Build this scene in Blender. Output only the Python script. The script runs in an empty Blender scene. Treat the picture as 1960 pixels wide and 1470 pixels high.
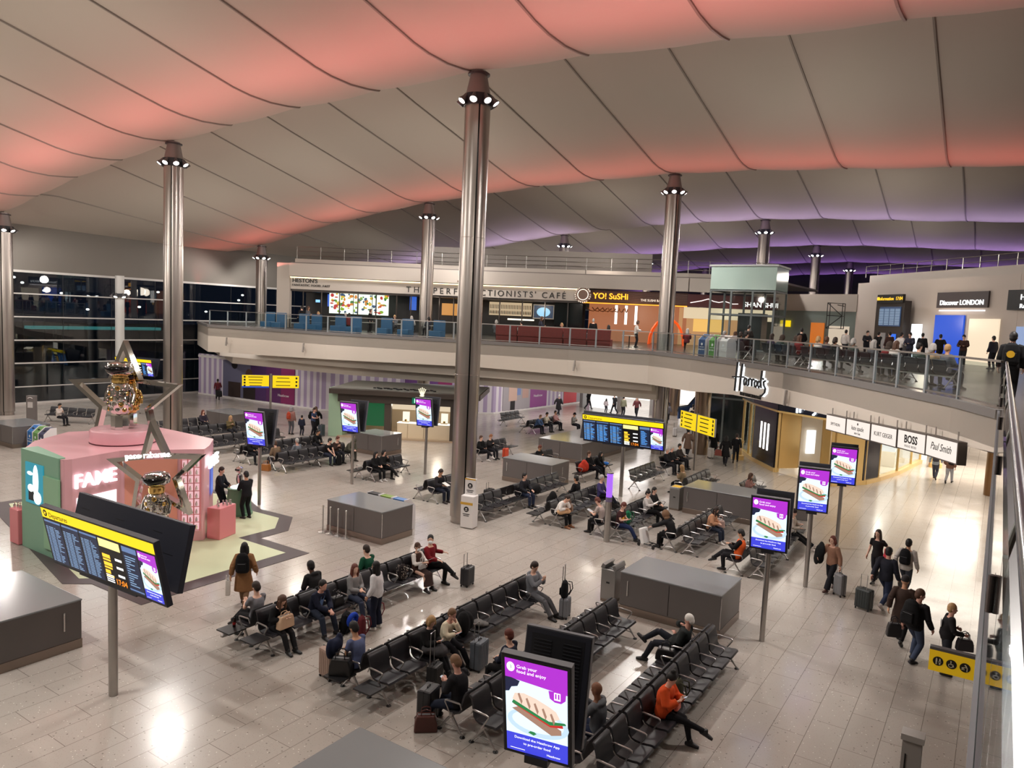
import bpy, bmesh, math, random
from mathutils import Vector, Matrix, Euler
random.seed(7)
SC = bpy.context.scene
COL = SC.collection
PI = math.pi

# ------------------------------------------------------------------ camera, world, exposure
cam_data = bpy.data.cameras.new('camera')
cam = bpy.data.objects.new('camera', cam_data)
COL.objects.link(cam)
cam_data.sensor_width = 36.0
cam_data.lens = 26.155
cam_data.clip_start = 0.05
cam_data.clip_end = 600
# world axes: +Y runs along the seat rows and the walkway, +X across it, Z up, lower floor at z = 0
cam.matrix_world = Matrix(((0.83349, -0.08627, 0.54576, 0.0),
                           (0.55076, 0.05058, -0.83313, 0.0),
                           (0.04427, 0.99499, 0.08967, 7.8),
                           (0, 0, 0, 1)))
SC.camera = cam
SC.view_settings.view_transform = 'Standard'
SC.view_settings.look = 'None'
SC.view_settings.gamma = 1.0
SC.view_settings.exposure = 0.0
SC.view_settings.use_curve_mapping = False
SC.cycles.max_bounces = 6
SC.cycles.diffuse_bounces = 3
SC.cycles.glossy_bounces = 3
SC.cycles.transmission_bounces = 4
SC.cycles.transparent_max_bounces = 12
SC.cycles.caustics_reflective = False
SC.cycles.caustics_refractive = False
SC.cycles.sample_clamp_indirect = 4.0
SC.cycles.use_adaptive_sampling = True
SC.cycles.adaptive_threshold = 0.02
world = bpy.data.worlds.new('night_sky')
SC.world = world
world.use_nodes = True
world.node_tree.nodes['Background'].inputs[0].default_value = (0.012, 0.02, 0.04, 1)
world.node_tree.nodes['Background'].inputs[1].default_value = 0.35

def lin(c):
    return tuple(((v / 255.0) / 12.92 if v / 255.0 <= 0.04045 else ((v / 255.0 + 0.055) / 1.055) ** 2.4) for v in c[:3])

def lamp(kind, name, loc, energy, color=(1, 1, 1), target=None, **kw):
    d = bpy.data.lights.new(name, kind)
    d.energy = energy
    d.color = color
    for k, v in kw.items():
        setattr(d, k, v)
    o = bpy.data.objects.new(name, d)
    COL.objects.link(o)
    o.location = loc
    if target is not None:
        o.rotation_euler = (Vector(target) - Vector(loc)).to_track_quat('-Z', 'Y').to_euler()
    return o

ZV = [(-84, 9.2), (-78, 9.5), (-72, 10.1), (-64, 11.9), (-54, 13.0), (-45, 14.6), (-36, 15.75), (-27, 16.35), (-17, 16.6),
      (-12, 16.45), (-7.5, 16.2), (-3, 15.95), (1, 15.8), (8, 15.2), (18, 14.0)]
def valley_z(x):
    for (a, za), (b, zb) in zip(ZV, ZV[1:]):
        if x <= b:
            t = max(0.0, (x - a) / (b - a))
            return za + (zb - za) * t
    return ZV[-1][1]

# coloured wash of the roof troughs: a line of LED uplights along each valley
WASH = [(22.2, (1.0, 0.22, 0.22), 112, 3.8), (42.0, (1.0, 0.2, 0.17), 78, 3.0), (61.8, (0.66, 0.5, 1.0), 110, 2.6), (81.6, (0.55, 0.34, 1.0), 120, 2.6),
        (101.4, (0.45, 0.22, 1.0), 90, 2.2), (121.2, (0.45, 0.22, 1.0), 90, 2.2)]
for vy, colr, en, back in WASH:
    for i in range(8):
        x0 = -62.0 + i * 9.3
        o = lamp('AREA', 'trough_wash', (x0 + 4.65, vy - back, valley_z(x0 + 4.65) - 3.1), en, colr, shape='RECTANGLE', size=9.3, size_y=0.25, spread=math.radians(138))
        o.rotation_euler = (math.radians(180 - 8), 0, 0)
# general light of the hall: floodlight clusters on the columns
COLX = (-53.8, -35.3, -16.8, 1.7)
def ring_z(x):
    return valley_z(x) - 1.25
FLOOD = 1950
for ri, vy in enumerate((2.4, 22.2, 42.0, 61.8, 81.6)):
    for x in COLX:
        if x > 0 and (vy > 30 or vy < 10):
            continue
        for k in range(4):
            a = PI / 4 + k * PI / 2
            dx, dy = math.cos(a), math.sin(a)
            zz = ring_z(x) - 0.15
            lamp('SPOT', 'column_floodlight', (x + dx * 0.95, vy + dy * 0.95, zz), FLOOD * (.6 if x < -50 else .85 if x < -30 else 1.0), (1.0, 0.95, 0.9), (x + dx * 8.0, vy + dy * 8.0, zz - 8.0),
                 spot_size=math.radians(128), spot_blend=0.6, shadow_soft_size=0.25)
for (x, vy) in ((-16.8, 2.4), (-16.8, 22.2)):  # two extra spots added to brighten the right-hand fascia
    lamp('SPOT', 'column_floodlight', (x + .9, vy + (.5 if vy < 10 else .2), ring_z(x) - .2), 2600, (1.0, 0.95, 0.9), (-2.5, 25.0, 5.5), spot_size=math.radians(50), spot_blend=.8, shadow_soft_size=.25)
# point lamps added in mid-air below the roof to brighten it
for vy in (2.4, 12.0, 32.0, 52.0, 72.0):
    for x in (-47, -37, -26, -7.5):
        lamp('POINT', 'roof_fill', (x, vy, valley_z(x) - (5.0 if vy < 45 else 3.6)), 390 if vy < 45 else 210, (1.0, 0.9, 0.8), shadow_soft_size=0.3)

# ------------------------------------------------------------------ materials
MATS = {}
def mat(name, color=(200, 200, 200), rough=0.5, metal=0.0, spec=0.5, emit=None, estr=0.0, noise=0.0, nscale=8.0, bump=0.0, trans=0.0, coat=0.0, ior=1.5, alpha=1.0):
    if name in MATS:
        return MATS[name]
    m = bpy.data.materials.new(name)
    m.use_nodes = True
    nt = m.node_tree
    b = nt.nodes['Principled BSDF']
    c = lin(color) + (1,)
    b.inputs['Base Color'].default_value = c
    b.inputs['Roughness'].default_value = rough
    b.inputs['Metallic'].default_value = metal
    b.inputs['Specular IOR Level'].default_value = spec
    b.inputs['Transmission Weight'].default_value = trans
    b.inputs['Coat Weight'].default_value = coat
    b.inputs['IOR'].default_value = ior
    b.inputs['Alpha'].default_value = alpha
    if emit is not None:
        b.inputs['Emission Color'].default_value = lin(emit) + (1,)
        b.inputs['Emission Strength'].default_value = estr
    if noise > 0 or bump > 0:
        tc = nt.nodes.new('ShaderNodeTexCoord')
        n = nt.nodes.new('ShaderNodeTexNoise')
        n.inputs['Scale'].default_value = nscale
        n.inputs['Detail'].default_value = 4
        nt.links.new(tc.outputs['Object'], n.inputs['Vector'])
        if noise > 0:
            mx = nt.nodes.new('ShaderNodeMix')
            mx.data_type = 'RGBA'
            mx.inputs['A'].default_value = tuple(v * (1 - noise) for v in c[:3]) + (1,)
            mx.inputs['B'].default_value = tuple(min(1, v * (1 + noise)) for v in c[:3]) + (1,)
            nt.links.new(n.outputs['Fac'], mx.inputs['Factor'])
            nt.links.new(mx.outputs['Result'], b.inputs['Base Color'])
        if bump > 0:
            bp = nt.nodes.new('ShaderNodeBump')
            bp.inputs['Strength'].default_value = bump
            bp.inputs['Distance'].default_value = 0.02
            nt.links.new(n.outputs['Fac'], bp.inputs['Height'])
            nt.links.new(bp.outputs['Normal'], b.inputs['Normal'])
    MATS[name] = m
    return m

def emis(name, color, s=1.0):
    return mat(name, (10, 10, 10), 0.4, emit=color, estr=s)

def cloth(color, name=None):
    return mat(name or 'cloth_%d_%d_%d' % color, color, 0.85, spec=0.25, noise=0.18, nscale=14, bump=0.15)

# ------------------------------------------------------------------ mesh builder
class MB:
    def __init__(s):
        s.v, s.f, s.m = [], [], []
    def add(s, vs, fs, mi=0):
        o = len(s.v)
        s.v += [tuple(p) for p in vs]
        s.f += [tuple(i + o for i in f) for f in fs]
        s.m += [mi] * len(fs)
        return s
    def box(s, c, d, mi=0, rz=0.0, rx=0.0, ry=0.0):
        R = Euler((rx, ry, rz)).to_matrix()
        vs = []
        for sx in (-.5, .5):
            for sy in (-.5, .5):
                for sz in (-.5, .5):
                    vs.append(Vector(c) + R @ Vector((sx * d[0], sy * d[1], sz * d[2])))
        return s.add(vs, [(0, 1, 3, 2), (4, 6, 7, 5), (0, 4, 5, 1), (2, 3, 7, 6), (0, 2, 6, 4), (1, 5, 7, 3)], mi)
    def bar(s, p, q, w, h, mi=0):
        p, q = Vector(p), Vector(q)
        d = (q - p)
        L = d.length
        d.normalize()
        up = Vector((0, 0, 1)) if abs(d.z) < 0.98 else Vector((0, 1, 0))
        r = d.cross(up).normalized()
        u = r.cross(d)
        vs = []
        for e in (p, q):
            for a, b in ((-1, -1), (1, -1), (1, 1), (-1, 1)):
                vs.append(e + r * (a * w / 2) + u * (b * h / 2))
        return s.add(vs, [(0, 3, 2, 1), (4, 5, 6, 7), (0, 1, 5, 4), (1, 2, 6, 5), (2, 3, 7, 6), (3, 0, 4, 7)], mi)
    def prism(s, poly, z0, z1, mi=0, cap=True, capmi=None):
        n = len(poly)
        vs = [(p[0], p[1], z0) for p in poly] + [(p[0], p[1], z1) for p in poly]
        s.add(vs, [(i, (i + 1) % n, n + (i + 1) % n, n + i) for i in range(n)], mi)
        if cap:
            s.add(vs, [tuple(range(n - 1, -1, -1)), tuple(range(n, 2 * n))], mi if capmi is None else capmi)
        return s
    def tube(s, pts, r, n=8, mi=0, closed=False):
        P = [Vector(p) for p in pts]
        k = len(P)
        rs = r if isinstance(r, (list, tuple)) else [r] * k
        rings, prev = [], None
        for i in range(k):
            if closed:
                t = P[(i + 1) % k] - P[i - 1]
            else:
                t = P[min(i + 1, k - 1)] - P[max(i - 1, 0)]
            t.normalize()
            if prev is None:
                up = Vector((0, 0, 1)) if abs(t.z) < 0.9 else Vector((1, 0, 0))
                a = t.cross(up).normalized()
            else:
                a = (prev - t * prev.dot(t)).normalized()
            prev = a
            b = t.cross(a)
            rings.append([P[i] + (a * math.cos(2 * PI * j / n) + b * math.sin(2 * PI * j / n)) * rs[i] for j in range(n)])
        vs = [v for rg in rings for v in rg]
        fs = []
        m = k if closed else k - 1
        for i in range(m):
            for j in range(n):
                i2 = (i + 1) % k
                fs.append((i * n + j, i * n + (j + 1) % n, i2 * n + (j + 1) % n, i2 * n + j))
        if not closed:
            fs += [tuple(range(n - 1, -1, -1)), tuple((k - 1) * n + j for j in range(n))]
        return s.add(vs, fs, mi)
    def lathe(s, prof, c=(0, 0, 0), n=24, mi=0, a0=0.0, a1=2 * PI):
        full = abs(a1 - a0 - 2 * PI) < 1e-6
        m = n if full else n + 1
        vs = []
        for r, z in prof:
            for j in range(m):
                a = a0 + (a1 - a0) * j / n
                vs.append((c[0] + r * math.cos(a), c[1] + r * math.sin(a), c[2] + z))
        fs = []
        for i in range(len(prof) - 1):
            for j in range(n):
                j2 = (j + 1) % m
                fs.append((i * m + j, i * m + j2, (i + 1) * m + j2, (i + 1) * m + j))
        if full:
            if prof[0][0] > 1e-4:
                fs.append(tuple(range(n - 1, -1, -1)))
            if prof[-1][0] > 1e-4:
                fs.append(tuple((len(prof) - 1) * n + j for j in range(n)))
        return s.add(vs, fs, mi)
    def ell(s, c, r, n=12, m=8, mi=0, rot=None):
        vs, fs = [], []
        R = rot.to_matrix() if rot is not None else None
        def P(x, y, z):
            v = Vector((x * r[0], y * r[1], z * r[2]))
            if R is not None:
                v = R @ v
            return Vector(c) + v
        vs.append(P(0, 0, -1))
        for i in range(1, m):
            ph = -PI / 2 + PI * i / m
            for j in range(n):
                a = 2 * PI * j / n
                vs.append(P(math.cos(ph) * math.cos(a), math.cos(ph) * math.sin(a), math.sin(ph)))
        vs.append(P(0, 0, 1))
        for j in range(n):
            fs.append((0, 1 + (j + 1) % n, 1 + j))
        for i in range(m - 2):
            for j in range(n):
                a, b = 1 + i * n + j, 1 + i * n + (j + 1) % n
                fs.append((a, b, b + n, a + n))
        t = len(vs) - 1
        for j in range(n):
            fs.append((t, 1 + (m - 2) * n + j, 1 + (m - 2) * n + (j + 1) % n))
        return s.add(vs, fs, mi)
    def quad(s, a, b, c, d, mi=0):
        return s.add([a, b, c, d], [(0, 1, 2, 3)], mi)
    def ext(s, prof, axis, a, b, mi=0):
        """closed profile of (u, v) extruded along axis from a to b; 'y': u = x, v = z; 'x': u = y, v = z"""
        n = len(prof)
        f = (lambda u, v, t: (u, t, v)) if axis == 'y' else (lambda u, v, t: (t, u, v))
        vs = [f(u, v, a) for u, v in prof] + [f(u, v, b) for u, v in prof]
        return s.add(vs, [(i, (i + 1) % n, n + (i + 1) % n, n + i) for i in range(n)] + [tuple(range(n - 1, -1, -1)), tuple(range(n, 2 * n))], mi)
    def xf(s, M, start=0):
        s.v = s.v[:start] + [tuple(M @ Vector(p)) for p in s.v[start:]]
        return s
    def mesh(s, name, mats, smooth=False):
        me = bpy.data.meshes.new(name)
        me.from_pydata(s.v, [], s.f)
        for m in (mats if isinstance(mats, (list, tuple)) else [mats]):
            me.materials.append(m)
        if len(me.materials) > 1:
            me.polygons.foreach_set('material_index', s.m)
        bm = bmesh.new()
        bm.from_mesh(me)
        bmesh.ops.recalc_face_normals(bm, faces=bm.faces)
        bm.to_mesh(me)
        bm.free()
        if smooth:
            me.polygons.foreach_set('use_smooth', [True] * len(me.polygons))
            me.set_sharp_from_angle(angle=math.radians(smooth if smooth is not True else 40))
        return me
    def build(s, name, mats, parent=None, smooth=False, bevel=0.0, loc=None, rz=None):
        return link(name, s.mesh(name, mats, smooth), parent, bevel, loc, rz)

def link(name, me, parent=None, bevel=0.0, loc=None, rz=None):
    o = bpy.data.objects.new(name, me)
    COL.objects.link(o)
    if parent is not None:
        o.parent = parent
    if loc is not None:
        o.location = loc
    if rz is not None:
        o.rotation_euler = (0, 0, rz)
    if bevel > 0:
        bv = o.modifiers.new('edge', 'BEVEL')
        bv.width = bevel
        bv.segments = 2
        bv.limit_method = 'ANGLE'
    return o

def tag(o, label, cat, group=None, kind=None):
    o['label'] = label
    o['category'] = cat
    if group:
        o['group'] = group
    if kind:
        o['kind'] = kind
    return o

def thing(name, label, cat, loc=(0, 0, 0), rz=0.0, group=None, kind=None):
    o = bpy.data.objects.new(name, None)
    COL.objects.link(o)
    o.location = loc
    o.rotation_euler = (0, 0, rz)
    o.empty_display_size = 0.2
    return tag(o, label, cat, group, kind)

def structure(o):
    o['kind'] = 'structure'
    return o

def copy_thing(root, loc, rz, label, group=None):
    r = root.copy()
    COL.objects.link(r)
    r.location = loc
    r.rotation_euler = (0, 0, rz)
    r['label'] = label
    if group:
        r['group'] = group
    for ch in list(root.children):
        c = ch.copy()
        COL.objects.link(c)
        c.parent = r
        for g in list(ch.children):
            d = g.copy()
            COL.objects.link(d)
            d.parent = c
    return r

def text_mesh(body, size, depth=0.004, align='LEFT', spacing=1.0, shear=0.0, bold=0.0):
    """mesh data of a line of lettering lying in the local XY plane"""
    cu = bpy.data.curves.new('lettering', 'FONT')
    cu.body = body
    cu.size = size
    cu.extrude = depth
    cu.align_x = align
    cu.space_character = spacing
    cu.shear = shear
    cu.offset = bold
    cu.resolution_u = 3
    o = bpy.data.objects.new('lettering', cu)
    COL.objects.link(o)
    dg = bpy.context.evaluated_depsgraph_get()
    me = bpy.data.meshes.new_from_object(o.evaluated_get(dg))
    bpy.data.objects.remove(o)
    bpy.data.curves.remove(cu)
    return me

def text(body, size, M, m, parent=None, name='lettering', **kw):
    me = text_mesh(body, size, **kw)
    me.transform(M)
    me.materials.clear()
    me.materials.append(m)
    o = link(name, me, parent)
    return o

def face_matrix(origin, right, up):
    """matrix that lays local x along right, local y along up, local z towards the reader"""
    r = Vector(right).normalized()
    u = Vector(up).normalized()
    n = r.cross(u)
    return Matrix(((r.x, u.x, n.x, origin[0]), (r.y, u.y, n.y, origin[1]), (r.z, u.z, n.z, origin[2]), (0, 0, 0, 1)))


# ================================================================== THE SETTING
def clear_fresnel(nt, fr, ior):
    # a thin pane: the same reflectance from either side
    g = nt.nodes.new('ShaderNodeNewGeometry'); m = nt.nodes.new('ShaderNodeMath'); m.operation = 'MULTIPLY_ADD'
    m.inputs[1].default_value = 1 / ior - ior; m.inputs[2].default_value = ior
    nt.links.new(g.outputs['Backfacing'], m.inputs[0]); nt.links.new(m.outputs[0], fr.inputs[0])
def floor_material():
    m = bpy.data.materials.new('polished_terrazzo')
    m.use_nodes = True
    nt = m.node_tree
    N, L = nt.nodes.new, nt.links.new
    b = nt.nodes['Principled BSDF']
    tc = N('ShaderNodeTexCoord')
    sep = N('ShaderNodeSeparateXYZ')
    L(tc.outputs['Object'], sep.inputs[0])
    comb = N('ShaderNodeCombineXYZ')
    L(sep.outputs['Y'], comb.inputs[0])
    ax = N('ShaderNodeMath'); ax.operation = 'ADD'; ax.inputs[1].default_value = 4.4
    L(sep.outputs['X'], ax.inputs[0])
    L(ax.outputs[0], comb.inputs[1])
    br = N('ShaderNodeTexBrick')
    br.inputs['Scale'].default_value = 1.0
    br.inputs['Brick Width'].default_value = 1.55
    br.inputs['Row Height'].default_value = 0.6167
    br.inputs['Mortar Size'].default_value = 0.006
    br.inputs['Mortar Smooth'].default_value = 0.3
    br.inputs['Color1'].default_value = lin((176, 168, 160)) + (1,)
    br.inputs['Color2'].default_value = lin((171, 163, 155)) + (1,)
    br.inputs['Mortar'].default_value = lin((112, 103, 97)) + (1,)
    L(comb.outputs[0], br.inputs['Vector'])
    col = br.outputs['Color']
    for scale, thr, c, fac in ((9.0, 0.10, (235, 230, 222), 0.75), (7.0, 0.11, (96, 88, 84), 0.7), (26.0, 0.16, (118, 106, 98), 0.45)):
        v = N('ShaderNodeTexVoronoi')
        v.inputs['Scale'].default_value = scale
        mp = N('ShaderNodeMapping')
        mp.inputs['Location'].default_value = (scale * 3.7, scale, 0)
        L(tc.outputs['Object'], mp.inputs[0])
        L(mp.outputs[0], v.inputs['Vector'])
        lt = N('ShaderNodeMath'); lt.operation = 'LESS_THAN'; lt.inputs[1].default_value = thr
        L(v.outputs['Distance'], lt.inputs[0])
        mf = N('ShaderNodeMath'); mf.operation = 'MULTIPLY'; mf.inputs[1].default_value = fac
        L(lt.outputs[0], mf.inputs[0])
        mx = N('ShaderNodeMix'); mx.data_type = 'RGBA'
        L(mf.outputs[0], mx.inputs['Factor'])
        L(col, mx.inputs['A'])
        mx.inputs['B'].default_value = lin(c) + (1,)
        col = mx.outputs['Result']
    n = N('ShaderNodeTexNoise')
    n.inputs['Scale'].default_value = 0.9
    n.inputs['Detail'].default_value = 5
    L(tc.outputs['Object'], n.inputs['Vector'])
    mr = N('ShaderNodeMapRange')
    mr.inputs['From Min'].default_value = 0.3
    mr.inputs['From Max'].default_value = 0.7
    mr.inputs['To Min'].default_value = 0.15
    mr.inputs['To Max'].default_value = 0.25
    L(n.outputs['Fac'], mr.inputs[0])
    L(mr.outputs[0], b.inputs['Roughness'])
    L(col, b.inputs['Base Color'])
    b.inputs['Specular IOR Level'].default_value = 0.5
    return m

FLOOR_M = floor_material()
WX = -58.5      # window wall
structure(MB().quad((WX, -10, 0), (20, -10, 0), (20, 125, 0), (WX, 125, 0)).build('floor', FLOOR_M))

# ---- the wave roof
def amp(x):
    t = min(1, max(0, (x + 61) / 14))
    return t * t * (3 - 2 * t)
PROF = [(0, 0), (0.12, 0.3), (0.45, 1.3), (1.2, 2.5), (2.2, 3.05), (3.4, 3.1), (5.0, 2.75), (7.5, 2.1), (10.0, 1.5), (12.5, 0.9), (14.5, 0.42), (15.8, 0.12),
        (16.5, -0.04), (17.3, -0.15), (18.3, -0.18), (19.2, -0.1), (19.65, -0.03)]
ROWS = []
for b in range(-1, 6):
    v0 = 2.4 + 19.8 * b
    for s, z in PROF:
        if -9.5 <= v0 + s <= 125:
            ROWS.append((v0 + s, z))
XS = [-16.8 + 4.65 / 3 * k for k in range(-27, 23)]
XS = [WX - 0.3] + [x for x in XS if x > WX + 0.4]
def roof_z(x, zoff):
    fr = ((x + 16.8) / 4.65) % 1.0
    sag = 0.10 * math.sin(PI * fr) ** 2
    return valley_z(x) + zoff * amp(x) - sag
roof_m = mat('roof_membrane', (186, 177, 166), 0.75, spec=0.2)
mb = MB()
vs = [(x, y, roof_z(x, z)) for y, z in ROWS for x in XS]
nx = len(XS)
fs = [(j * nx + i, j * nx + i + 1, (j + 1) * nx + i + 1, (j + 1) * nx + i) for j in range(len(ROWS) - 1) for i in range(nx - 1)]
mb.add(vs, fs)
ceiling = structure(mb.build('ceiling', roof_m, smooth=50))
mb = MB()
for k in range(-8, 8):
    x = -16.8 + 4.65 * k
    if x < WX + 1:
        continue
    pts = [(x, y, roof_z(x, z)) for y, z in ROWS]
    for p, q in zip(pts, pts[1:]):
        mb.bar((p[0], p[1], p[2] - 0.02), (q[0], q[1], q[2] - 0.02), 0.07, 0.08)
mb.build('ceiling_seam', mat('roof_seam', (140, 131, 123), 0.6), ceiling)

# ---- window wall to the night on the far side of the hall
pane_m = bpy.data.materials.new('night_glass')
pane_m.use_nodes = True
_n = pane_m.node_tree
_n.nodes.clear()
_o = _n.nodes.new('ShaderNodeOutputMaterial'); _t = _n.nodes.new('ShaderNodeBsdfTransparent'); _g = _n.nodes.new('ShaderNodeBsdfGlossy'); _g.inputs['Roughness'].default_value = .015
_t.inputs[0].default_value = (.7, .76, .8, 1)
_f = _n.nodes.new('ShaderNodeFresnel'); _f.inputs[0].default_value = 2.1; _x = _n.nodes.new('ShaderNodeMixShader')
clear_fresnel(_n, _f, 1.75)
_n.links.new(_f.outputs[0], _x.inputs[0]); _n.links.new(_t.outputs[0], _x.inputs[1]); _n.links.new(_g.outputs[0], _x.inputs[2]); _n.links.new(_x.outputs[0], _o.inputs[0])
mull_m = mat('mullion_metal', (190, 186, 182), 0.4)
w = structure(MB().box((WX - 0.06, 58, 4.75), (0.06, 134, 9.5)).build('window_1', pane_m))
mb = MB()
for z, h in ((0.06, 0.12), (1.25, 0.07), (2.95, 0.09), (4.6, 0.09), (6.27, 0.09), (7.92, 0.09), (9.5, 0.16)):
    mb.box((WX + 0.05, 58, z), (0.16, 134, h))
mb.build('window_mullion', mull_m, w)
mb = MB()
for k in range(0, 38):
    mb.box((WX - 0.02, -8 + k * 3.6, 4.75), (0.03, 0.03, 9.5))
mb.build('window_joint', mat('joint_black', (14, 15, 18), 0.5), w)
# airfield outside in the dark
structure(MB().quad((-260, -60, -.6), (WX - .2, -60, -.6), (WX - .2, 220, -.6), (-260, 220, -.6)).build('ground_apron', mat('apron_dark', (26, 28, 34), .6)))
for k, (y0, y1) in enumerate(((41.5, 47.5), (47.8, 57.5), (64.0, 72.0))):
    t = MB().box((0, 0, 0), (1.6, y1 - y0, .35)).build('lit_canopy', emis('canopy_teal', (70, 150, 142), .75))
    t.location = (-95, (y0 + y1) / 2, 4.1)
    tag(t, ('left', 'middle', 'right')[k] + ' one of three teal lit canopy strips outside the dark window', 'canopy', 'teal lit canopy strips outside', kind='thing')
    MB().box((0, 0, -2.3), (.3, .3, 4.3)).build('canopy_post', mat('apron_post', (50, 54, 58), .6), t)
for k, (y, z) in enumerate(((55.6, 6.8), (50.4, 6.2), (69.5, 6.4), (83.0, 6.0), (45.2, 8.4), (48.6, 8.2), (40.6, 9.8), (41.6, 8.9), (44.0, 9.3), (71.0, 8.4), (60.0, 9.0), (76.0, 9.3))):
    t = MB().lathe([(.05, -z - .4), (.05, 0)], n=8).build('apron_lamp', mat('apron_post', (50, 54, 58), .6))
    t.location = (-99 - (k % 3) * 3, y * 1.03, z)
    tag(t, 'small white airfield lamp on a mast outside the window', 'lamp', 'airfield lamps outside', kind='thing')
    MB().ell((0, 0, .1), (.22, .22, .14), 8, 6).build('lamp_head', emis('apron_lamp_glow', (255, 246, 230), 5.0), t)
wall_m = mat('upper_wall_plaster', (112, 106, 99), 0.8)
structure(MB().box((WX - 0.2, 58, 11.6), (0.4, 134, 4.2)).build('wall_left', wall_m))
structure(MB().box((-20, 125.3, 9), (80, 0.5, 18)).build('wall_back', mat('far_wall', (70, 66, 74), 0.8)))
structure(MB().box((20.2, 58, 9), (0.4, 136, 20)).build('wall_right', wall_m))
structure(MB().box((-20, -10.2, 9), (80, 0.4, 20)).build('wall_front', wall_m))

# ---- upper deck: slab with its long white fascia
EDGE = [(-58.4, 39.0), (-49.6, 34.0), (-37.8, 34.8), (-27.0, 37.4), (-21.5, 38.8), (-16.6, 39.3), (-13.3, 37.0), (-10.2, 34.2), (-7.3, 31.1),
        (-4.9, 27.9), (-2.6, 24.3), (-0.95, 21.7), (0.04, 19.4)]
SLAB = EDGE + [(0.04, -9.9), (19.9, -9.9), (19.9, 124.9), (-58.4, 124.9)]
fascia_m = mat('white_fascia_panel', (214, 204, 192), 0.6, spec=0.3)
deck_m = mat('upper_floor_tile', (80, 74, 70), 0.25, noise=0.1, nscale=3)
slab = structure(MB().prism(SLAB, 5.4, 6.2, 0, capmi=1).build('floor_upper', [fascia_m, deck_m]))
FBOT = [4.2, 4.2, 4.42, 4.6, 4.5, 4.36, 4.4, 4.68, 4.75, 4.84, 5.0, 5.14, 5.3]
def inset(path, d):
    out = []
    for i, p in enumerate(path):
        a = Vector(path[max(0, i - 1)]); b = Vector(path[min(len(path) - 1, i + 1)])
        t = (b - a).normalized()
        n = Vector((-t.y, t.x))
        out.append((p[0] + n.x * d, p[1] + n.y * d))
    return out
mb = MB()
for a, b in zip(EDGE, EDGE[1:]):
    mb.bar((a[0], a[1], 6.15), (b[0], b[1], 6.15), 0.12, 0.2)
mb.build('fascia_edge_trim', mat('grey_edge_trim', (118, 114, 112), 0.5), slab)
IN2 = inset(EDGE, .22)
mb = MB()
for k in range(len(EDGE) - 1):
    p, q, r, w2 = EDGE[k], EDGE[k + 1], IN2[k + 1], IN2[k]
    z0, z1 = FBOT[k], FBOT[k + 1]
    mb.add([(*p, z0), (*q, z1), (*r, z1), (*w2, z0), (*p, 6.05), (*q, 6.05), (*r, 6.05), (*w2, 6.05)], [(3, 2, 1, 0), (4, 5, 6, 7), (0, 1, 5, 4), (1, 2, 6, 5), (2, 3, 7, 6), (3, 0, 4, 7)])
structure(mb.build('wall_fascia', fascia_m))
IN3 = inset(EDGE, 3.0)
structure(MB().prism([(-58.3, 42.0)] + IN3[1:11] + [(4.0, 20.0), (19.8, 20.0), (19.8, 124.5), (-58.3, 124.5)], 4.45, 4.6).build('ceiling_lower', mat('soffit_white', (206, 198, 188), .7)))
for d, z0 in ((0.9, 3.9), (1.9, 3.3)):
    pth = inset(EDGE[:6], d)
    structure(MB().prism(pth + list(reversed(inset(EDGE[:6], d + 0.7))), z0, 5.4 if d < 1 else 4.46).build('trim_1' if d < 1 else 'trim_2', fascia_m))

# balustrade of the upper deck: glass panes, posts, rails
glass_m = bpy.data.materials.new('balustrade_glass')
glass_m.use_nodes = True
nt = glass_m.node_tree
nt.nodes.clear()
go = nt.nodes.new('ShaderNodeOutputMaterial')
gt = nt.nodes.new('ShaderNodeBsdfTransparent'); gt.inputs[0].default_value = (0.88, 0.93, 0.93, 1)
gg = nt.nodes.new('ShaderNodeBsdfGlossy'); gg.inputs['Roughness'].default_value = 0.02
fr = nt.nodes.new('ShaderNodeFresnel'); fr.inputs[0].default_value = 1.5
gx = nt.nodes.new('ShaderNodeMixShader')
clear_fresnel(nt, fr, 1.45)
nt.links.new(fr.outputs[0], gx.inputs[0]); nt.links.new(gt.outputs[0], gx.inputs[1]); nt.links.new(gg.outputs[0], gx.inputs[2]); nt.links.new(gx.outputs[0], go.inputs[0])
steel_m = mat('brushed_steel', (176, 172, 168), 0.32, metal=1.0, noise=0.12, nscale=5)
post_m = mat('grey_post_paint', (140, 146, 150), 0.45)
def balustrade(path, z, name, label, step=1.35, group=None, back=0.12, post=(0.09, 0.05)):
    t = thing(name, label, 'balustrade', (path[0][0], path[0][1], z), group=group)
    o = Vector((path[0][0], path[0][1], 0))
    mp = [Vector((p[0], p[1], 0)) - o for p in path]
    gl, rail, low = MB(), MB(), MB()
    for a, b in zip(mp, mp[1:]):
        rail.bar((a.x, a.y, 1.1), (b.x, b.y, 1.1), 0.07, 0.05)
        low.bar((a.x, a.y, 0.12), (b.x, b.y, 0.12), 0.04, 0.04)
        gl.bar((a.x, a.y, 0.58), (b.x, b.y, 0.58), 0.015, 0.9)
        d = b - a
        n = max(1, round(d.length / step))
        for i in range(n):
            p = a + d * (i / n)
            MB().bar((0, 0, -0.1), (0, 0, 1.08), *post).build('post', post_m, t, loc=(p.x, p.y, 0), rz=math.atan2(d.y, d.x))
    rail.build('handrail', steel_m, t)
    low.build('lower_rail', steel_m, t)
    gl.build('glass_pane', glass_m, t)
    return t
E1 = inset(EDGE, 0.12)
balustrade(E1[1:6], 6.2, 'glass_balustrade', 'long glass balustrade in front of the café tables on the upper deck', 1.9)
balustrade([(E1[5][0] + .14, E1[5][1] - .06)] + E1[6:12] + [(0.02, 19.6)], 6.2, 'glass_balustrade', 'glass balustrade with pale posts curving above the watch room sign', 1.7)

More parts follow.
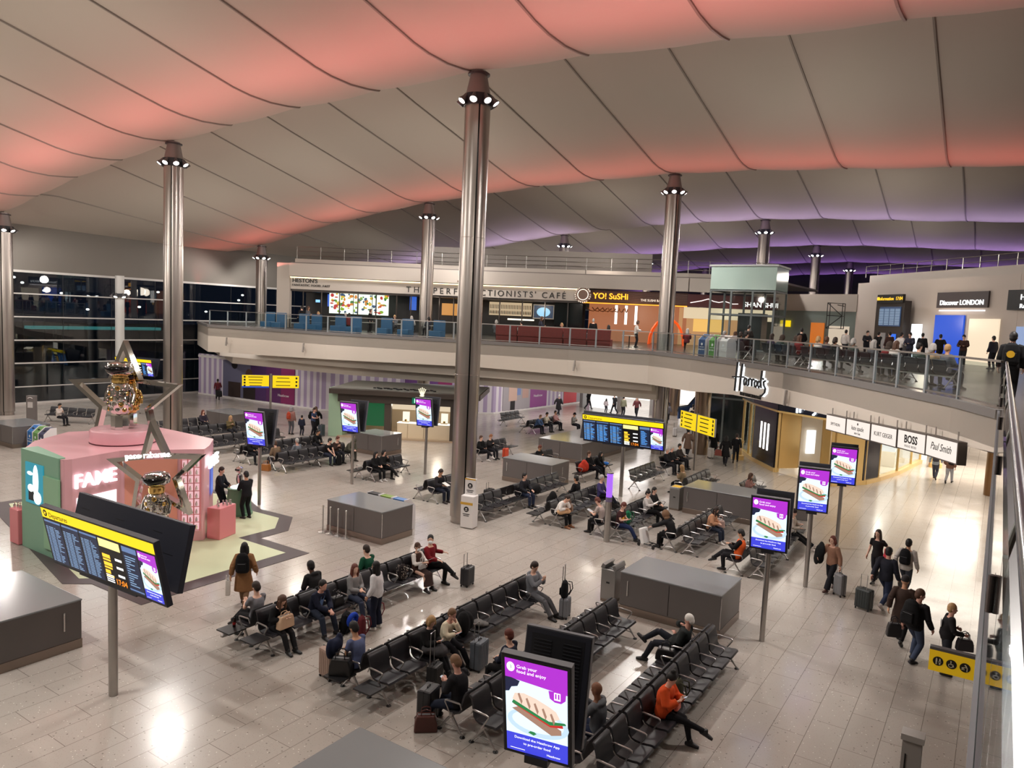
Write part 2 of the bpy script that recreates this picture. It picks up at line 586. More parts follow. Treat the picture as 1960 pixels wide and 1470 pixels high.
# ---- hoarding with lilac stripes under the deck
stripe = bpy.data.materials.new('lilac_striped_hoarding')
stripe.use_nodes = True
nt = stripe.node_tree
b = nt.nodes['Principled BSDF']; b.inputs['Roughness'].default_value = 0.5
tc = nt.nodes.new('ShaderNodeTexCoord'); sx = nt.nodes.new('ShaderNodeSeparateXYZ'); nt.links.new(tc.outputs['Object'], sx.inputs[0])
md = nt.nodes.new('ShaderNodeMath'); md.operation = 'FRACT'
mul = nt.nodes.new('ShaderNodeMath'); mul.operation = 'MULTIPLY'; mul.inputs[1].default_value = 1 / 0.66
nt.links.new(sx.outputs['X'], mul.inputs[0]); nt.links.new(mul.outputs[0], md.inputs[0])
lt = nt.nodes.new('ShaderNodeMath'); lt.operation = 'LESS_THAN'; lt.inputs[1].default_value = 0.5; nt.links.new(md.outputs[0], lt.inputs[0])
mx = nt.nodes.new('ShaderNodeMix'); mx.data_type = 'RGBA'
mx.inputs['A'].default_value = lin((222, 216, 224)) + (1,); mx.inputs['B'].default_value = lin((176, 160, 192)) + (1,)
nt.links.new(lt.outputs[0], mx.inputs['Factor']); nt.links.new(mx.outputs['Result'], b.inputs['Base Color'])
HOARD = [(-57.6, 38.6), (-43.2, 39.4), (-33.6, 48.7), (-32.7, 66.0)]
white_m = mat('white_paint', (226, 222, 220), 0.5)
HW = []
for k, (a, b2) in enumerate(zip(HOARD, HOARD[1:])):
    a, b2 = Vector((*a, 0)), Vector((*b2, 0))
    L = (b2 - a).length
    rz = math.atan2(b2.y - a.y, b2.x - a.x)
    o = structure(MB().box((L / 2, 0.08, 1.75), (L, 0.16, 3.5)).build('wall_hoarding_%d' % (k + 1), stripe, loc=a, rz=rz))
    MB().box((L / 2, -0.02, 0.06), (L, 0.06, 0.12)).build('hoarding_skirting', white_m, o)
    MB().box((L / 2, -0.02, 3.3), (L, 0.06, 0.2)).build('hoarding_top_rail', white_m, o)
    HW.append((a, rz, L))

# ================================================================== COLUMNS WITH LAMP RINGS
shaft_m = bpy.data.materials.new('column_stainless')
shaft_m.use_nodes = True
nt = shaft_m.node_tree
b = nt.nodes['Principled BSDF']
b.inputs['Metallic'].default_value = 1.0
b.inputs['Base Color'].default_value = lin((176, 168, 162)) + (1,)
tc = nt.nodes.new('ShaderNodeTexCoord'); mp = nt.nodes.new('ShaderNodeMapping'); mp.inputs['Scale'].default_value = (1.5, 1.5, 0.35)
n = nt.nodes.new('ShaderNodeTexNoise'); n.inputs['Scale'].default_value = 1.6; n.inputs['Detail'].default_value = 3
nt.links.new(tc.outputs['Object'], mp.inputs[0]); nt.links.new(mp.outputs[0], n.inputs['Vector'])
mr = nt.nodes.new('ShaderNodeMapRange'); mr.inputs['To Min'].default_value = 0.2; mr.inputs['To Max'].default_value = 0.42
nt.links.new(n.outputs['Fac'], mr.inputs[0]); nt.links.new(mr.outputs[0], b.inputs['Roughness'])
bp = nt.nodes.new('ShaderNodeBump'); bp.inputs['Strength'].default_value = 0.25; bp.inputs['Distance'].default_value = 0.03
nt.links.new(n.outputs['Fac'], bp.inputs['Height']); nt.links.new(bp.outputs['Normal'], b.inputs['Normal'])
cone_m = mat('column_cone_metal', (150, 140, 138), 0.45, metal=0.8)
slot_m = mat('column_slot_black', (10, 9, 9), 0.7)
ring_m = mat('lamp_ring_black', (26, 27, 34), 0.5)
can_m = mat('lamp_can_grey', (130, 128, 130), 0.4, metal=0.7)
lens_m = emis('flood_lens', (255, 252, 246), 14.0)
LENS = MB().lathe([(0.0, 0.012), (0.085, 0.006), (0.125, -0.012)], n=16).mesh('lens', lens_m)
CAN = MB().lathe([(0.05, 0.30), (0.075, 0.29), (0.085, 0.16), (0.14, 0.02), (0.15, -0.035), (0.128, -0.03), (0.12, 0.0)], n=16).mesh('spotlight', can_m, True)
def column(x, y, label):
    zr = ring_z(x)
    top = valley_z(x) - 0.08
    t = thing('steel_column', label, 'column', (x, y, 0), group='steel roof columns with rings of floodlights', kind='thing')
    R = 0.46
    n = 48
    # shaft with a real vertical slot towards (+X, -Y) and the opposite side
    for s, a0 in enumerate((-PI / 4, 3 * PI / 4)):
        w = 0.06
        prof = [(0.0, R)]
        MB().lathe([(R - 0.05, 0.0), (R - 0.05, 0.22), (R, 0.24), (R, 5.6), (R - 0.006, 5.61), (R, 5.62), (R, 10.6), (R - 0.006, 10.61), (R, 10.62), (R, zr)], n=n, a0=a0 + w, a1=a0 + PI - w).build('shaft', shaft_m, t, smooth=30)
    MB().lathe([(R - 0.07, 0.0), (R - 0.07, zr)], n=24).build('slot_lining', slot_m, t, smooth=True)
    MB().lathe([(R + 0.0, zr + 0.30), (0.30, top - 0.1), (0.30, top)], n=32).build('tapered_head', cone_m, t, smooth=30)
    MB().lathe([(0.26, top - 0.12), (0.4, top - 0.12), (0.4, top - 0.07), (0.26, top - 0.07)], n=24).build('top_flange', mat('flange_dark', (58, 48, 48), 0.5), t)
    rg = MB()
    rg.lathe([(R - 0.02, zr - 0.05), (R + 0.06, zr - 0.05), (R + 0.06, zr + 0.34), (R - 0.02, zr + 0.34)], n=32)
    rg.build('lamp_ring', ring_m, t, smooth=30)
    for k in range(8):
        a = PI / 8 + k * PI / 4
        c = link('floodlight', CAN, t, loc=(math.cos(a) * 0.66, math.sin(a) * 0.66, zr + 0.06))
        c.rotation_euler = (0, math.radians(-38), a)
        link('lens', LENS, c, loc=(0, 0, 0.0))
    return t
NM = {(0, 1): 'steel column at the far end of the front row near the dark window', (1, 1): 'steel column behind the pink perfume stand', (2, 1): 'tall steel column beside the white totem in the middle of the seats',
      (0, 2): 'steel column in front of the left end of the upper deck', (1, 2): 'steel column rising behind the green watch kiosk roof', (2, 2): 'steel column behind the departures board with the 17:04 clock, against the white fascia',
      (1, 3): 'steel column head above the café roof railing', (2, 3): 'steel column above the glass lift', (1, 4): 'distant column head between the lift and the café roof', (2, 4): 'distant steel column right of the glass lift', (1, 5): 'farthest column head left of the glass lift',
      (2, 5): 'farthest steel column behind the upper railing, violet roof above', (0, 3): 'steel column hidden beyond the café roof'}
for (i, r), lab in NM.items():
    if (i, r) == (0, 3):
        continue
    column(COLX[i] + (0.25 if (i, r) == (2, 1) else 0), 2.4 + 19.8 * r, lab)
pil = MB().lathe([(0.32, 0), (0.32, 9.6)], n=24).build('white_pillar', mat('pillar_white', (196, 194, 190), 0.4), smooth=30)
pil.location = (-56.6, 31.2, 0)
tag(pil, 'pale round pillar standing in front of the dark window wall', 'pillar', kind='thing')
MB().lathe([(0.33, 0), (0.5, 0.0), (0.5, 0.25), (0.33, 0.25)], n=24).build('lamp_ring', ring_m, pil, loc=(0, 0, 8.0))
for k in range(6):
    a = k * PI / 3
    c = link('floodlight', CAN, pil, loc=(math.cos(a) * 0.55, math.sin(a) * 0.55, 8.0)); c.rotation_euler = (0, math.radians(-30), a)
    link('lens', LENS, c)


# ================================================================== GREY SERVICE COUNTERS
lam_m = mat('counter_laminate', (98, 92, 90), 0.42, noise=0.05, nscale=2)
top_m = mat('counter_top', (128, 130, 132), 0.16, spec=0.6)
plinth_m = mat('counter_plinth', (140, 126, 116), 0.28, metal=0.75)
handle_m = mat('handle_chrome', (205, 203, 200), 0.25, metal=0.8)
black_m = mat('black_plastic', (18, 18, 20), 0.45)
def counter(x0, y0, x1, y1, label, h=1.12, handles=((0, 0.08),)):
    cx, cy = (x0 + x1) / 2, (y0 + y1) / 2
    w, d = x1 - x0, y1 - y0
    t = thing('service_counter', label, 'counter', (cx, cy, 0), group='grey service counters between the seat rows')
    MB().box((0, 0, (h + 0.2) / 2 - 0.01), (w, d, h - 0.24)).build('body', lam_m, t, bevel=0.01)
    MB().box((0, 0, 0.105), (w + 0.02, d + 0.02, 0.21)).build('plinth', plinth_m, t, bevel=0.005)
    MB().box((0, 0, h - 0.02), (w + 0.03, d + 0.03, 0.045)).build('top', top_m, t, bevel=0.018)
    jm = mat('joint_dark_grey', (50, 47, 46), 0.6)  # dark joint lines between the panels
    for k in range(1, 2 if w < 3.4 else 3):
        MB().box((-w / 2 + w * k / (2 if w < 3.4 else 3), -(d / 2 + 0.001), h / 2 + 0.08), (0.012, 0.004, h - 0.32)).build('panel_joint', jm, t)
    MB().box((0, -(d / 2 + 0.001), h / 2 + 0.08), (0.012, 0.004, h - 0.32)).build('panel_joint', jm, t)
    MB().box((w / 2, -d / 2, h / 2 + 0.08), (0.012, 0.012, h - 0.3)).build('corner_trim', handle_m, t)
    for side, f in handles:
        if side == 0:
            MB().box((-w / 2 + f * w, -d / 2 - 0.012, h * 0.62), (0.035, 0.02, 0.42)).build('handle', handle_m, t, bevel=0.006)
        else:
            MB().box((w / 2 + 0.012, -d / 2 + f * d, h * 0.62), (0.02, 0.035, 0.42)).build('handle', handle_m, t, bevel=0.006)
    return t
counter(-8.05, 18.05, -5.3, 19.7, 'grey counter with floodlight reflections on top, beside the white-haired man')
counter(-19.5, 6.6, -16.66, 8.3, 'grey counter behind the pole of the departures board with the pink stand', handles=((1, 0.78),))
counter(-8.1, 6.6, -5.2, 8.35, 'grey counter top below the nearest purple food screen')
counter(-19.4, 18.08, -16.78, 19.62, 'grey counter with four chrome barrier posts at its side', handles=())
counter(-19.45, 29.2, -16.75, 30.85, 'grey counter in front of a longer counter, right of the tall middle column', handles=((0, 0.09), (1, 0.6)))
counter(-21.3, 35.5, -18.55, 43.0, 'long grey counter left of the departures board with the 17:04 clock', handles=((0, 0.1),))
counter(-10.55, 29.5, -7.75, 31.2, 'grey counter with a yellow sticker corner beside the two women talking', handles=((0, 0.06),))
counter(-29.4, 29.3, -27.4, 30.9, 'grey counter with green reflections in front of the watch kiosk', handles=((1, 0.8),))
counter(-44.2, 17.4, -41.6, 19.2, 'grey counter beside the blue, green and dark recycling bins', handles=((0, 0.1),))
counter(-41.4, 28.3, -38.8, 30.1, 'grey counter below the yellow direction signs', handles=())
# stainless litter bins at the counter ends
bin_m = mat('bin_steel', (150, 148, 146), 0.35, metal=0.7)
def litter_bin(x, y, label, plate=None):
    t = thing('litter_bin', label, 'bin', (x, y, 0))
    MB().box((0, 0, 0.5), (0.44, 0.62, 0.86)).build('body', bin_m, t, bevel=0.015)
    MB().box((0, 0, 0.035), (0.42, 0.6, 0.07)).build('plinth', plinth_m, t)
    MB().box((0, -0.312, 0.56), (0.1, 0.01, 0.05)).build('lock', black_m, t, bevel=0.01)
    if plate:
        MB().box((0, 0, 0.955), (0.46, 0.64, 0.03)).build('lid', bin_m, t, bevel=0.01)
        MB().box((0, 0, 0.975), (0.36, 0.4, 0.006)).build('reflection', mat('yellow_reflection', (240, 190, 30), 0.4), t)  # yellow reflection on the lid, painted as a flat plate
    else:
        MB().box((-0.17, 0, 1.0), (0.1, 0.62, 0.14), ry=0.4).box((0.17, 0, 1.0), (0.1, 0.62, 0.14), ry=-0.4).build('hood', bin_m, t, bevel=0.01)
        MB().box((0, 0, 0.935), (0.26, 0.5, 0.01)).build('mouth', black_m, t)
    return t
litter_bin(-8.6, 18.75, 'open-topped steel litter bin at the end of the grey counter by the white-haired man')
litter_bin(-10.98, 29.9, 'steel litter bin with a yellow reflection painted on top beside the two talking women', True)

# recycling bins: slanted lids in colours
def recycling(x, y, z, rz, colour, label, grp, icons=True):
    t = thing('recycling_bin', label, 'recycling bin', (x, y, z), rz, grp)
    cm = mat('bin_paint_%d_%d_%d' % colour, colour, 0.45)
    w, d = 0.58, 0.62
    prof = [(-d / 2, 0.0), (d / 2, 0.0), (d / 2, 1.16), (0.02, 1.16), (-d / 2, 0.86)]
    MB().ext(prof, 'x', -w / 2, -w / 2 + 0.03).ext(prof, 'x', w / 2 - 0.03, w / 2).build('side_panel', mat('bin_white_side', (222, 218, 220), 0.5), t)
    MB().ext([(-d / 2 + 0.01, 0.02), (d / 2 - 0.01, 0.02), (d / 2 - 0.01, 1.14), (0.02, 1.14), (-d / 2 + 0.01, 0.85)], 'x', -w / 2 + 0.03, w / 2 - 0.03).build('body', cm, t)
    MB().ell((0, -0.13, 1.015), (0.13, 0.05, 0.012), rot=Euler((math.radians(42), 0, 0))).build('mouth', black_m, t)
    ic = MB()
    wm = mat('icon_white', (235, 235, 235), 0.5)
    ic.ell((0, -d / 2 - 0.0, 0.62), (0.07, 0.006, 0.07))
    ic.box((0, -d / 2, 0.47), (0.34, 0.006, 0.025))
    for k in range(4):
        ic.box((-0.18 + 0.12 * k, -d / 2, 0.34), (0.06, 0.006, 0.07))
    ic.build('icon', wm, t)
    return t
g = 'recycling bins beside the far grey counter'
for k, (c, n) in enumerate((((52, 116, 186), 'blue'), ((104, 150, 88), 'green'), ((62, 66, 92), 'dark slate'))):
    recycling(-41.25 + 0.6 * k, 18.35, 0, 0, c, '%s recycling bin beyond the pink perfume stand' % n, g)
g = 'recycling bins behind the counter with the barrier posts'
for k, (c, n) in enumerate((((34, 36, 40), 'black'), ((110, 140, 50), 'lime green'), ((60, 110, 170), 'blue'))):
    recycling(-18.75 + 0.62 * k, 19.98, 0, PI, c, '%s slanted bin lid behind the counter with barrier posts' % n, g)
# stanchions
for k, (x, y) in enumerate(((-19.31, 17.8), (-18.96, 17.82), (-18.6, 17.84), (-18.22, 17.85))):
    t = thing('barrier_post', ('first', 'second', 'third', 'last')[k] + ' chrome barrier post from the left along the grey counter', 'barrier post', (x, y, 0), group='chrome barrier posts by the counter')
    MB().lathe([(0.0, 0.0), (0.17, 0.0), (0.17, 0.015), (0.05, 0.05), (0.03, 0.06)], n=24).build('base', handle_m, t, smooth=30)
    MB().lathe([(0.026, 0.05), (0.026, 0.88), (0.036, 0.9), (0.036, 0.96), (0.0, 0.98)], n=16).build('pole', handle_m, t, smooth=30)

# ================================================================== INFORMATION SCREENS
bezel_m = mat('screen_bezel', (24, 25, 32), 0.4)
case_m = mat('screen_case_grey', (86, 86, 92), 0.5)
dark_m = mat('screen_back_navy', (36, 38, 50), 0.5)
E_PURP = emis('ad_purple', (164, 44, 190), 1.35)
E_BLUE = emis('ad_blue', (62, 66, 206), 1.3)
E_PALE = emis('ad_photo_pale', (206, 228, 240), 1.5)
E_WHITE = emis('screen_white', (255, 255, 255), 1.5)
E_BREAD = emis('ad_bread', (226, 202, 184), 1.3)
E_CRUST = emis('ad_crust', (176, 136, 116), 1.0)
E_RED = emis('ad_tomato', (204, 48, 44), 1.1)
E_GRN = emis('ad_leaf', (44, 130, 74), 1.1)
E_NAVY = emis('ad_dark_corner', (38, 44, 76), 0.8)
E_PLATE = emis('ad_plate', (186, 210, 226), 1.3)
AD = {}
def ad_screen(W, H):
    """mesh of the food advert, lying in XY with its lower left corner at the origin, facing +Z"""
    key = (round(W, 2), round(H, 2))
    if key in AD:
        return AD[key]
    mb = MB()
    def poly(pts, mi, z):
        mb.add([(p[0] * W, p[1] * H, z) for p in pts], [tuple(range(len(pts)))], mi)
    def disc(cx, cy, rx, ry, mi, z, n=24, a0=0, a1=2 * PI):
        poly([(cx + rx * math.cos(a0 + (a1 - a0) * k / n), cy + ry * math.sin(a0 + (a1 - a0) * k / n)) for k in range(n)], mi, z)
    poly([(0, 0), (1, 0), (1, .2), (0, .2)], 1, 0)
    poly([(0, .2), (1, .2), (1, .8), (0, .8)], 2, 0)
    poly([(0, .8), (1, .74), (1, 1), (0, 1)], 0, .0005)
    poly([(.7, .75), (.72, .67), (.8, .64), (.9, .64), (.97, .68), (.98, .76)], 0, .0006)
    poly([(0, .8), (0, .64), (.06, .65), (.1, .70), (.2, .72), (.24, .78), (.1, .8)], 9, .0008)
    disc(.52, .36, .5, .15, 8, .0007)
    disc(.52, .37, .42, .11, 2, .0009)
    # sandwich: slanted loaf with grill stripes, filling and lower slice
    poly([(.1, .47), (.74, .27), (.9, .30), (.9, .35), (.3, .53)], 5, .0011)
    poly([(.12, .52), (.72, .36), (.93, .38), (.92, .41), (.7, .40), (.2, .56)], 6, .0012)
    poly([(.1, .53), (.72, .38), (.98, .42), (.96, .44), (.7, .42), (.14, .58)], 7, .0013)
    poly([(.11, .57), (.15, .64), (.3, .66), (.5, .63), (.7, .58), (.82, .54), (.88, .47), (.74, .42), (.6, .44), (.3, .52)], 4, .0014)
    for k in range(5):
        x = .2 + .13 * k
        y = .64 - .035 * k
        poly([(x, y), (x + .03, y + .012), (x + .08, y - .07), (x + .06, y - .11), (x + .03, y - .06)], 5, .0016)
    poly([(.36, .24), (.45, .22), (.5, .245), (.46, .26), (.4, .262)], 7, .0016)
    disc(.095, .915, .065, .05, 3, .0016)
    poly([(.79, .665), (.89, .665), (.89, .745), (.79, .745)], 3, .0016)
    poly([(.805, .68), (.875, .68), (.875, .735), (.805, .735)], 0, .0018)
    poly([(.83, .68), (.85, .68), (.85, .735), (.83, .735)], 3, .002)
    poly([(.06, .028), (.3, .028), (.3, .034), (.06, .034)], 3, .0016)
    me = mb.mesh('screen', [E_PURP, E_BLUE, E_PALE, E_WHITE, E_BREAD, E_CRUST, E_RED, E_GRN, E_PLATE, E_NAVY])
    tx = []
    for body, sz, x, y, al in (('Grab your', .062, .19, .915, 'LEFT'), ('food and enjoy', .062, .19, .865, 'LEFT'), ('Download the Heathrow App', .048, .5, .145, 'CENTER'),
                               ('to pre-order food', .048, .5, .09, 'CENTER'), ('Heathrow', .042, .66, .03, 'LEFT')):
        m2 = text_mesh(body, sz * H * .78, 0.0005, al)
        m2.transform(Matrix.Translation((x * W, y * H, .0022)))
        m2.materials.clear(); m2.materials.append(E_WHITE)
        tx.append(m2)
    m3 = text_mesh('3', .05 * H, .0005, 'CENTER')
    m3.transform(Matrix.Translation((.095 * W, .898 * H, .0022)))
    m3.materials.clear(); m3.materials.append(emis('ad_teal', (40, 120, 130), .8))
    tx.append(m3)
    AD[key] = (me, tx)
    return AD[key]
POLE = MB().lathe([(0.065, 0.0), (0.065, 2.55)], n=24).mesh('pole', steel_m, True)
PW, PH = 0.8, 1.3
CASE = MB().box((0, 0.05, PH / 2), (PW + 0.1, 0.1, PH + 0.1)).mesh('case', case_m)
BEZ = MB().box((0, -0.006, PH / 2), (PW + 0.07, 0.012, PH + 0.07)).mesh('bezel', bezel_m)
LOU = MB().box((0, -0.004, PH / 2), (PW * .9, 0.006, PH * .96))
for c in (-0.2, 0.2):
    for k in range(26):
        LOU.box((c, -0.01, 0.1 + k * 0.044), (0.24, 0.014, 0.02), rx=0.5)
LOU = LOU.mesh('louvre', mat('louvre_dark', (24, 25, 32), 0.5))
BACKP = MB().box((0, -0.004, PH / 2), (PW + 0.07, 0.008, PH + 0.07)).mesh('back_panel', dark_m)
def info_screen(x, y, label, rz=math.radians(11), tilt=math.radians(10)):
    t = thing('information_screen', label, 'screen', (x, y, 0), rz, 'purple food screens on poles')
    link('pole', POLE, t)
    z0 = 2.42
    for side in (0, 1):
        h = link('panel' if side == 0 else 'rear_panel', CASE, t)
        h.location = (0, -.2 if side == 0 else .3, z0)
        h.rotation_euler = (tilt, 0, 0 if side == 0 else PI)
        link('bezel', BEZ, h)
        me, tx = ad_screen(PW, PH)
        M = face_matrix((-PW / 2, -0.0125, 0), (1, 0, 0), (0, 0, 1))
        o = link('screen', me, h); o.matrix_local = M
        for m2 in tx:
            o = link('lettering', m2, h); o.matrix_local = M
        b1 = link('back_panel', BACKP, h); b1.location = (0, 0.104, 0); b1.rotation_euler = (0, 0, PI)
        b2 = link('louvre', LOU, h); b2.location = (0, 0.108, 0.0); b2.rotation_euler = (0, 0, PI)
    MB().box((0, .05, z0 - 0.05), (0.3, .62, 0.1)).build('bracket', bezel_m, t)
    return t
info_screen(-4.4, 7.8, 'nearest purple food screen with its grey case, above the grey counter top')
info_screen(-4.4, 18.65, 'purple food screen on a pole behind the man in the orange vest', math.radians(6))
info_screen(-4.4, 23.55, 'middle one of three purple food screens along the walkway')
info_screen(-4.4, 28.6, 'purple food screen on a pole in front of the watch room entrance', math.radians(9))
info_screen(-23.9, 18.7, 'purple food screen left of the couple, behind the pink stand', math.radians(15))
info_screen(-23.9, 23.7, 'purple food screen in front of the green side of the watch kiosk')
info_screen(-22.9, 27.6, 'purple food screen below the crown emblem of the watch kiosk')

# ---- departures boards
E_YEL = emis('board_yellow', (250, 214, 10), 1.25)
E_CELL = emis('board_cell_blue', (36, 50, 84), 0.6)
E_ROW = emis('board_row_pale', (150, 186, 226), 0.85)
E_ROWB = emis('board_row_bright', (96, 170, 250), 1.2)
E_AMB = emis('board_amber', (255, 196, 50), 1.5)
E_CLOCK = emis('board_clock', (255, 140, 30), 1.6)
E_HEAD = emis('board_header_blue', (110, 140, 190), 0.9)
E_BLACK = emis('board_black', (10, 12, 22), 0.2)
black_ink = mat('sign_ink', (16, 16, 16), 0.5)
def departures(x, y, rz, label, bright, z0=2.3, width=3.9):
    t = thing('departures_board', label, 'departures board', (x, y, 0), rz, 'departures boards with 17:04 clocks')
    MB().lathe([(0.085, 0.0), (0.085, z0 + 0.1)], n=24).build('pole', steel_m, t, smooth=True)
    H = 1.3
    tilt = math.radians(12)
    W = width
    for side in (0, 1):
        s = -1 if side == 0 else 1
        p = MB().box((0, 0.06, H / 2), (W, 0.12, H)).build('panel' if side == 0 else 'rear_panel', dark_m, t, bevel=0.01)
        p.location = (0 if side == 0 else -0.4, -.12 if side == 0 else .46, z0)
        p.rotation_euler = (tilt, 0, 0 if side == 0 else PI)
        if side:
            v = MB()
            for k in range(3):
                v.box((-W / 3 + k * W / 3, 0.122, 0.65), (0.6, 0.004, 0.012)).box((-W / 3 + k * W / 3 + .3, 0.122, 1.0), (0.3, 0.004, 0.012))
            v.build('vent', bezel_m, p)
            continue
        M = face_matrix((-W / 2, -0.004, 0), (1, 0, 0), (0, 0, 1))
        mb = MB()
        def R(x0, y0, x1, y1, mi, zz=0.0):
            mb.quad((x0, y0, zz), (x1, y0, zz), (x1, y1, zz), (x0, y1, zz), mi)
        R(.03, .04, W - .03, H - .04, 5)
        R(.03, H - .24, W - .03, H - .03, 0, .001)
        rnd = random.Random(3)
        cw = (W * .5) / 3
        for c in range(3):
            x0 = .06 + c * cw
            R(x0, .07, x0 + cw - .05, H - .3, 1, .001)
            R(x0, H - .33, x0 + cw - .05, H - .29, 4, .0015)
            for k in range(22):
                yy = .1 + k * .036
                for (a, b2) in ((.02, .1), (.13, .3), (.34, .36 + .2 * rnd.random())):
                    R(x0 + a, yy, x0 + min(b2, cw - .07), yy + .018, 3 if bright and rnd.random() < .8 else 2, .002)
        xa = .06 + 3 * cw
        R(xa, .07, xa + .74, H - .28, 5, .001)
        R(xa, H - .46, xa + .7, H - .29, 6, .002)
        for k in range(3):
            R(xa + .04, .62 - .17 * k, xa + .2 + .12 * rnd.random(), .7 - .17 * k, 7, .002)
            R(xa + .46, .62 - .17 * k, xa + .68, .67 - .17 * k, 8, .002)
            R(xa + .04, .56 - .17 * k, xa + .3, .6 - .17 * k, 7, .002)
        for k in range(4):
            R(xa + .03, .1 + .045 * k, xa + .28, .125 + .045 * k, 8, .002)
        xb = xa + .78
        R(xb, .07, xb + .46, H - .28, 1, .001)
        R(xb, H - .4, xb + .46, H - .29, 4, .002)
        for k in range(13):
            R(xb + .05, .2 + k * .05, xb + .14 + .26 * rnd.random(), .222 + k * .05, 3 if bright else 2, .002)
        R(xb, .1, xb + .46, .13, 4, .002)
        o = mb.build('display', [E_YEL, E_CELL, E_ROW, E_ROWB if bright else E_ROW, E_HEAD, E_BLACK, emis('board_cream', (255, 236, 150), 1.4), E_AMB, E_WHITE], p)
        o.matrix_local = M
        me, tx = ad_screen(W - .06 - (xb + .5) , H - .34)
        o = link('screen', me, p); o.matrix_local = M @ Matrix.Translation((xb + .5, .06, .001))
        for m2 in tx:
            o = link('lettering', m2, p); o.matrix_local = M @ Matrix.Translation((xb + .5, .06, .001))
        for body, sz, px, py, m2 in (('Departures', .15, .3, H - .2, black_ink), ('17:04', .17, xa + .33, .1, E_CLOCK)):
            text(body, sz, M @ Matrix.Translation((px, py, .004)), m2, p, depth=.001)
        ic = MB().ell((.17, H - .135, .003), (.075, .075, .003)).build('icon', black_ink, p); ic.matrix_local = M
        pl = MB().box((0, 0, 0), (.1, .02, .004), rz=.4).box((0, 0, 0), (.02, .08, .004), rz=.4).build('plane_icon', E_YEL, p)
        pl.matrix_local = M @ Matrix.Translation((.17, H - .135, .006))
    MB().box((0, 0.18, z0 + 0.12), (W * 0.5, 0.6, 0.3)).build('bracket', dark_m, t)
    return t
departures(-14.1, 7.62, math.radians(1.5), 'large departures board with yellow header in front of the pink perfume stand', False)
departures(-13.75, 30.3, math.radians(1.5), 'bright blue departures board with yellow header in the middle of the hall', True)
departures(-53.0, 30.5, math.radians(8), 'far departures board half hidden behind the upper star', True)

# ---- yellow direction signs
yel_m = emis('sign_yellow', (250, 212, 8), 1.05)
def sign_panel(parent, W, H, x0, z0, lines, flip=False, y=-0.035, blue=False):
    MB().box((x0 + W / 2, y + 0.04, z0 + H / 2), (W, 0.09, H)).build('sign_box', mat('sign_side_grey', (130, 128, 126), 0.5), parent)
    f = MB().box((x0 + W / 2, y - 0.008, z0 + H / 2), (W - .02, 0.006, H - .02)).build('sign_face', yel_m, parent)
    k = MB()
    rnd = random.Random(int(x0 * 100) + lines)
    for i in range(lines):
        zz = z0 + H - (i + .7) * H / (lines + .4)
        a = x0 + W * (.2 if not flip else .1)
        k.box((a + W * .3, y - 0.013, zz), (W * (.4 + .2 * rnd.random()), 0.003, H * .055))
        k.box((x0 + (W * .1 if not flip else W * .9), y - 0.013, zz), (W * .07, 0.003, H * .15))
    k.build('sign_lettering', black_ink, parent)
    if blue:
        MB().box((x0 + W / 2, y - 0.012, z0 + H * .06), (W - .02, 0.004, H * .12)).build('sign_strip', emis('sign_blue', (40, 80, 190), .9), parent)
t = thing('direction_sign', 'pair of yellow direction signs on a pole in front of the purple wall poster', 'sign', (-38.4, 30.8, 0), math.radians(49))
MB().lathe([(0.07, 0), (0.07, 3.55)], n=20).build('pole', steel_m, t, smooth=True)
sign_panel(t, 1.62, .8, -1.72, 2.66, 4, blue=True); sign_panel(t, 1.62, .8, .1, 2.66, 3, True)
t = thing('direction_sign', 'pair of yellow direction signs on a pole right of the bright departures board', 'sign', (-13.3, 38.6, 0), math.radians(-41))
MB().lathe([(0.07, 0), (0.07, 3.1)], n=20).build('pole', steel_m, t, smooth=True)
sign_panel(t, 1.75, .95, -1.8, 2.1, 4); sign_panel(t, 1.75, .95, .06, 2.1, 4, True)
for (x, y, rz, lab, n) in ((-28.6, 46.6, 30, 'left one of two yellow signs hanging below the deck by the shirt poster', 4), (-25.6, 45.6, 22, 'right one of two yellow signs hanging below the deck in front of the red poster', 4)):
    t = thing('hanging_sign', lab, 'sign', (x, y, 0), math.radians(rz))
    sign_panel(t, 1.4, .85, -.7, 2.72, n, n == 4 and rz < 25)
    MB().tube([(-.45, 0, 3.55), (-.45, 0, 4.46)], .012).tube([(.45, 0, 3.55), (.45, 0, 4.46)], .012).build('hanger', steel_m, t)
t = thing('direction_sign', 'small yellow sign on a post beside the pale pillar near the dark window', 'sign', (-53.2, 29.3, 0), math.radians(40))
MB().lathe([(0.06, 0), (0.06, 3.5)], n=16).build('pole', steel_m, t, smooth=True)
sign_panel(t, 1.1, .9, .05, 2.6, 2)

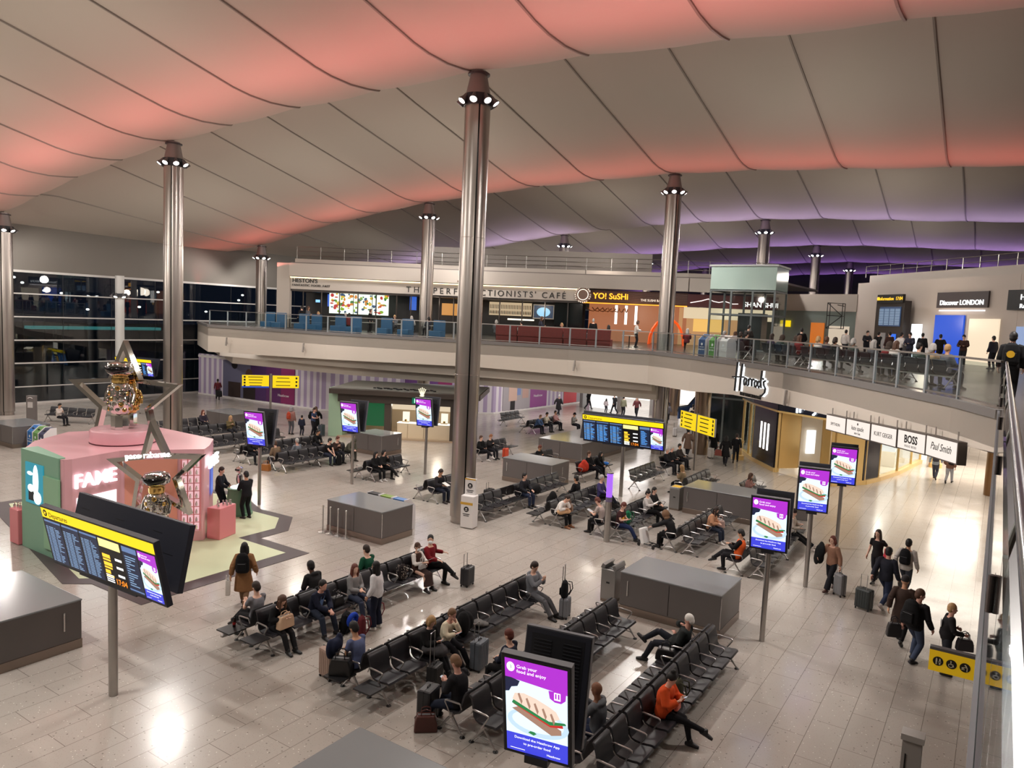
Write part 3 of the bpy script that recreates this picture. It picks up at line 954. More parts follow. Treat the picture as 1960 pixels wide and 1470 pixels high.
# toilet sign under the near deck edge
t = thing('toilet_sign', 'yellow toilet sign with three black round symbols hanging near the glass edge', 'sign', (0, 12.0, 0))
MB().box((-.08, .05, 3.2), (.84, .1, .34)).build('sign_box', mat('sign_grey', (92, 90, 94), .5), t)
MB().box((-.08, -.005, 3.18), (.84, .012, .30)).build('sign_face', mat('toilet_yellow', (236, 190, 24), .45, emit=(236, 190, 24), estr=.25), t)
MB().tube([(.15, .05, 3.36), (.15, .05, 5.4)], .012).tube([(.28, .05, 3.36), (.28, .05, 5.4)], .012).build('hanger', steel_m, t)
cream = mat('icon_cream', (240, 230, 200), .5)
for k, kind in enumerate(('pair', 'wheelchair', 'baby')):
    cx = -.385 + .165 * k
    cz = 3.185
    MB().lathe([(0, 0), (.066, 0), (.066, .004), (0, .004)], n=28).xf(Matrix.Translation((cx, -.013, cz)) @ Matrix.Rotation(PI / 2, 4, 'X')).build('symbol_disc', mat('icon_black', (30, 28, 16), .5), t)
    i = MB()
    yy = -.0205
    if kind == 'pair':
        for dx, sk in ((-.02, 0), (.022, 1)):
            i.ell((cx + dx, yy, cz + .036), (.008, .003, .009)).box((cx + dx, yy, cz + .008), (.02, .004, .036))
            i.box((cx + dx - .005, yy, cz - .026), (.007, .004, .04)).box((cx + dx + .005, yy, cz - .026), (.007, .004, .04))
            if sk:
                i.box((cx + dx, yy, cz - .006), (.032, .004, .018))
    elif kind == 'wheelchair':
        i.ell((cx - .008, yy, cz + .04), (.009, .003, .009)).box((cx - .008, yy, cz + .014), (.011, .004, .036)).box((cx + .008, yy, cz + .0), (.032, .004, .01)).box((cx + .024, yy, cz - .016), (.01, .004, .034), ry=-.3)
        i.tube([(cx - .008 + .026 * math.cos(a), yy, cz - .018 + .026 * math.sin(a)) for a in [2.2 + k2 * .35 for k2 in range(13)]], .004, n=6)
    else:
        i.ell((cx + .0, yy, cz + .036), (.009, .003, .009)).box((cx + .016, yy, cz + .016), (.014, .004, .05), ry=-.5).box((cx + .026, yy, cz - .024), (.012, .004, .05)).box((cx - .012, yy, cz + .002), (.045, .004, .008), ry=-.2).ell((cx - .026, yy, cz - .006), (.016, .003, .01)).box((cx - .022, yy, cz - .026), (.04, .004, .008))
    i.build('symbol', cream, t)

# ---- near edge of the viewing deck: shoe, glass, rail
t = thing('near_balustrade', 'glass balustrade with steel rail running away along the near deck edge', 'balustrade', (0, 0, 6.2))
MB().box((.03, 9.4, .0), (.02, 19.6, .1)).box((.066, 9.4, .0), (.02, 19.6, .1)).build('base_channel', mat('anodised_channel', (150, 150, 156), .35, metal=.5), t)
MB().box((.048, 9.4, -.02), (.016, 19.6, .06)).build('channel_gasket', black_m, t)
for k in range(8):
    MB().box((.048, .9 + k * 2.35, .56), (.012, 2.31, 1.06)).build('glass_pane', glass_m, t)
MB().tube([(.095, -.5, 1.1), (.095, 19.2, 1.1)], .026, n=12).build('handrail', mat('rail_dark_steel', (90, 88, 92), .2, metal=.9), t, smooth=True)
for k, yy in enumerate((2.75, 5.6, 8.4, 11.2, 14, 16.8)):
    c = MB()
    for dx in (0.034, 0.062):
        c.tube([(dx, yy, .74), (dx, yy, .86)], .011, n=12)
    c.build('glass_clamp', mat('clamp_steel', (120, 112, 112), .25, metal=.9), t, smooth=40)
    MB().tube([(.05, yy, .86), (.095, yy, 1.08)], .01, n=8).build('rail_bracket', steel_m, t)
gp = MB().box((0, 0, 1.95), (.17, .12, 3.9)).build('square_post', mat('post_grey', (152, 146, 142), .5))
gp.location = (-.4, 8.0, 0)
tag(gp, 'grey square post standing below the near glass edge', 'post', kind='thing')
MB().box((0, 0, 3.92), (.2, .16, .06)).build('post_cap', mat('post_cap_grey', (166, 160, 156), .5), gp)
MB().box((-.05, -.062, 1.9), (.012, .006, 3.7)).build('post_slot', slot_m, gp)


# ================================================================== BEAM SEATING
leather = mat('seat_black_leather', (40, 39, 43), 0.42, spec=0.45, noise=0.1, nscale=20)
alu_m = mat('cast_aluminium', (190, 186, 184), 0.3, metal=0.85)
foot_m = mat('foot_pad_black', (22, 20, 20), 0.5)
PITCH = 0.617
def strip(prof, y0, y1, th):
    """thin curved pad: centre-line profile in (x, z), offset to a thickness and extruded along y with rounded ends"""
    P = [Vector((a, 0, b)) for a, b in prof]
    up, dn = [], []
    for i, p in enumerate(P):
        t = (P[min(i + 1, len(P) - 1)] - P[max(i - 1, 0)]).normalized()
        n = Vector((-t.z, 0, t.x))
        h = th / 2 if 0 < i < len(P) - 1 else th / 3.2
        up.append(p + n * h); dn.append(p - n * h)
    ring = up + dn[::-1]
    mb = MB()
    n = len(ring)
    ys = [y0, y0 + .018, y1 - .018, y1]
    vs = []
    c = sum(ring, Vector()) / n
    for k, y in enumerate(ys):
        s = .955 if k in (0, 3) else 1.0
        for p in ring:
            q = c + (p - c) * s
            vs.append((q.x, y, q.z))
    fs = []
    for k in range(3):
        for i in range(n):
            fs.append((k * n + i, k * n + (i + 1) % n, (k + 1) * n + (i + 1) % n, (k + 1) * n + i))
    m = len(up)
    for i in range(m - 1):
        fs.append((i, i + 1, n - 2 - i, n - 1 - i))
        o = 3 * n
        fs.append((o + i, o + n - 1 - i, o + n - 2 - i, o + i + 1))
    return mb.add(vs, fs)
HW2 = .272
SEAT = strip([(.13, .455), (.2, .43), (.32, .42), (.45, .43), (.53, .445), (.575, .44), (.595, .415)], -HW2, HW2, .045).mesh('seat', leather, 50)
BACK = strip([(.15, .44), (.10, .50), (.085, .6), (.06, .72), (.03, .82), (.0, .875), (-.03, .885)], -HW2, HW2, .04).mesh('backrest', leather, 50)
TABLE = MB().box((.36, 0, .43), (.46, .46, .03)).mesh('end_table', mat('table_black', (34, 34, 36), .35))
ARM = MB().tube([(.05, 0, .56), (.09, 0, .655), (.12, 0, .66), (.40, 0, .645), (.435, 0, .63), (.44, 0, .60), (.30, 0, .38)], [.011, .016, .018, .018, .017, .014, .013], n=8).mesh('armrest', alu_m, True)
LEG = MB()
LEG.tube([(.31, 0, .36), (.24, 0, .26), (.14, 0, .13), (.05, 0, .02)], [.028, .024, .019, .016], n=8)
LEG.tube([(.31, 0, .36), (.40, 0, .26), (.50, 0, .13), (.59, 0, .02)], [.028, .024, .019, .016], n=8)
LEG.tube([(.12, 0, .13), (.31, 0, .16), (.52, 0, .13)], .012, n=6)
LEG.tube([(.31, 0, .36), (.31, 0, .42)], .03, n=8)
LEG = LEG.mesh('leg_frame', alu_m, True)
FOOT = MB().lathe([(0, 0), (.05, 0), (.05, .012), (.03, .03), (0, .034)], n=14).mesh('foot_pad', foot_m, True)
def bench(cx, y0, n, side, label, tables=(0, 0), skip_legs=(), z=0.0):
    """single-sided bench: seats face +X (side 1) or -X (side -1); y0 is the first seat centre"""
    t = thing('seating_bench', label, 'bench', (cx, y0, z), 0 if side > 0 else PI, 'rows of black airport seats')
    s = side
    yy = lambda k: k * PITCH * s
    a, b = -(.5 + tables[0] * .9) * PITCH, (n - .5 + tables[1] * .9) * PITCH
    MB().box((.31, s * (a + b) / 2, .375), (.07, b - a, .05)).build('beam', alu_m, t)
    for k in range(n):
        link('seat', SEAT, t, loc=(0, yy(k), 0))
        link('backrest', BACK, t, loc=(0, yy(k), 0))
    for k in range(n + 1):
        link('armrest', ARM, t, loc=(0, yy(k - .5), 0))
    if tables[0]:
        link('end_table', TABLE, t, loc=(0, yy(-.92), 0))
    if tables[1]:
        link('end_table', TABLE, t, loc=(0, yy(n - .08), 0))
    m = 3 if n > 6 else 2
    for k in range(m):
        y = (-.42 + (n - .16) * k / (m - 1)) * PITCH * s
        f = link('leg_frame', LEG, t, loc=(0, y, 0))
        link('foot_pad', FOOT, f, loc=(.05, 0, 0)); link('foot_pad', FOOT, f, loc=(.59, 0, 0))
    return t
def double(cx, y0, n, la, lb, ta=(0, 0), tb=(0, 0), gap=.055):
    if la:
        bench(cx + gap, y0, n, 1, la, ta)
    if lb:
        bench(cx - gap, y0, n, -1, lb, tb)
# nearest block of rows
double(-13.7, 10.9, 10, 'long black bench row with the man in the red jumper at its far end', 'black bench row with the young man in grey and the man in the green top', (1, 0), (1, 0))
double(-10.2, 10.9, 10, 'black bench row seating the two women with phones and the man in grey sportswear', 'black bench row behind the two phone women, man in blue shirt at its end', (1, 0), (1, 0))
double(-7.62, 10.9, 10, 'long empty black bench row between the nearest food screen and the grey counter', 'black bench row with the bearded man holding a phone beside the black suitcase')
double(-5.1, 10.9, 10, 'black bench row along the walkway with the woman in the orange jacket', 'black bench row with the white-haired man lounging at its far end')
# second block
double(-6.12, 23.45, 9, 'navy-looking bench row along the walkway behind the food screens', 'bench row with the man in the orange safety vest')
double(-8.65, 24.35, 7, 'bench row with the long-haired woman in the tan jacket', 'bench row with the person in the fur-hooded black coat', (0, 1))
double(-11.35, 24.25, 7, 'bench row with the boy in the colourful shirt and green backpack', 'bench row with the person hunched over a tablet')
double(-13.85, 24.3, 7, 'bench row with the person in white asleep over a tan coat', 'bench row with the dark-suited man seen from behind', (0, 0), (1, 0))
bench(-16.4, 23.0, 3, 1, 'short empty bench beside the white totem and the tall column', (0, 1))
bench(-16.4, 25.75, 6, 1, 'bench with the man in glasses and the black coat beside the grey counter', (1, 0))
bench(-16.46, 23.0, 8, -1, 'bench half hidden behind the tall column, facing the watch kiosk')
double(-19.5, 23.85, 4, 'short bench with the man reading a white paper', 'short bench next to the green glow on the floor', (0, 0), (0, 0))
double(-24.07, 24.95, 4, 'short bench with the two women in black beside the food screen pole', 'short empty bench back to back with the two women in black', (0, 0), (1, 0))
double(-28.3, 23.4, 7, 'bench with the couple sharing a phone', 'bench with the person in the tan jacket seen from behind')
double(-30.95, 23.4, 8, 'bench row with the bald man in black near the food screen', 'bench row facing the pink stand, behind the bald man')
double(-34.2, 23.4, 8, 'dark bench row right of the column behind the pink stand', 'dark bench row behind the pink stand, facing the window wall')
double(-37.6, 23.6, 8, 'dark bench row with the person in the gold patterned top', 'dark bench row with the person in the striped jumper')
bench(-40.4, 24.2, 6, 1, 'dark bench row beside the counter under the direction signs')
t = bench(-49.6, 23.2, 5, 1, 'bench with the seated person in white beyond the recycling bins'); t.rotation_euler = (0, 0, -1.1)
bench(-43.0, 11.2, 7, 1, 'dark bench row left of the green end of the perfume stand')
bench(-45.6, 12.4, 6, -1, 'second dark bench row left of the perfume stand')
# third block
double(-16.95, 32.0, 5, 'bench with the sleeping people and blue pad left of the bright departures board', None, (1, 0))
double(-14.2, 32.2, 5, 'empty bench right under the bright departures board', None)
double(-11.45, 32.4, 5, 'empty five-seat bench below the yellow direction sign', 'bench with the blonde woman seen from behind')
double(-9.3, 33.2, 4, 'bench with the brown-haired woman near the watch room', None)
double(-14.5, 36.6, 5, 'bench with the three men in suits', None, (1, 1))
double(-19.7, 32.0, 4, 'bench behind the grey counters with one dark-haired person', None)
double(-23.4, 32.4, 5, 'bench right of the tall column with the man in black and the orange suitcase', None, (0, 1))
double(-29.8, 44.3, 4, 'empty four-seat bench by the lilac hoarding and shirt poster', None, (1, 0))
double(-26.3, 42.6, 6, 'far bench row with people in front of the posters', 'far bench row facing the shirt poster')
double(-21.6, 44.5, 3, 'far short bench near the black portal', None)
bench(-49.5, 26.6, 4, -1, 'far bench near the dark window wall')


# ================================================================== PEOPLE
SKIN = {'light': (222, 178, 156), 'tan': (196, 148, 118), 'brown': (126, 84, 62), 'dark': (82, 54, 42), 'rosy': (216, 164, 146)}
HAIRC = {'black': (22, 18, 17), 'dbrown': (46, 32, 26), 'brown': (84, 56, 40), 'auburn': (98, 46, 34), 'blond': (176, 140, 96), 'grey': (176, 172, 168), 'white': (222, 218, 212), 'ginger': (148, 96, 60), 'lbrown': (124, 92, 66)}
def skin_m(k):
    return mat('skin_' + k, SKIN[k], .55, spec=.35)
def hair_m(k):
    return mat('hair_' + k, HAIRC[k], .6, noise=.25, nscale=60)
def remesh(mb, name, voxel, it=1):
    me = mb.mesh(name, [])
    o = bpy.data.objects.new(name, me)
    COL.objects.link(o)
    r = o.modifiers.new('r', 'REMESH')
    r.mode = 'VOXEL'
    r.voxel_size = voxel
    r.use_smooth_shade = True
    if it:
        sm = o.modifiers.new('s', 'SMOOTH')
        sm.factor = .5
        sm.iterations = it
    out = bpy.data.meshes.new_from_object(o.evaluated_get(bpy.context.evaluated_depsgraph_get()))
    out.name = name
    bpy.data.objects.remove(o)
    bpy.data.meshes.remove(me)
    return out
def ik(a, b, l1, l2, pole):
    d = b - a
    L = min(max(d.length, abs(l1 - l2) + .01), (l1 + l2) * .998)
    dn = d.normalized()
    b2 = a + dn * L
    x = (l1 * l1 - l2 * l2 + L * L) / (2 * L)
    h = math.sqrt(max(0, l1 * l1 - x * x))
    p = (pole - dn * pole.dot(dn))
    p = p.normalized() if p.length > 1e-5 else Vector((0, 0, 1))
    return a + dn * x + p * h, b2
def loft(mb, rings, n=18, mi=0):
    """rings: (centre, axis a, half width, axis b, half depth)"""
    vs = []
    for c, a, ra, b, rb in rings:
        for j in range(n):
            t = 2 * PI * j / n
            vs.append(c + a * (ra * math.cos(t)) + b * (rb * math.sin(t)))
    fs = [(i * n + j, i * n + (j + 1) % n, (i + 1) * n + (j + 1) % n, (i + 1) * n + j) for i in range(len(rings) - 1) for j in range(n)]
    fs += [tuple(range(n - 1, -1, -1)), tuple((len(rings) - 1) * n + j for j in range(n))]
    return mb.add(vs, fs, mi)
Y1 = Vector((0, 1, 0))
def solve(P):
    """joint positions from a pose dictionary; the figure faces +X with its left hand towards +Y"""
    s = P.get('h', 1.70) / 1.72
    w = .92 if P.get('f') else 1.0
    J = {'s': s, 'w': w}
    hip = Vector((P.get('hx', .27), P.get('hy', 0), P.get('hz', .545)))
    le, sl, tw = P.get('lean', 0), P.get('side', 0), P.get('twist', 0)
    u = Vector((math.sin(le), math.sin(sl), math.cos(le))).normalized()
    ya = Vector((-math.sin(tw), math.cos(tw), -math.sin(sl))).normalized()
    f = ya.cross(u).normalized()
    u2 = Vector((math.sin(le + P.get('curl', .12)), math.sin(sl), math.cos(le + P.get('curl', .12)))).normalized()
    J['hip'], J['u'], J['f'], J['ya'], J['u2'] = hip, u, f, ya, u2
    J['chest'] = hip + u * .30 * s
    J['neck'] = J['chest'] + u2 * .22 * s
    nod = P.get('nod', 0)
    yaw = P.get('yaw', 0)
    hr = Matrix.Rotation(yaw, 3, 'Z') @ Matrix.Rotation(nod, 3, 'Y') @ Matrix.Rotation(P.get('tilt', 0), 3, 'X')
    nd = (u2 * .6 + Vector((0, 0, 1)) * .4 + Vector((math.cos(yaw), math.sin(yaw), 0)) * .35 * nod).normalized()
    J['hr'] = hr
    J['head'] = J['neck'] + nd * .172 * s
    J['nd'] = nd
    for k, sg in (('L', 1), ('R', -1)):
        sh = J['chest'] + u2 * .165 * s + ya * sg * .178 * s * w
        hand = P.get('hand' + k, (.48, sg * .1, .68))
        hand = Vector(hand)
        el, wr = ik(sh, hand, .285 * s, .255 * s, Vector(P.get('elb' + k, (-.3, sg * .7, -.8))))
        J['sh' + k], J['el' + k], J['wr' + k] = sh, el, wr
        hp = hip + ya * sg * .09 * s - u * .02
        ft = Vector(P.get('foot' + k, (.62, sg * .1, .09)))
        kn, an = ik(hp, ft, .43 * s, .41 * s, Vector(P.get('knee' + k, (.7, sg * .12, .9))))
        J['hp' + k], J['kn' + k], J['an' + k] = hp, kn, an
        toe = Vector(P.get('toe' + k, (1, sg * .15, -.05)))
        J['toe' + k] = toe.normalized()
    return J
def torso_rings(J, t=0.0, low=-.09, high=.52, belly=0.0):
    s, w = J['s'], J['w']
    prof = [(-.09, .15, .105), (-.03, .168, .122), (.05, .162, .118 + belly), (.16, .145 * (.95 if w < 1 else 1), .108 + belly), (.27, .155, .115 + belly * .5), (.36, .168 * w, .118), (.43, .165 * w, .1), (.475, .125 * w, .078), (.505, .07, .062), (.54, .055, .055)]
    R = []
    for z, a, b in prof:
        if z < low - 1e-4 or z > high + 1e-4:
            continue
        if z <= .30:
            c = J['hip'] + J['u'] * z * s
        else:
            c = J['chest'] + J['u2'] * (z - .30) * s
        R.append((c, J['ya'], a * s + t, J['f'], b * s + t))
    return R
def body_mesh(P, J, voxel, hands):
    s = J['s']
    mb = MB()
    loft(mb, torso_rings(J))
    hd = J['head']
    mb.tube([J['neck'] - J['u2'] * .05, hd - J['nd'] * .02], [.062 * s, .056 * s], n=12)
    H = J['hr']
    e = H.to_euler()
    def hp(x, y, z):
        return hd + H @ Vector((x * s, y * s, z * s))
    sb = s
    s = s * 1.09
    mb.ell(hp(-.008, 0, .02), (.092 * s, .074 * s, .098 * s), 16, 12, rot=e)
    mb.ell(hp(.022, 0, -.045), (.062 * s, .056 * s, .068 * s), 14, 10, rot=e)
    mb.ell(hp(.086, 0, -.02), (.018 * s, .014 * s, .022 * s), 8, 6, rot=e)
    mb.ell(hp(.078, 0, -.062), (.012 * s, .022 * s, .011 * s), 8, 6, rot=e)
    for sg in (1, -1):
        mb.ell(hp(-.01, sg * .075, -.012), (.017 * s, .012 * s, .03 * s), 8, 6, rot=e)
    s = sb
    for k, sg in (('L', 1), ('R', -1)):
        sh, el, wr = J['sh' + k], J['el' + k], J['wr' + k]
        mb.tube([sh + J['ya'] * -sg * .04 * s, sh, (sh + el) / 2, el], [.05 * s, .052 * s, .045 * s, .038 * s], n=12)
        mb.tube([el, (el * 2 + wr) / 3, wr], [.039 * s, .038 * s, .026 * s], n=12)
        d = (wr - el).normalized()
        pole = Vector(P.get('palm' + k, (0, 0, -1)))
        nrm = (pole - d * pole.dot(d)).normalized() if (pole - d * pole.dot(d)).length > .1 else d.orthogonal().normalized()
        lat = d.cross(nrm).normalized()
        c = wr + d * .05 * s
        rot = Matrix((d, lat, nrm)).transposed().to_euler()
        mb.ell(c, (.05 * s, .04 * s, .017 * s), 12, 8, rot=rot)
        if hands:
            curl = P.get('curl' + k, .5)
            for q in range(4):
                o = c + d * .04 * s + lat * (.033 - .022 * q) * s
                ln = (.036, .042, .04, .032)[q] * s
                fan = lat * (.30 - .20 * q)
                d1 = (d * math.cos(curl) + nrm * math.sin(curl) + fan * .5).normalized()
                d2 = (d * math.cos(curl * 2.1) + nrm * math.sin(curl * 2.1) + fan * .4).normalized()
                mb.tube([o - d * .01, o + d1 * ln, o + d1 * ln + d2 * ln * .9], [.0105 * s, .0095 * s, .0075 * s], n=7)
            ts = lat * (1 if k == 'R' else -1) if P.get('thumb' + k) is None else Vector(P['thumb' + k])
            o = wr + d * .03 * s + ts * .03 * s
            mb.tube([o, o + (d * .5 + ts * .8 + nrm * .3).normalized() * .035 * s, o + (d * .9 + ts * .9 + nrm * .6).normalized() * .06 * s], [.013 * s, .011 * s, .008 * s], n=7)
        hpt, kn, an = J['hp' + k], J['kn' + k], J['an' + k]
        mb.tube([hpt, hpt * .6 + kn * .4, kn], [.085 * s, .078 * s, .056 * s], n=12)
        mb.tube([kn, kn * .65 + an * .35, an], [.054 * s, .055 * s, .037 * s], n=12)
        t = J['toe' + k]
        mb.tube([an - t * .01, an + t * .04 * s + Vector((0, 0, -.05)), an + t * .11 * s + Vector((0, 0, -.058))], [.034 * s, .026 * s, .02 * s], n=10)
    return remesh(mb, 'person', voxel)
def top_mesh(P, J, voxel, style):
    s = J['s']
    mb = MB()
    t = {'tee': .012, 'shirt': .016, 'jumper': .022, 'jacket': .028, 'coat': .032, 'vest': .03, 'puffer': .042}[style]
    lo = -.09
    loft(mb, torso_rings(J, t, lo, .475 if style in ('tee', 'shirt', 'jumper') else .505, P.get('belly', 0)))
    for k, sg in (('L', 1), ('R', -1)):
        sh, el, wr = J['sh' + k], J['el' + k], J['wr' + k]
        if style == 'vest':
            continue
        mb.tube([sh - J['ya'] * sg * .05 * s, sh, (sh + el) / 2, el if style != 'tee' else sh * .35 + el * .65], [(.052) * s + t, .054 * s + t, .047 * s + t, .043 * s + t], n=12)
        if style != 'tee':
            mb.tube([el, (el + wr) / 2, wr * .93 + el * .07], [.043 * s + t, .04 * s + t, .034 * s + t * .9], n=12)
    if style in ('coat', 'long'):
        kl, kr = J['knL'], J['knR']
        L = P.get('coat', .8)
        if (kl.z + kr.z) / 2 < J['hip'].z - .25:
            c0 = J['hip'] - J['u'] * .05
            dn = Vector((0, 0, -1))
            rg = [(c0, J['ya'], .18 * s + t, J['f'], .13 * s + t)]
            for q in range(1, 5):
                mid = (kl + kr) / 2
                f = q / 4 * L
                c = c0 + (Vector((mid.x, mid.y, kl.z * .5 + kr.z * .5)) - c0) * f * 1.15
                rg.append((c, J['ya'], (.18 + .012 * q) * s + t, J['f'], (.13 + .02 * q) * s + t))
            loft(mb, rg)
        else:
            for k in 'LR':
                mb.tube([J['hp' + k], J['hp' + k] * .4 + J['kn' + k] * .6], [.105 * s + t, .08 * s + t], n=12)
    if P.get('hooddown'):
        mb.ell(J['neck'] - J['f'] * .085 * s - J['u2'] * .02 * s, (.07 * s, .12 * s, .06 * s), 12, 8)
    return remesh(mb, 'jacket', voxel, 2)
def legs_mesh(P, J, voxel, style):
    s = J['s']
    mb = MB()
    t = .016 if style != 'leggings' else .007
    loft(mb, torso_rings(J, .008, -.09, .05))
    if style == 'skirt':
        kl, kr = J['knL'], J['knR']
        c0 = J['hip']
        mid = (kl + kr) / 2
        al, ar = J['anL'], J['anR']
        ank = (al + ar) / 2
        dv = (mid - c0).normalized()
        up = dv.cross(J['ya']).normalized()
        loft(mb, [(c0, J['ya'], .17 * s, up, .11 * s), (c0 * .4 + mid * .6, J['ya'], .18 * s, up, .1 * s), (mid + dv * .05, J['ya'], .19 * s, up, .09 * s)])
        loft(mb, [(mid + Vector((0, 0, .02)), J['ya'], .19 * s, J['f'], .09 * s), (mid * .5 + ank * .5, J['ya'], .19 * s, J['f'], .1 * s), (mid * .2 + ank * .8, J['ya'], .2 * s, J['f'], .11 * s)])
    else:
        for k in 'LR':
            hpt, kn, an = J['hp' + k], J['kn' + k], J['an' + k]
            e = an * (.97 if style != 'short' else .75) + kn * (.03 if style != 'short' else .25)
            mb.tube([hpt, hpt * .6 + kn * .4, kn], [.088 * s + t, .08 * s + t, .058 * s + t], n=12)
            fl = .034 if style == 'wide' else .0
            mb.tube([kn, kn * .6 + an * .4, e], [.056 * s + t, .054 * s + t + fl * .5, .042 * s + t + fl], n=12)
    return remesh(mb, 'trousers', voxel, 2)
def shoe_mesh(J, k, voxel):
    s = J['s']
    an, t = J['an' + k], J['toe' + k]
    up = Vector((0, 0, 1)) - t * t.z
    up.normalize()
    lat = up.cross(t)
    c = an - up * .045 * s
    mb = MB()
    loft(mb, [(c - t * .085 * s, lat, .03 * s, up, .03 * s), (c - t * .06 * s, lat, .042 * s, up, .043 * s), (c + t * .04 * s + up * .006, lat, .044 * s, up, .05 * s), (c + t * .13 * s - up * .006, lat, .05 * s, up, .038 * s), (c + t * .19 * s - up * .012, lat, .034 * s, up, .028 * s)], 12)
    mb.tube([an + up * .05 * s, an + t * .03], [.046 * s, .044 * s], n=12)
    mb.tube([an + up * .03 * s, c], [.042 * s, .042 * s], n=12)
    return remesh(mb, 'shoe', voxel, 1)
def hair_mesh(P, J, voxel, style):
    s = J['s'] * 1.09
    hd, H = J['head'], J['hr']
    e = H.to_euler()
    mb = MB()
    def hp(x, y, z):
        return hd + H @ Vector((x * s, y * s, z * s))
    if style == 'hood':
        mb.ell(hp(-.02, 0, .02), (.125 * s, .115 * s, .14 * s), 16, 12, rot=e)
        mb.ell(hp(-.05, 0, -.1), (.09 * s, .12 * s, .08 * s), 14, 10, rot=e)
    elif style == 'beanie':
        mb.ell(hp(-.015, 0, .055), (.1 * s, .088 * s, .095 * s), 16, 12, rot=e)
    elif style == 'scarf':
        mb.ell(hp(-.02, 0, .025), (.108 * s, .098 * s, .112 * s), 16, 12, rot=e)
        mb.tube([hp(-.03, 0, -.05), hp(-.06, 0, -.18), hp(-.1, 0, -.32)], [.1 * s, .1 * s, .09 * s], n=14)
    else:
        mb.ell(hp(-.02, 0, .036), (.096 * s, .083 * s, .1 * s), 16, 12, rot=e)
        mb.ell(hp(-.045, 0, -.01), (.066 * s, .079 * s, .085 * s), 14, 10, rot=e)
    if style == 'cap':
        mb.box(hp(.1, 0, .065), (.09 * s, .13 * s, .014 * s), rz=0)
    if style in ('long', 'bob', 'pony'):
        dn = Vector((0, 0, -1))
        L = {'long': .30, 'bob': .13, 'pony': .26}[style] * s
        b = hp(-.055, 0, -.02)
        wv = .082 if style != 'pony' else .03
        back = (H @ Vector((-1, 0, 0)))
        p1 = b + dn * L * .5 + back * .02
        p2 = b + dn * L + back * .0
        lat = H @ Vector((0, 1, 0))
        fw = H @ Vector((1, 0, 0))
        loft(mb, [(b + Vector((0, 0, .04)), lat, wv * s, fw, .05 * s), (p1, lat, (wv + .012) * s, fw, .048 * s), (p2, lat, wv * .75 * s, fw, .03 * s)], 14)
        if style != 'pony':
            for sg in (1, -1):
                q = hp(.005, sg * .07, .02)
                mb.tube([q, q + dn * L * .45 + lat * sg * .012, q + dn * L * .8], [.03 * s, .032 * s, .018 * s], n=8)
    if style == 'bun':
        mb.ell(hp(-.06, 0, .135), (.05 * s, .05 * s, .045 * s), 12, 8)
    return remesh(mb, 'hair', voxel, 1)
EYE = MB().ell((0, 0, 0), (.009, .011, .007), 8, 6).mesh('eye', mat('eye_dark', (28, 22, 20), .25), True)
CACHE = {}
def person(label, loc, rz, P, skin='light', hair=('short', 'dbrown'), top=('jumper', (60, 60, 66)), legs=('trousers', (30, 32, 40)), shoes=(24, 22, 22), q=1, group=None, key=None, eyes=None):
    """q: 0 fine, 1 middle distance, 2 far"""
    vox = (.0095, .0165, .026)[q]
    vc = (.014, .02, .03)[q]
    def cached(part, fn):
        if key is None:
            return fn()
        k = (key, part)
        if k not in CACHE:
            CACHE[k] = fn()
        return CACHE[k]
    J = solve(P)
    def mk(name, me, m, parent=None):
        o = bpy.data.objects.new(name, me)
        COL.objects.link(o)
        if not me.materials:
            me.materials.append(m)
        o.material_slots[0].link = 'OBJECT'
        o.material_slots[0].material = m
        o.parent = parent
        return o
    b = mk('person', cached('body', lambda: body_mesh(P, J, vox, q < 2)), skin_m(skin))
    b.location = loc if len(loc) == 3 else (loc[0], loc[1], 0)
    b.rotation_euler = (0, 0, rz)
    tag(b, label, 'person', group)
    nm = {'tee': 't_shirt', 'shirt': 'shirt', 'jumper': 'jumper', 'jacket': 'jacket', 'coat': 'coat', 'vest': 'vest', 'puffer': 'jacket'}[top[0]]
    mk(nm, cached('top' + top[0], lambda: top_mesh(P, J, vc, top[0])), cloth(top[1]), b)
    if len(top) > 2:
        P2 = top[2]
        mk('vest', cached('vest', lambda: top_mesh(P, J, vc, 'vest')), cloth(P2), b)
    mk('skirt' if legs[0] == 'skirt' else 'trousers', cached('legs' + legs[0], lambda: legs_mesh(P, J, vc, legs[0])), cloth(legs[1]), b)
    for k in 'LR':
        mk('shoe', cached('shoe' + k, lambda: shoe_mesh(J, k, (.0085, .013, .02)[q])), mat('shoe_%d_%d_%d' % shoes, shoes, .5), b)
    if hair[0] != 'bald':
        hm = hair_m(hair[1]) if hair[1] in HAIRC else cloth(hair[1])
        mk('hat' if hair[0] in ('cap', 'beanie') else 'hood' if hair[0] == 'hood' else 'headscarf' if hair[0] == 'scarf' else 'hair', cached('hair' + hair[0], lambda: hair_mesh(P, J, (.009, .014, .02)[q], hair[0])), hm, b)
    if q == 0:
        for sg in (1, -1):
            o = link('eye', EYE, b)
            o.matrix_local = Matrix.Translation(J['head'] + J['hr'] @ Vector((.079, sg * .03, .004)) * J['s'] * 1.09) @ J['hr'].to_4x4()
    if P.get('mask'):
        mm = MB().ell((.072, 0, -.05), (.042, .055, .05), 14, 10)
        o = mm.build('face_mask', mat('mask_white', (236, 236, 236), .7), b, smooth=True)
        o.matrix_local = Matrix.Translation(J['head']) @ J['hr'].to_4x4() @ Matrix.Scale(J['s'] * 1.09, 4)
    b['_j'] = 0
    del b['_j']
    return b, J
def at_local(b, v):
    return Matrix.Translation(b.location) @ b.rotation_euler.to_matrix().to_4x4() @ Vector(v)

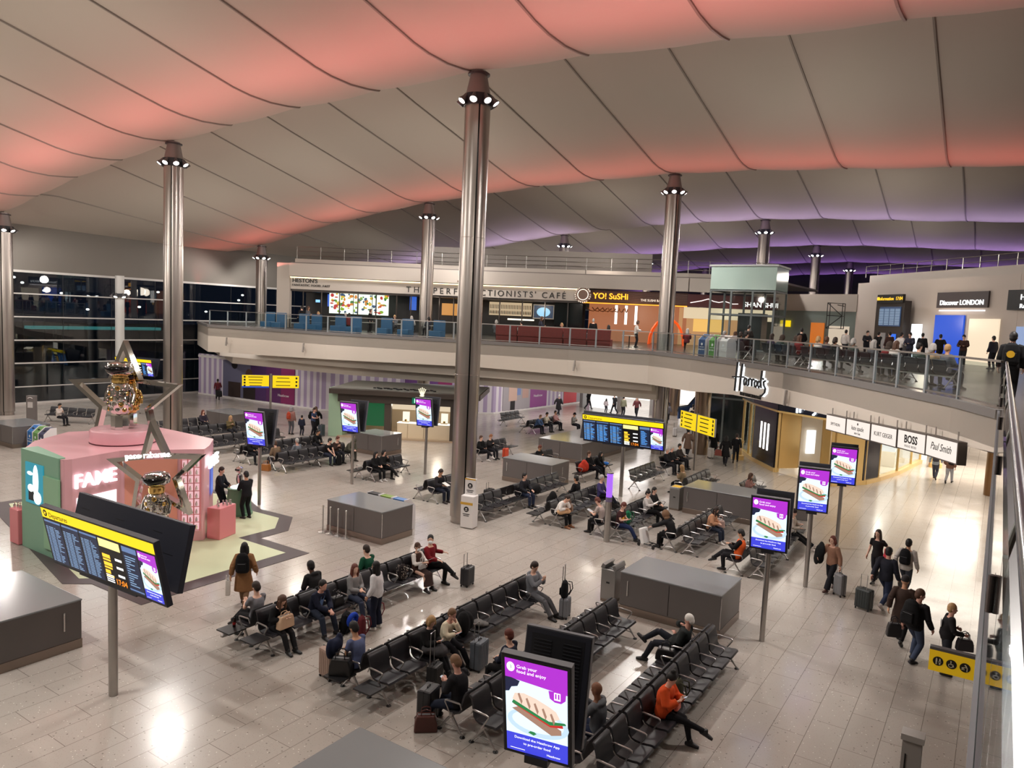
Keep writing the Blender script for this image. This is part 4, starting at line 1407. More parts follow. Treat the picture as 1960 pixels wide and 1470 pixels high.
# ---- things people carry
def phone(b, p, label, rot=(0, -.6, 0), white=False):
    w = at_local(b, p)
    o = MB().box((0, 0, 0), (.145, .07, .009)).build('phone', mat('phone_white', (230, 230, 232), .3) if white else mat('phone_black', (20, 20, 24), .2), bevel=.003)
    MB().box((0, 0, .0055), (.13, .062, .002)).build('phone_screen', emis('phone_glow', (190, 205, 225), .9), o)
    o.matrix_world = Matrix.Translation(w) @ Matrix.Rotation(b.rotation_euler.z, 4, 'Z') @ Euler(rot).to_matrix().to_4x4()
    return tag(o, label, 'phone')
def suitcase(loc, rz, label, c=(34, 34, 38), w=.4, d=.25, h=.58, handle=.0, lay=0, group=None, z=0.0):
    t = thing('suitcase', label, 'suitcase', (loc[0], loc[1], z), rz, group)
    m = mat('case_%d_%d_%d' % c, c, .4, noise=.06, nscale=12)
    MB().box((0, 0, .05 + h / 2), (d, w, h)).build('shell', m, t, bevel=.045)
    r = MB()
    for k in range(5):
        r.box((0, -w * .32 + w * .16 * k, .05 + h / 2), (d + .012, .018, h * .8))
    r.build('ribs', m, t, bevel=.004)
    MB().box((0, 0, .05 + h / 2), (.014, w + .006, h + .006)).build('zip_band', mat('zip_dark', (18, 18, 20), .5), t, bevel=.003)
    for sx in (-1, 1):
        for sy in (-1, 1):
            MB().tube([(sx * d * .36, sy * w * .4 - .015, .028), (sx * d * .36, sy * w * .4 + .015, .028)], .027, n=12).build('wheel', black_m, t)
    MB().tube([(0, -.06, h + .05), (0, -.05, h + .08), (0, .05, h + .08), (0, .06, h + .05)], .011, n=8).build('top_grip', black_m, t)
    if handle:
        MB().tube([(-d * .3, -.09, h), (-d * .3, -.09, h + handle), (-d * .3, .09, h + handle), (-d * .3, .09, h)], .011, n=8).build('pull_handle', mat('pull_handle_alu', (170, 168, 168), .3, metal=.8), t)
    return t
def backpack(loc, rz, label, c=(24, 24, 28), s=1.0, tilt=0.0, straps=True):
    t = thing('backpack', label, 'backpack', loc, rz)
    t.rotation_euler = (0, tilt, rz)
    m = cloth(c)
    mb = MB()
    loft(mb, [(Vector((0, 0, .0)), Y1, .13 * s, Vector((1, 0, 0)), .07 * s), (Vector((0, 0, .05 * s)), Y1, .16 * s, Vector((1, 0, 0)), .1 * s), (Vector((0, 0, .3 * s)), Y1, .155 * s, Vector((1, 0, 0)), .095 * s), (Vector((0, 0, .42 * s)), Y1, .12 * s, Vector((1, 0, 0)), .075 * s), (Vector((0, 0, .47 * s)), Y1, .06 * s, Vector((1, 0, 0)), .04 * s)])
    remeshed = remesh(mb, 'pack_body', .014, 2)
    remeshed.materials.append(m)
    link('pack_body', remeshed, t)
    MB().box((-.1 * s, 0, .16 * s), (.05 * s, .2 * s, .2 * s)).build('front_pocket', m, t, bevel=.02)
    MB().box((-.128 * s, 0, .24 * s), (.006, .17 * s, .008)).build('zip', mat('zip_grey', (110, 110, 112), .4), t)
    MB().tube([(.0, -.03, .46 * s), (.0, 0, .51 * s), (.0, .03, .46 * s)], .009, n=6).build('grab_loop', m, t)
    if straps:
        for sg in (-1, 1):
            MB().tube([(.07 * s, sg * .08 * s, .43 * s), (.17 * s, sg * .1 * s, .42 * s), (.2 * s, sg * .1 * s, .25 * s), (.1 * s, sg * .12 * s, .04 * s)], .014 * s, n=6).build('strap', m, t)
    return t
def handbag(loc, rz, label, c=(22, 20, 22), w=.34, h=.26, d=.14, name='handbag', cat='bag', loop=.16, leather_=True):
    t = thing(name, label, cat, loc, rz)
    m = mat('bag_%d_%d_%d' % c, c, .4 if leather_ else .8, noise=.1, nscale=10)
    MB().ext([(-w / 2, 0), (w / 2, 0), (w * .47, h * .6), (w * .38, h), (-w * .38, h), (-w * .47, h * .6)], 'y', -d / 2, d / 2).build('bag_body', m, t, bevel=.025)
    MB().box((0, 0, h - .005), (w * .7, d * .3, .012)).build('zip', mat('zip_grey', (110, 110, 112), .4), t)
    if loop:
        for sg in (-1, 1):
            MB().tube([(-w * .22, sg * d * .3, h - .02), (-w * .18, sg * d * .3, h + loop * .8), (0, sg * d * .3, h + loop), (w * .18, sg * d * .3, h + loop * .8), (w * .22, sg * d * .3, h - .02)], .011, n=6).build('bag_handle', m, t)
    return t
def garment(loc, rz, label, c, size=(.3, .42, .2), name='coat', z=.46):
    """a coat or jacket lying in a soft heap"""
    mb = MB()
    rnd = random.Random(int(loc[0] * 31 + loc[1] * 17))
    for k in range(7):
        mb.ell((rnd.uniform(-.3, .3) * size[0], rnd.uniform(-.3, .3) * size[1], size[2] * (.25 + .4 * rnd.random())), (size[0] * rnd.uniform(.3, .5), size[1] * rnd.uniform(.3, .5), size[2] * rnd.uniform(.3, .5)), 10, 8)
    me = remesh(mb, name, .02, 3)
    me.materials.append(cloth(c))
    o = link(name, me, loc=(loc[0], loc[1], z), rz=rz)
    return tag(o, label, 'coat' if name == 'coat' else name)


# ================================================================== PINK PERFUME STAND
pink_m = mat('stand_pink', (240, 182, 192), .32, coat=.25)
pink2_m = mat('stand_pink_deep', (232, 140, 146), .35)
sage_m = mat('stand_sage_green', (134, 180, 154), .4)
mint_m = mat('mat_mint', (206, 214, 178), .55)
border_m = mat('mat_border', (74, 64, 66), .5)
mirror_m = mat('mirror_metal', (214, 212, 208), .07, metal=1.0)
gold_m = mat('polished_gold', (232, 196, 120), .12, metal=1.0)
chrome_m = mat('polished_chrome', (226, 224, 220), .06, metal=1.0)
E_NEON = emis('neon_white', (255, 250, 250), 2.2)
MATP = [(-17.9, 10.4), (-17.9, 15.96), (-20.3, 15.96), (-20.31, 17.14), (-21.53, 18.36), (-23.3, 18.3), (-26.0, 19.4), (-30.5, 17.6), (-31.0, 12.2), (-28.7, 11.6), (-20.85, 9.88), (-20.26, 10.37)]
INNER = [(-18.47, 10.85), (-18.47, 15.49), (-20.85, 15.49), (-20.85, 17.0), (-21.8, 17.95), (-23.4, 17.9), (-26.0, 18.8), (-30.0, 17.2), (-30.5, 12.6), (-28.6, 12.05), (-20.9, 10.35), (-20.4, 10.85)]
t = MB().prism(MATP, .002, .012).build('floor_mat', border_m)
tag(t, 'pale mint floor mat with dark zigzag border under the pink perfume stand', 'mat')
MB().prism(INNER, .012, .016).build('mat_field', mint_m, t)
BODY = [(-25.0, 10.75), (-22.6, 10.75), (-22.55, 11.0), (-22.9, 12.65), (-21.45, 14.6), (-21.9, 15.1), (-22.9, 15.95), (-26.2, 16.0), (-27.3, 13.2), (-26.2, 11.6)]
H0 = 3.05
st = thing('perfume_stand', 'pink and sage green perfume stand with white glowing FAME letters', 'promotional stand', (0, 0, .012))
MB().prism(BODY, .0, H0 - .0).build('body', pink_m, st, bevel=.06)
MB().prism([(-25.06, 10.70), (-22.72, 10.70), (-22.72, 10.9), (-25.06, 11.2)], .0, H0 + .03).build('green_wall', sage_m, st, bevel=.03)
MB().box((-23.1, 10.68, 1.35), (.9, .06, 2.2)).build('green_panel', mat('stand_mint_panel', (150, 196, 160), .4), st)
scr = MB().box((-24.15, 10.69, 2.1), (1.1, .04, 1.25)).build('teal_screen', emis('stand_screen_teal', (40, 150, 170), .9), st)
mb = MB()
mb.ell((-24.05, 10.665, 2.2), (.18, .01, .5)).ell((-24.35, 10.665, 1.95), (.2, .01, .12)).ell((-23.95, 10.665, 1.7), (.25, .01, .2)).ell((-24.4, 10.665, 2.4), (.18, .01, .06))
mb.build('screen_figure', emis('stand_screen_glow', (235, 255, 250), 1.8), scr)
MB().box((-24.3, 10.667, 1.72), (.4, .008, .3)).build('screen_dark_area', emis('stand_screen_dark', (16, 40, 52), .3), scr)  # dark part of the picture on the screen
# FAME wall (towards +X) with letters and lit window
a, b = Vector((-22.55, 11.0, 0)), Vector((-22.9, 12.65, 0))
d = (b - a).normalized(); nrm = Vector((d.y, -d.x, 0))
def on_wall(u, z, off=.02):
    p = a + d * u + nrm * off
    return (p.x, p.y, z)
text('FAME', .6, face_matrix(on_wall(.02, 2.15, .05), d, (0, 0, 1)), E_NEON, st, 'neon_letters', depth=.04, bold=.004, spacing=1.02)
MB().quad(on_wall(.12, .5), on_wall(1.5, .5), on_wall(1.5, 1.85), on_wall(.12, 1.85)).build('lit_window', emis('lit_window', (255, 252, 250), 1.6), st)
# shelf wall
a2, b2 = Vector((-22.9, 12.65, 0)), Vector((-21.45, 14.6, 0))
d2 = (b2 - a2).normalized(); n2 = Vector((d2.y, -d2.x, 0)); L2 = (b2 - a2).length
def on2(u, z, off=.02):
    p = a2 + d2 * u + n2 * off
    return (p.x, p.y, z)
MB().quad(on2(.1, .3), on2(L2 - .8, .3), on2(L2 - .8, 2.75), on2(.1, 2.75)).build('peach_panel', mat('stand_peach', (236, 160, 140), .3), st)
sh = MB().quad(on2(L2 - .68, .35, .03), on2(L2 - .12, .35, .03), on2(L2 - .12, 2.75, .03), on2(L2 - .68, 2.75, .03)).build('shelf_grid', emis('shelf_glow', (255, 200, 205), .85), st)
grid = MB()
for k in range(10):
    p, q = on2(L2 - .68, .38 + k * .26, .05), on2(L2 - .12, .38 + k * .26, .05)
    grid.bar(p, q, .03, .02)
for k in range(4):
    p, q = on2(L2 - .68 + k * .187, .35, .05), on2(L2 - .68 + k * .187, 2.75, .05)
    grid.bar(p, q, .03, .03)
grid.build('shelf_frame', pink2_m, sh)
pr_m = mat('perfume_silver', (230, 226, 222), .15, metal=.8)
for k in range(9):
    for c in range(3):
        p = on2(L2 - .60 + c * .187, .41 + k * .26, .06)
        MB().box((p[0], p[1], p[2] + .05), (.05, .05, .1)).box((p[0], p[1], p[2] + .125), (.03, .03, .05)).build('shelf_bottle', pr_m, sh)
MB().quad((-21.95, 15.2, 1.3), (-22.5, 15.66, 1.3), (-22.5, 15.66, 2.3), (-21.95, 15.2, 2.3)).build('blue_screen', emis('stand_screen_blue', (90, 120, 220), .9), st)
text('FAME', .5, face_matrix((-21.55, 14.85, 2.35), (-.67, .74, 0), (0, 0, 1)), E_NEON, st, 'neon_letters', depth=.04, bold=.012)
MB().lathe([(0, 0), (.98, 0), (1.02, .04), (1.02, .40), (.98, .45), (0, .45)], n=64).build('round_plinth', pink_m, st, smooth=40, loc=(-24.35, 13.55, H0))
MB().lathe([(0, 0), (1.03, 0), (1.03, .03), (0, .03)], n=64).build('plinth_shadow_gap', mat('gap_plum', (88, 40, 50), .5), st, loc=(-24.35, 13.55, H0 - .005))  # solid dark disc imitates the shade of a gap below the plinth
def pedestal(c, w, d3, h, rz, label):
    t = thing('pink_pedestal', label, 'pedestal', (c[0], c[1], .016), rz)
    MB().box((0, 0, h / 2), (w, d3, h)).build('body', pink2_m, t, bevel=.02)
    return t
pedestal((-25.42, 10.9), .56, .55, 1.1, 0, 'small pink pedestal with bottles at the green end of the stand')
pedestal((-21.42, 15.25), .5, .85, 1.05, .3, 'pink pedestal with perfume bottles at the right end of the stand')
rnd = random.Random(5)
BOT = MB().lathe([(.0, 0), (.035, 0), (.04, .06), (.03, .1), (.012, .11), (.012, .13), (.03, .14), (.028, .18), (0, .185)], n=10).mesh('perfume_bottle', pr_m, True)
for k in range(12):
    if k < 8:
        x, y, z = -21.42 + rnd.uniform(-.18, .18), 15.25 + rnd.uniform(-.3, .3), 1.066
        lab = 'silver tester bottle on the right pink pedestal'
        g = 'tester bottles on the right pink pedestal'
    else:
        x, y, z = -25.45 + (k - 9.5) * .13, 10.85 + rnd.uniform(-.1, .1), 1.116
        lab = 'silver tester bottle on the small left pink pedestal'
        g = 'tester bottles on the left pink pedestal'
    o = link('tester_bottle', BOT, loc=(x, y, z)); tag(o, lab, 'bottle', g)
# round sage counter with white lit top
t = thing('round_counter', 'round sage green counter between the two staff in dark suits', 'counter', (-23.35, 17.35, .016))
MB().lathe([(0, 0), (.5, 0), (.5, .08), (.47, .1), (.38, .95), (.42, .97), (.42, 1.0), (0, 1.0)], n=40).build('body', mat('sage_deep', (96, 138, 110), .4), t, smooth=40)
MB().lathe([(0, 0), (.3, 0), (.3, .03), (0, .03)], n=32).build('lit_top', emis('counter_light', (240, 250, 255), 1.6), t, loc=(0, 0, 1.0))
t = thing('display_bottle', 'tall silver robot-shaped display bottle on the round sage counter', 'bottle', (-23.45, 17.45, 1.046))
MB().lathe([(.0, 0), (.1, 0), (.13, .25), (.1, .42), (.05, .45), (.05, .5), (.13, .53), (.13, .68), (.04, .74), (0, .75)], n=16).build('bottle_body', chrome_m, t, smooth=30)
MB().box((0, -.11, .61), (.22, .06, .08)).build('visor', black_m, t, bevel=.02)

def star(center, R, rin, yaw, roll, th, label, wd=.2):
    """hollow five-pointed star of mirror-faced square section, standing in a vertical plane"""
    t = thing('mirror_star', label, 'star', center, 0)
    pts = []
    for k in range(10):
        a = PI / 2 + k * PI / 5 + roll
        r = R if k % 2 == 0 else rin
        pts.append(Vector((r * math.cos(a), r * math.sin(a))))
    ins = []
    for k in range(10):
        p, q, s = pts[k - 1], pts[k], pts[(k + 1) % 10]
        n1 = Vector((-(q - p).y, (q - p).x)).normalized()
        n2_ = Vector((-(s - q).y, (s - q).x)).normalized()
        bis = (n1 + n2_)
        bis /= bis.dot(n1)
        ins.append(q + bis * wd * .62)
    rr = Vector((math.cos(yaw), math.sin(yaw), 0)); uu = Vector((0, 0, 1)); nn = rr.cross(uu)
    for k in range(10):
        q = (k + 1) % 10
        vs = []
        for off in (-th / 2, th / 2):
            for v in (pts[k], pts[q], ins[q], ins[k]):
                vs.append(rr * v.x + uu * v.y + nn * off)
        mb = MB().add(vs, [(0, 1, 2, 3), (7, 6, 5, 4), (0, 4, 5, 1), (1, 5, 6, 2), (2, 6, 7, 3), (3, 7, 4, 0)])
        mb.build('star_bar', mirror_m, t)
    return t, rr, uu, nn
S1, rr, uu, nn = star((-24.85, 13.9, 4.38), 2.05, .92, .52, 0.0, .3, 'big hollow mirror star standing on the round pink plinth')
S2, rr, uu, nn = star((-21.05, 12.75, 2.62), 1.62, .7, .47, .10, .26, 'tilted hollow mirror star with neon lettering beside the shelf wall')
c2 = Vector((-21.05, 12.75, 2.62))
o = text('paco rabanne', .27, face_matrix((rr * -.95 + uu * .38 + nn * .16), (rr + uu * .12), (uu - rr * .12)), E_NEON, S2, 'neon_lettering', depth=.02, bold=.0)
def robot_bottle(base, h, yaw, label, gold=False):
    t = thing('robot_bottle', label, 'perfume bottle display', base, yaw)
    s = h / 2.4
    m = gold_m if gold else chrome_m
    w = MB().lathe([(0, 0), (.29 * s, 0), (.31 * s, .05 * s), (.31 * s, .5 * s), (.27 * s, .56 * s), (0, .56 * s)], n=8).build('base', chrome_m, t, loc=(0, 0, 0)); 
    body = MB()
    body.lathe([(0, .56 * s), (.27 * s, .56 * s), (.36 * s, .68 * s), (.38 * s, 1.3 * s), (.36 * s, 1.5 * s), (.24 * s, 1.66 * s), (.2 * s, 1.68 * s)], n=24)
    body.build('torso', m, t, smooth=40)
    for r in range(5):
        for k in range(10):
            a = 2 * PI * (k + .5 * (r % 2)) / 10
            rad = (.37, .39, .395, .39, .375)[r] * s
            p = Vector((rad * math.cos(a), rad * math.sin(a), (.72 + .19 * r) * s))
            MB().lathe([(0, .03 * s), (.06 * s, .02 * s), (.09 * s, -.02 * s)], n=10).build('disc', m if (r + k) % 3 else gold_m, t, smooth=True).matrix_local = Matrix.Translation(p) @ Vector((math.cos(a), math.sin(a), .1)).to_track_quat('Z', 'Y').to_matrix().to_4x4()
    MB().lathe([(0, 1.66 * s), (.27 * s, 1.66 * s), (.28 * s, 1.7 * s), (.28 * s, 1.84 * s), (.24 * s, 1.88 * s), (0, 1.88 * s)], n=24).build('neck_ring', gold_m, t, smooth=40)
    MB().lathe([(0, 1.88 * s), (.3 * s, 1.9 * s), (.44 * s, 2.02 * s), (.46 * s, 2.2 * s), (.4 * s, 2.34 * s), (.2 * s, 2.4 * s), (0, 2.4 * s)], n=24).build('head', m, t, smooth=40)
    v = MB()
    n = 14
    vs = []
    for zz, rad in ((1.98, .45), (2.08, .49), (2.24, .49)):
        for k in range(n + 1):
            a = -PI / 2 + (k / n - .5) * 2.3
            dip = .0 if zz > 2 else -.0
            vs.append((rad * s * math.cos(a), rad * s * math.sin(a), (zz + (.1 * abs(k / n - .5) * 2 if zz < 2.2 else 0)) * s))
    fs = [(i * (n + 1) + k, i * (n + 1) + k + 1, (i + 1) * (n + 1) + k + 1, (i + 1) * (n + 1) + k) for i in range(2) for k in range(n)]
    v.add(vs, fs)
    o = v.build('visor', mat('visor_black', (8, 8, 10), .12), t, smooth=True)
    so = o.modifiers.new('thick', 'SOLIDIFY'); so.thickness = .03
    for sx in (-1, 1):
        MB().tube([(sx * .38 * s, 0, 1.5 * s), (sx * .5 * s, 0, 1.25 * s), (sx * .47 * s, -.08 * s, .95 * s)], [.07 * s, .06 * s, .09 * s], n=10).build('arm', m, t, smooth=True)
    return t
robot_bottle((-24.3, 13.4, H0 + .465), 2.25, .52 + .0, 'large silver robot-shaped bottle with black visor on the round pink plinth')
robot_bottle((-24.9, 14.05, H0 + .465), 1.9, .8, 'gold robot-shaped bottle behind the silver one on the plinth', True)
t = pedestal((-20.75, 12.65), 1.0, 1.0, .75, .47, 'low pink pedestal under the tilted star')
robot_bottle((-20.6, 12.45, .766), 2.0, .47, 'silver robot-shaped bottle in front of the tilted star')

# ================================================================== GREEN WATCH KIOSK
brown_m = mat('kiosk_bronze', (62, 54, 48), .4)
roof_top_m = mat('kiosk_roof_top', (104, 104, 98), .55)
beige_m = mat('kiosk_beige', (214, 196, 168), .45)
E_WARM = emis('warm_lit_wall', (255, 232, 198), .75)
E_WARM2 = emis('warm_light_strip', (255, 240, 215), 2.2)
K = thing('watch_kiosk', 'dark bronze watch kiosk with a green lettered sign and warm lit counters', 'shop kiosk', (-33.7, 32.1, 0), math.radians(29.4))
KW = 7.35
MB().box((KW / 2 + .5, 2.3, 2.86), (KW + 1.9, 5.6, .32)).build('roof', brown_m, K, bevel=.03)
MB().box((KW / 2 + .5, 2.3, 3.03), (KW + 1.7, 5.4, .05)).build('roof_deck', roof_top_m, K)
MB().box((KW / 2, .02, 2.45), (KW, .25, .5)).build('lintel', brown_m, K)
MB().box((KW / 2, 4.5, 1.35), (KW, .1, 2.7)).build('rear_wall', beige_m, K)
MB().box((KW / 2, 4.42, 1.9), (KW * .9, .03, 1.2)).build('lit_wall', E_WARM, K)
MB().box((KW / 2, 1.9, .05), (KW, 4.0, .1)).build('floor_plate', mat('kiosk_floor', (170, 150, 126), .3), K)
MB().box((-.15, .5, 1.5), (.9, 1.0, 3.0)).build('green_pylon', mat('kiosk_green_wall', (150, 176, 150), .5), K, bevel=.02)
for x in (1.1, 3.1, 7.1):
    MB().box((x, .12, 1.25), (.42 if x < 7 else .3, .3, 2.5)).build('pier', brown_m, K)
MB().box((2.1, .3, 1.55), (1.6, .05, 1.6)).build('green_screen', emis('kiosk_green_glow', (16, 110, 64), .55), K)
MB().box((2.1, 1.6, .5), (1.4, .8, 1.0)).build('side_counter', beige_m, K)
c = MB().box((5.3, .55, .5), (3.3, .6, 1.0)).build('counter', mat('kiosk_counter_cream', (206, 190, 164), .4), K, bevel=.01)
MB().box((5.3, .55, 1.015), (3.34, .66, .03)).build('counter_top', emis('lit_countertop', (255, 250, 238), 1.3), c)
MB().box((5.3, .238, .5), (.02, .01, .9)).box((4.3, .238, .5), (.02, .01, .9)).build('counter_joint', mat('joint_tan', (150, 134, 112), .5), c)
MB().box((6.6, .6, .62), (.7, .5, .5)).build('open_shelf', E_WARM, K)
MB().box((5.2, 3.6, 2.3), (3.6, .6, .08)).build('light_strip', E_WARM2, K)
MB().box((4.9, 2.6, 2.1), (4.2, .25, .3)).build('bulkhead', brown_m, K)
for k, x in enumerate((4.1, 5.35, 6.5)):
    w = thing('watch_display', 'lit cream watch display %s on the warm kiosk counter' % ('at the left', 'in the middle', 'at the right')[k], 'display', (0, 0, 0))
    w.matrix_world = Matrix.Translation((-33.7, 32.1, 1.032)) @ Matrix.Rotation(math.radians(29.4), 4, 'Z') @ Matrix.Translation((x, .6, 0))
    MB().box((0, .1, .32), (.42, .06, .64)).build('back_panel', emis('display_cream', (255, 246, 226), 1.1), w)
    MB().box((0, .0, .03), (.42, .26, .06)).build('plinth', beige_m, w)
    MB().lathe([(.05, 0), (.075, .02), (.075, .1), (.05, .12)], n=16).build('watch', gold_m, w, loc=(0, 0, .06))
sg = MB().box((5.35, -.125, 2.47), (1.5, .03, .36)).build('sign_plate', emis('kiosk_sign_green', (0, 120, 84), .8), K)
text('ROLEX', .36, face_matrix((4.72, -.145, 2.35), (1, 0, 0), (0, 0, 1)), emis('kiosk_sign_letter', (170, 255, 215), 1.8), K, 'sign_letters', depth=.01, bold=.006)
cr = MB()
for k in range(5):
    a = (k - 2) * .24
    cr.tube([(math.sin(a) * .1, 0, .12), (math.sin(a) * .42, 0, .55 - .1 * abs(k - 2) / 2)], [.035, .022], n=6)
    cr.ell((math.sin(a) * .43, 0, .58 - .1 * abs(k - 2) / 2), (.035, .03, .035), n=8, m=6)
cr.ell((0, 0, .1), (.16, .05, .05), n=12, m=6)
o = cr.build('crown_emblem', emis('crown_glow', (255, 244, 210), 1.3), K, loc=(5.3, -.62, 2.75))
fl = MB()
for k in range(26):
    x = 2.2 + k * .15
    fl.box((x, .2 + .25 * math.sin(k * 1.7), 3.1), (.17, .06 + .05 * (k % 3), .06), rz=.5 * math.sin(k * 2.3))
fl.build('roof_ornament', black_m, K)
for x, y in ((3.55, 1.2), (6.0, 1.4)):
    lamp('POINT', 'kiosk_light', Matrix.Translation((-33.7, 32.1, 2.2)) @ Matrix.Rotation(math.radians(29.4), 4, 'Z') @ Vector((x, y, 0)), 60, (1, .86, .68), shadow_soft_size=.3)
lamp('SPOT', 'kiosk_forecourt_light', (-29.5, 31.5, 4.2), 420, (1, .88, .72), (-29.3, 31.6, 0), spot_size=2.2, spot_blend=.8, shadow_soft_size=.4)

# ================================================================== WALL POSTERS ON THE HOARDING
def poster(seg, u0, u1, z0, z1, label, parts):
    a, rz, L = HW[seg]
    t = thing('wall_poster', label, 'poster', (a.x, a.y, 0), rz)
    mats = []
    MB().box(((u0 + u1) / 2, -.03, (z0 + z1) / 2), (u1 - u0, .03, z1 - z0)).build('panel', parts[0], t)
    for k, (kind, c, m) in enumerate(parts[1]):
        mb = MB()
        if kind == 'box':
            x0, zz0, x1, zz1 = c
            mb.box((u0 + (x0 + x1) / 2 * (u1 - u0), -.049 - k * .001, z0 + (zz0 + zz1) / 2 * (z1 - z0)), ((x1 - x0) * (u1 - u0), .004, (zz1 - zz0) * (z1 - z0)))
        else:
            x, zz, rx, rz2 = c
            mb.ell((u0 + x * (u1 - u0), -.049 - k * .001, z0 + zz * (z1 - z0)), (rx * (u1 - u0), .003, rz2 * (z1 - z0)), n=20)
        mb.build('picture', m, t)
    return t, u0, u1, z0, z1
P_ = lambda n, c: mat('poster_' + n, c, .45)
white_t = mat('poster_white', (240, 236, 240), .5)
def ptext(tp, fx, fz, body, size):
    t, u0, u1, z0, z1 = tp
    text(body, size, face_matrix((u0 + fx * (u1 - u0), -.062, z0 + fz * (z1 - z0)), (1, 0, 0), (0, 0, 1)), white_t, t, depth=.002)
pp = poster(0, 3.2, 11.6, .15, 3.15, 'large purple wall poster with dark figures behind the yellow direction signs',
       (P_('plum', (92, 44, 96)), [('box', (0, 0, .4, 1), P_('slate', (104, 104, 128))), ('box', (.4, 0, .62, 1), P_('indigo', (76, 46, 96))), ('box', (.82, 0, 1, 1), P_('magenta', (136, 42, 96))),
        ('ell', (.17, .9, .045, .12), P_('ink', (28, 24, 28))), ('box', (.08, .0, .26, .42), P_('umber', (56, 44, 42))), ('box', (.3, 0, .47, .55), P_('umber2', (44, 34, 34))), ('ell', (.38, .68, .05, .14), P_('tan', (92, 66, 54)))]))
ptext(pp, .78, .18, 'Heathrow', .3)
pp = poster(1, 6.3, 10.0, .9, 3.2, 'purple poster strip above the roof of the watch kiosk', (P_('violet', (104, 66, 128)), [('box', (.7, 0, 1, 1), P_('magenta', (136, 42, 96)))]))
pp = poster(2, 1.2, 7.6, .15, 3.1, 'wall poster of two pale coats on hangers', (P_('pale', (168, 162, 168)), [('box', (.6, 0, 1, 1), P_('orchid', (146, 74, 142))), ('box', (.12, .25, .3, .82), P_('coat', (206, 174, 160))),
        ('ell', (.2, .86, .05, .06), P_('ink', (28, 24, 28))), ('box', (.42, .3, .56, .8), P_('coat2', (190, 156, 146))), ('box', (.3, .4, .38, .75), P_('blue', (120, 140, 190))), ('box', (.16, .0, .26, .25), P_('ink', (28, 24, 28)))]))
ptext(pp, .68, .3, 'Heathrow', .32)
pp = poster(2, 10.4, 16.6, .15, 3.1, 'wall poster with a red jacket and purple band', (P_('grey', (150, 144, 152)), [('box', (.0, 0, .36, .6), P_('red', (196, 60, 72))), ('ell', (.2, .75, .1, .18), P_('tan', (92, 66, 54))), ('box', (.62, 0, 1, 1), P_('purple', (120, 54, 130)))]))
ptext(pp, .68, .25, 'Heathrow', .32)

# white sanitiser totem by the middle column
t = thing('white_totem', 'white notice totem with black round symbols beside the tall middle column', 'totem', (-15.88, 21.75, 0), math.radians(10))
tw = mat('totem_white', (226, 222, 220), .45)
MB().box((0, 0, .62), (.52, .42, 1.2)).build('base_box', tw, t, bevel=.03)
MB().box((-.02, .1, 1.5), (.44, .12, .62)).build('upper_panel', tw, t, bevel=.01)
MB().box((-.02, .035, 1.79), (.43, .01, .05)).box((-.02, -.215, .93), (.5, .01, .09)).build('yellow_band', mat('totem_yellow', (206, 160, 60), .5), t)
for zz, yy in ((1.55, .034), (.72, -.216)):
    MB().lathe([(0, 0), (.1, 0), (.1, .006), (0, .006)], n=24).xf(Matrix.Translation((-.02, yy, zz)) @ Matrix.Rotation(PI / 2, 4, 'X')).build('symbol', black_ink, t)
    MB().ell((-.02, yy - .008, zz + .02), (.04, .003, .025)).box((-.02, yy - .008, zz - .04), (.1, .004, .02)).build('symbol_hand', tw, t)
    MB().box((-.02, yy, zz - .18), (.28, .006, .025)).box((-.02, yy, zz - .24), (.22, .006, .025)).build('notice_lines', black_ink, t)
# purple glowing beacon post
t = thing('beacon_post', 'steel post with a glowing violet top beside the seated boy in the colourful shirt', 'post', (-11.16, 23.62, 0))
MB().lathe([(.11, 0), (.11, 1.45)], n=24).build('pole', steel_m, t, smooth=True)
MB().lathe([(.105, 1.62), (.105, 2.46)], n=24).build('glow_tube', emis('beacon_violet', (150, 90, 255), 1.5), t, smooth=True)
MB().lathe([(.118, 1.45), (.118, 1.62)], n=24).build('clear_collar', mat('collar_smoke', (110, 100, 130), .2), t, smooth=True)
MB().lathe([(0, 2.46), (.12, 2.46), (.12, 2.5), (0, 2.5)], n=24).build('cap', steel_m, t)
# grey ticket totem by the walkway and a water point near the window
for (x, y, rz, lab) in ((-6.35, 31.9, .2, 'grey charging totem with a round white symbol left of the middle food screen'), (-48.6, 21.4, .6, 'grey charging totem with two round arms near the bins')):
    t = thing('charging_totem', lab, 'totem', (x, y, 0), rz)
    MB().box((0, 0, .9), (.5, .3, 1.8)).build('body', mat('totem_grey', (112, 106, 104), .5), t, bevel=.02)
    MB().box((0, -.155, 1.25), (.3, .01, .35)).build('notice', mat('totem_notice', (190, 186, 184), .5), t)
    MB().tube([(.14 * math.cos(a), -.155, 1.6 + .1 * math.sin(a)) for a in [.3 + k * .25 for k in range(11)]], .02, n=6).build('symbol', white_t, t)


